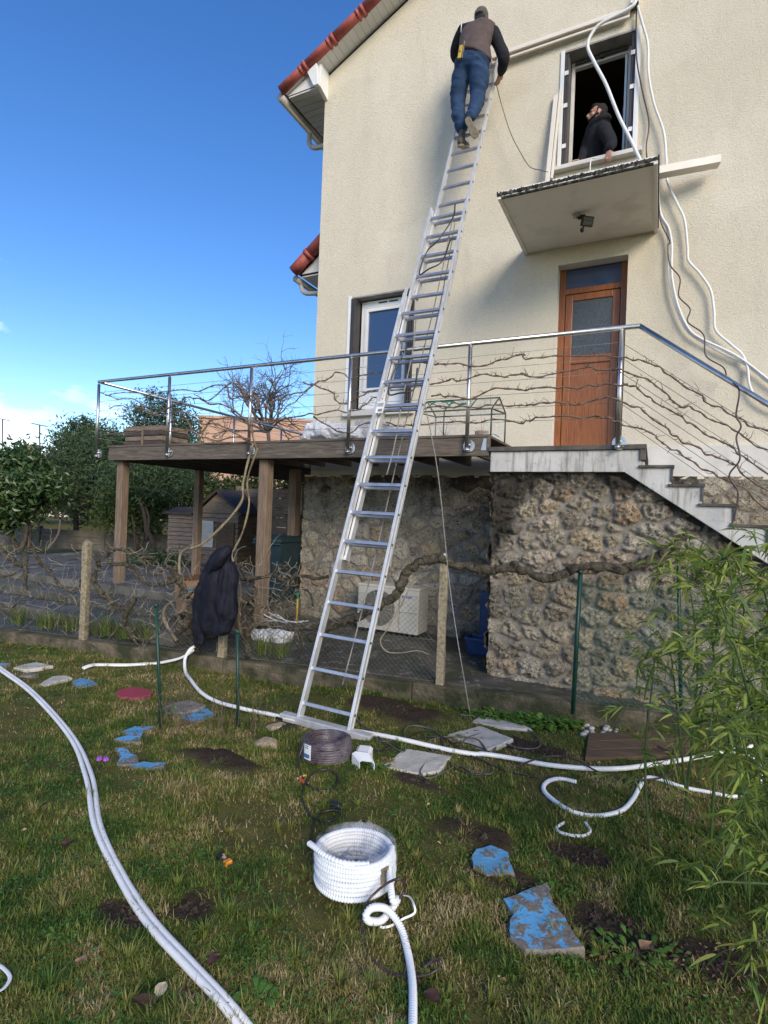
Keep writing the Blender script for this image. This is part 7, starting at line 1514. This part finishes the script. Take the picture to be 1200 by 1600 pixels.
# ================================================================ GRASS, WEEDS, LITTER
def soil_mask(a, b):
    s = np.zeros_like(a); P = np.stack([a, b], -1)
    for (px, py, ra, rb, h) in SOILS:
        q = gp(px, py); qa, qb = q @ U_, q @ N_
        d = np.sqrt(((a - qa) / ra) ** 2 + ((b - qb) / rb) ** 2) + (fbm(P * 6, 3, 9) - .45) * 1.1; s = np.maximum(s, np.clip((1.15 - d) / .35, 0, 1))
    return s
STONE_ZONES = []
for o in list(bpy.data.objects):
    if o.get('category') == 'stone' or o.name.startswith('ground_board'):
        vs = [o] if o.type == 'MESH' else list(o.children)
        for q in vs:
            if q.type != 'MESH': continue
            co = np.array([tuple(v.co) for v in q.data.vertices]) + wpos(q); STONE_ZONES.append((co[:, 0].min(), co[:, 0].max(), co[:, 1].min(), co[:, 1].max(), co[::3, :2]))
def in_stone(x, y):
    r = np.zeros(len(x), bool)
    for x0, x1, y0, y1, pts in STONE_ZONES:
        c = pts.mean(0); sel = (x > x0) & (x < x1) & (y > y0) & (y < y1)
        if not sel.any(): continue
        idx = np.nonzero(sel)[0]; an = np.arctan2(pts[:, 1] - c[1], pts[:, 0] - c[0]); rr = np.hypot(pts[:, 0] - c[0], pts[:, 1] - c[1]); bins = np.linspace(-math.pi, math.pi, 25); mxr = np.array([rr[(an >= bins[k]) & (an < bins[k + 1])].max() if ((an >= bins[k]) & (an < bins[k + 1])).any() else rr.max() * .7 for k in range(24)])
        a2 = np.arctan2(y[idx] - c[1], x[idx] - c[0]); k = np.clip(((a2 + math.pi) / (2 * math.pi) * 24).astype(int), 0, 23); r[idx[np.hypot(x[idx] - c[0], y[idx] - c[1]) < mxr[k] * .95]] = True
    return r
def scatter(n, near, far, power, seed, margin=60):
    """random lawn points inside the view, denser near the viewer"""
    rs = np.random.RandomState(seed); out = []
    while sum(len(o) for o in out) < n:
        Y = near + (far - near) * rs.rand(n) ** power; X = (rs.rand(n) * 2 - 1) * (.86 * Y + .5); a, b = X * U_[0] + Y * U_[1], X * N_[0] + Y * N_[1]
        ok = (b < FA[1] + (a - FA[0]) * fd[1] / fd[0] - .08) & (b > -.2); out.append(np.stack([X, Y, a, b], 1)[ok])
    return np.concatenate(out)[:n]
def grass():
    n = 540000; S = scatter(n, 1.15, 8.5, 1.75, 5); rs = np.random.RandomState(6); X, Y, a, b = S.T
    P2 = np.stack([a, b], -1); den = fbm(P2 * 2.2, 4, 41); soil = soil_mask(a, b); keep = (rs.rand(len(a)) < np.clip((den - .28) * 4.2, .10, 1)) & (rs.rand(len(a)) > soil * .985) & ~in_stone(X, Y)
    X, Y, a, b = X[keep], Y[keep], a[keep], b[keep]; P2 = P2[keep]; n = len(a); z = ground_z(a, b) - .004
    tall = np.clip((fbm(P2 * 3.3, 3, 51) - .40) * 3.2, 0, 1); L = rs.uniform(.014, .036, n) * (1 + 1.1 * tall ** 2) * (1 + .6 * (rs.rand(n) < .03)); an = rs.rand(n) * 2 * math.pi + 3 * fbm(P2 * 2, 2, 61)
    lean = rs.uniform(.5, 2.1, n) ; dh = np.stack([np.cos(an), np.sin(an), np.zeros(n)], 1); sd = np.stack([-np.sin(an), np.cos(an), np.zeros(n)], 1); W = (rs.uniform(.0010, .0024, n) * (1 + .14 * Y))[:, None]
    B = np.stack([X, Y, z], 1); up = np.array([0, 0, 1.]); c1 = (L * np.cos(lean * .45))[:, None]; s1 = (L * np.sin(lean * .45))[:, None]; c2 = (L * np.cos(lean))[:, None]; s2 = (L * np.sin(lean))[:, None]
    m1 = B + .5 * (c1 * up + s1 * dh); t = m1 + .55 * (c2 * up + s2 * dh)
    V = np.stack([B - sd * W, B + sd * W, m1 + sd * W * .8, t + sd * W * .15, m1 - sd * W * .8], 1).reshape(-1, 3); i = np.arange(n)[:, None] * 5
    # one pentagon per blade, bent at the middle: two faces
    F1 = np.concatenate([i + 0, i + 1, i + 2, i + 4], 1); F2 = np.concatenate([i + 4, i + 2, i + 3, i + 3], 1)
    big = fbm(P2 * 1.3, 4, 71); r = np.clip(.36 + (big - .45) * 1.1 + (fbm(P2 * 7, 3, 81) - .45) * 1.9 + rs.normal(size=n) * .20 + .25 * (rs.rand(n) < .08), 0, 1)
    V = V.astype(np.float32); Ft = np.concatenate([np.stack([i[:, 0], i[:, 0] + 1, i[:, 0] + 2], 1), np.stack([i[:, 0], i[:, 0] + 2, i[:, 0] + 4], 1), np.stack([i[:, 0] + 4, i[:, 0] + 2, i[:, 0] + 3], 1)])
    o = np_mesh('grass', V, Ft, 'grass', attrs={'rnd': np.repeat(r, 5)}); tag(o, 'short tufty winter lawn grass with moss and straw between the stones', 'grass', None, 'stuff')
grass()
def clover():
    rs = np.random.RandomState(91); S = scatter(26000, 1.2, 7, 1.5, 92); X, Y, a, b = S.T; P2 = np.stack([a, b], -1); k = (fbm(P2 * 2.6, 3, 93) > .50) & (soil_mask(a, b) < .6) & ~in_stone(X, Y); X, Y, a, b = X[k], Y[k], a[k], b[k]; n = len(a); z = ground_z(a, b) + rs.uniform(.004, .022, n)
    V = []; c = np.stack([X, Y, z], 1); r = rs.uniform(.004, .011, n)[:, None]; a0 = rs.rand(n) * 6.28
    for q in range(3):
        t = a0 + q * 2.09; d = np.stack([np.cos(t), np.sin(t), .25 + 0 * t], 1); s = np.stack([-np.sin(t), np.cos(t), 0 * t], 1); V.append(np.stack([c, c + d * r * .6 + s * r * .5, c + d * r * 1.1, c + d * r * .6 - s * r * .5], 1))
    V = np.concatenate(V).reshape(-1, 3); tag(np_mesh('clover', V, np.arange(len(V)).reshape(-1, 4), 'clover', attrs={'rnd': np.tile(np.repeat(rs.rand(n), 4), 3)}), 'small three leaved clover and weeds mixed into the lawn', 'clover', None, 'stuff')
clover()
def tufts():
    # longer tufts: along the kerb, round stones, in the lawn
    rs = np.random.RandomState(9); cen = [lay(x, y) for x, y in ((690, 1390), (720, 1375), (755, 1370), (60, 1230), (25, 1210), (640, 1330), (900, 1520), (830, 1560), (560, 1260), (470, 1330), (400, 1540), (200, 1500), (140, 1560), (320, 1300), (270, 1330), (700, 1560), (1000, 1560), (1130, 1550), (1180, 1560), (740, 1395), (430, 1440), (860, 1380), (905, 1470), (430, 1250), (280, 1130), (330, 1140), (1040, 1480), (980, 1500))]
    for k in range(110):
        a = rs.uniform(-7, 1.5); b = fence_b(a) + rs.uniform(-.2, -.07); p = H(a, b, 0); p[2] = float(ground_z(a, b)); cen.append(p)
    for k in range(260):
        Y = 1.5 + 4.5 * rs.rand() ** 1.4; X = (rs.rand() * 2 - 1) * .7 * Y; a, b = X * U_[0] + Y * U_[1], X * N_[0] + Y * N_[1]
        if b < fence_b(a) - .1: cen.append(np.array([X, Y, float(ground_z(a, b))]))
    V = []; R = []
    for c in cen:
        m = rs.randint(25, 60); an = rs.rand(m) * 6.28; le = rs.uniform(.3, 1.7, m); L = rs.uniform(.03, .080, m) * rs.uniform(.5, 1.1); d = np.stack([np.cos(an), np.sin(an), 0 * an], 1); s = np.stack([-np.sin(an), np.cos(an), 0 * an], 1) * .0019; B = c + d * rs.uniform(0, .03, m)[:, None]
        up = np.array([0, 0, 1.]); m1 = B + (L * .5)[:, None] * (np.cos(le * .5)[:, None] * up + np.sin(le * .5)[:, None] * d); t = m1 + (L * .55)[:, None] * (np.cos(le * 1.2)[:, None] * up + np.sin(le * 1.2)[:, None] * d)
        V.append(np.stack([B - s, B + s, m1 + s, t, m1 - s], 1).reshape(-1, 3)); R.append(np.repeat(np.clip(rs.normal(rs.uniform(.15, .75), .13, m), 0, 1), 5))
    V = np.concatenate(V); R = np.concatenate(R); i = np.arange(len(V) // 5) * 5; Ft = np.concatenate([np.stack([i, i + 1, i + 2], 1), np.stack([i, i + 2, i + 4], 1), np.stack([i + 4, i + 2, i + 3], 1)])
    tag(np_mesh('grass_tufts', V, Ft, 'grass', attrs={'rnd': R}), 'longer ragged grass tufts along the kerb and between the stones', 'grass', None, 'stuff')
tufts()
def litter():
    rs = np.random.RandomState(12); S = scatter(900, 1.5, 7, 1.2, 15); X, Y, a, b = S.T; z = ground_z(a, b) + .014
    P = np.stack([X, Y, z], 1); extra = []
    for (px, py, r_, k) in ((1090, 1500, .3, 120), (1160, 1540, .2, 60), (610, 1090, .4, 150), (1000, 1440, .3, 50)):
        c = lay(px, py, .012)
        q = c + rs.normal(size=(k, 3)) * [r_ * .6, r_ * .5, 0]; aa, bb = q @ U_, q @ N_; ok = bb < np.array([fence_b(v) - .1 for v in aa]); q[:, 2] = ground_z(aa, bb) + .014; extra.append(q[ok])
    P = np.concatenate([P] + extra); D = rs.normal(size=(len(P), 3)); D[:, 2] *= .22
    o = leaves('dead_leaves', P, .021, 'dleaf', None, .55, 0, dirs=D, jit=.01, kink=.35); tag(o, 'small dead brown leaves scattered over the lawn', 'dead leaves', None, 'stuff')
litter()
def leaf_big(label, px, py, size, seed):
    c = lay(px, py, .025); rs = np.random.RandomState(seed); an = rs.rand() * 6.28; d = np.array([math.cos(an), math.sin(an), .15]); s = np.cross(d, Z_); G = []
    for f, w in ((0, .03), (.2, .3), (.45, .42), (.7, .33), (.9, .12), (1, .01)): G.append([c + d * size * (f - .5) + s * size * w * k + Z_ * size * (.16 * abs(k) + .10 * math.sin(f * 5 + seed)) for k in (-1, -.5, 0, .5, 1)])
    m = MB(); m.sheet(np.array(G)); o = m.build('fallen_leaf', LM[seed % 3], None, fix=False, org=c); tag(o, label, 'leaf')
LM = [M('dark_brown_leaf', (.085, .035, .022), (.04, .018, .012), 20, .6), M('tan_leaf', (.34, .21, .12), (.22, .13, .07), 20, .7), M('straw_leaf', (.50, .42, .28), (.36, .30, .19), 20, .7)]
for lab, x, y, s, k in (('large dark brown fallen leaf at the bottom left beside the hose', 228, 1568, .075, 3), ('dark fallen leaf lying right of the coil hose at the bottom', 675, 1560, .065, 6), ('tan fallen leaf left of the twin hose', 126, 1502, .045, 4), ('small orange tan leaf near the cutting tool', 260, 1303, .03, 4), ('pale straw leaf at the bottom left near the dark leaf', 252, 1548, .05, 5),
                        ('brown curled leaf far left in the lawn', 105, 1318, .06, 9), ('upright tan leaf in the lower right weeds', 1010, 1480, .07, 7), ('dark leaf between the coil and the twin hose', 335, 1500, .05, 12)):
    leaf_big(lab, x, y, s, k)
def weeds():
    def weed(label, px, py, nl, L, seed, cat='weed', spread=1.0):
        c = lay(px, py, .005); rs = np.random.RandomState(seed); an = rs.rand(nl) * 6.28; D = np.stack([np.cos(an), np.sin(an), rs.uniform(.15, .9, nl)], 1); D /= np.linalg.norm(D, axis=1)[:, None]; P = c + np.stack([np.cos(an), np.sin(an), 0 * an], 1) * (rs.rand(nl) ** .6 * spread)[:, None] * [1, .45, 1]; aa, bb = P @ U_, P @ N_; P[:, 2] = ground_z(aa, bb) + rs.uniform(0, L * .5, nl)
        n = nl; S = np.cross(D, Z_); S /= np.linalg.norm(S, axis=1)[:, None]; Ls = (L * rs.uniform(.6, 1.2, n))[:, None]; V = []
        for f, w, dr in ((0, .05, 0), (.3, .55, .0), (.6, .8, .06), (.85, .5, .2), (1, .05, .32)): q = P + D * Ls * f - Z_ * Ls * dr; V += [q + S * Ls * .26 * w, q - S * Ls * .26 * w]
        V = np.stack(V, 1); idx = np.arange(n)[:, None] * 10; Fq = np.concatenate([idx + np.array([[2 * j, 2 * j + 2, 2 * j + 3, 2 * j + 1]]) for j in range(4)], 0)
        o = np_mesh('weed', V.reshape(-1, 3), Fq, 'weed', attrs={'rnd': np.repeat(rs.rand(n), 10)}, org=c); tag(o, label, cat)
    weed('lush bright green weeds at the kerb foot under the green fence post', 852, 1132, 460, .09, 1, spread=.29); weed('green weeds by the kerb behind the rear stone slab', 775, 1122, 190, .085, 2, spread=.25)
    weed('broad leafed weed at the bottom beside the twin hose', 402, 1560, 22, .05, 3, spread=.05); weed('broad leafed weed at the bottom centre left of the coil hose', 410, 1553, 12, .04, 4, spread=.04)
    weed('small rosette weed near the big blue stone', 855, 1395, 40, .035, 5, spread=.10); weed('leafy weed under the rear edge of the front stone slab', 588, 1200, 40, .05, 6, spread=.07); weed('clover patch left of the twin hose', 112, 1470, 60, .025, 7, spread=.12)
    weed('leafy green clump at the bottom edge, far left corner', 120, 1290, 50, .03, 8, spread=.12); weed('green leafy plants round the pebbles at the lower right', 1000, 1490, 90, .045, 10, spread=.20); weed('green plants along the kerb under the old vine at the left', 75, 1010, 140, .06, 11, spread=.5)
    weed('pale yellow green primrose plant between the left stake and rock', 285, 1118, 50, .06, 12, spread=.12)
weeds()
def bare_shrub():
    c = lay(320, 1150, 0); t = thing('bare_rose', 'thin bare shoots of a small shrub between the two green stakes', 'shrub', c); rs = np.random.RandomState(2); m = MB()
    for k in range(46):
        p = c + np.array([rs.uniform(-.45, .42), rs.uniform(-.18, .25), 0]); d = np.array([rs.normal() * .22, rs.normal() * .2, 1]); L = rs.uniform(.15, .5); P = [p, p + d * L * .5 + rs.normal(size=3) * .015, p + d * L + rs.normal(size=3) * .03]; m.tube(spline(P, 4), np.linspace(.0022, .0009, 9), 4)
        for _ in range(3): q = P[1] + (P[2] - P[1]) * rs.rand(); m.tube([q, q + rs.normal(size=3) * [.05, .05, .04] + np.array([0, 0, .03])], [.0013, .0006], 3)
    m.build('shoots', 'cane', t)
bare_shrub()
def terrace_plants():
    # long-leaved plants and vine prunings behind the kerb at the left
    rs = np.random.RandomState(77); V = []; R = []
    for (px, py, n_) in ((30, 985, 90), (75, 975, 110), (110, 985, 60), (165, 985, 150), (200, 985, 120), (230, 990, 70), (410, 1035, 60), (440, 1040, 50)):
        c = fp(px, py, .16); c[2] = -1.56
        an = rs.rand(n_) * 6.28; le = rs.uniform(.1, 1.2, n_); L = rs.uniform(.10, .30, n_); d = np.stack([np.cos(an), np.sin(an), 0 * an], 1); s = np.stack([-np.sin(an), np.cos(an), 0 * an], 1) * .005; B = c + d * rs.uniform(0, .14, n_)[:, None]; up = Z_
        m1 = B + (L * .5)[:, None] * (np.cos(le * .5)[:, None] * up + np.sin(le * .5)[:, None] * d); t = m1 + (L * .55)[:, None] * (np.cos(le * 1.3)[:, None] * up + np.sin(le * 1.3)[:, None] * d); V.append(np.stack([B - s, B + s, m1 + s, t, m1 - s], 1).reshape(-1, 3)); R.append(np.repeat(np.clip(rs.normal(.3, .15, n_), 0, 1), 5))
    V = np.concatenate(V); R = np.concatenate(R); i = np.arange(len(V) // 5) * 5; Ft = np.concatenate([np.stack([i, i + 1, i + 2], 1), np.stack([i, i + 2, i + 4], 1), np.stack([i + 4, i + 2, i + 3], 1)])
    tag(np_mesh('border_plants', V, Ft, 'grass', attrs={'rnd': R}), 'strappy green plants growing behind the kerb under the old vines', 'plants', None, 'stuff')
    n = 26000; rs = np.random.RandomState(5); X = rs.uniform(-16, -7, n); Y = rs.uniform(9.5, 15, n); Bz = np.full(n, -1.42); a, b = X * U_[0] + Y * U_[1], X * N_[0] + Y * N_[1]; Bz = lawn_z(b) + np.clip((b - 9) / 8, 0, 1) * np.clip((-a - 5.5) / 2, 0, 1) * .50
    B = np.stack([X, Y, Bz], 1); d = rs.normal(size=(n, 3)) * .4; d[:, 2] = 1; L = rs.uniform(.06, .16, n)[:, None]; s = np.array([.012, 0, 0]); V = np.stack([B - s, B + s, B + d * L], 1).reshape(-1, 3); tag(np_mesh('far_grass', V, np.arange(n * 3).reshape(n, 3), 'grass', attrs={'rnd': np.repeat(np.clip(rs.normal(.3, .12, n), 0, 1), 3)}), 'green grass of the garden beyond the terrace', 'grass', None, 'stuff')
terrace_plants()

def prunings():
    t = thing('vine_prunings', 'tangle of thin pale vine shoots hanging in the wire fence at the left', 'twigs', fp(200, 930)); rs = np.random.RandomState(14); m = MB()
    for k in range(340):
        px = rs.choice([rs.uniform(-20, 300), rs.uniform(-20, 300), rs.uniform(300, 480)]); py = rs.uniform(850, 990) if px < 300 else rs.uniform(870, 1000); p = fp(px, py, rs.uniform(-.1, .18)); d = np.array([rs.normal() * .6, rs.normal() * .3, rs.choice([-1, 1]) * rs.uniform(.2, 1)]); d /= np.linalg.norm(d); L = rs.uniform(.06, .32); P = [p]
        for j in range(5): d = d + rs.normal(size=3) * .35; d /= np.linalg.norm(d); P.append(P[-1] + d * L / 5); P[-1][2] = max(P[-1][2], -1.57)
        m.tube(spline(P, 3), np.linspace(.0034, .0016, 16), 4)
    m.build('shoots', 'twig', t)
prunings()

def clods():
    rs = np.random.RandomState(8); V = []; Ft = []; k = 0; ico = np.array([(1, 0, 0), (-1, 0, 0), (0, 1, 0), (0, -1, 0), (0, 0, 1), (0, 0, -1)], float); IF = np.array([(0, 2, 4), (2, 1, 4), (1, 3, 4), (3, 0, 4), (2, 0, 5), (1, 2, 5), (3, 1, 5), (0, 3, 5)])
    for (px, py, ra, rb, h) in SOILS:
        q = gp(px, py); qa, qb = q @ U_, q @ N_
        for _ in range(int(5200 * ra * rb)):
            a, b = qa + rs.normal() * ra * .55, qb + rs.normal() * rb * .55
            if b > fence_b(a) - .1: continue
            p = H(a, b, float(ground_z(a, b)) + h * .75 * max(0, 1 - ((a - qa) / ra) ** 2 - ((b - qb) / rb) ** 2)); r = rs.uniform(.003, .013) * (1 + (rs.rand() < .05)); V.append(p + ico * r * rs.uniform(.6, 1.3, (6, 3)) + rs.normal(size=(6, 3)) * r * .2); Ft.append(IF + k); k += 6
    tag(np_mesh('soil_clods', np.concatenate(V), np.concatenate(Ft), 'soil'), 'crumbly dark clods of dug soil in the bare patches', 'soil', None, 'stuff')
clods()
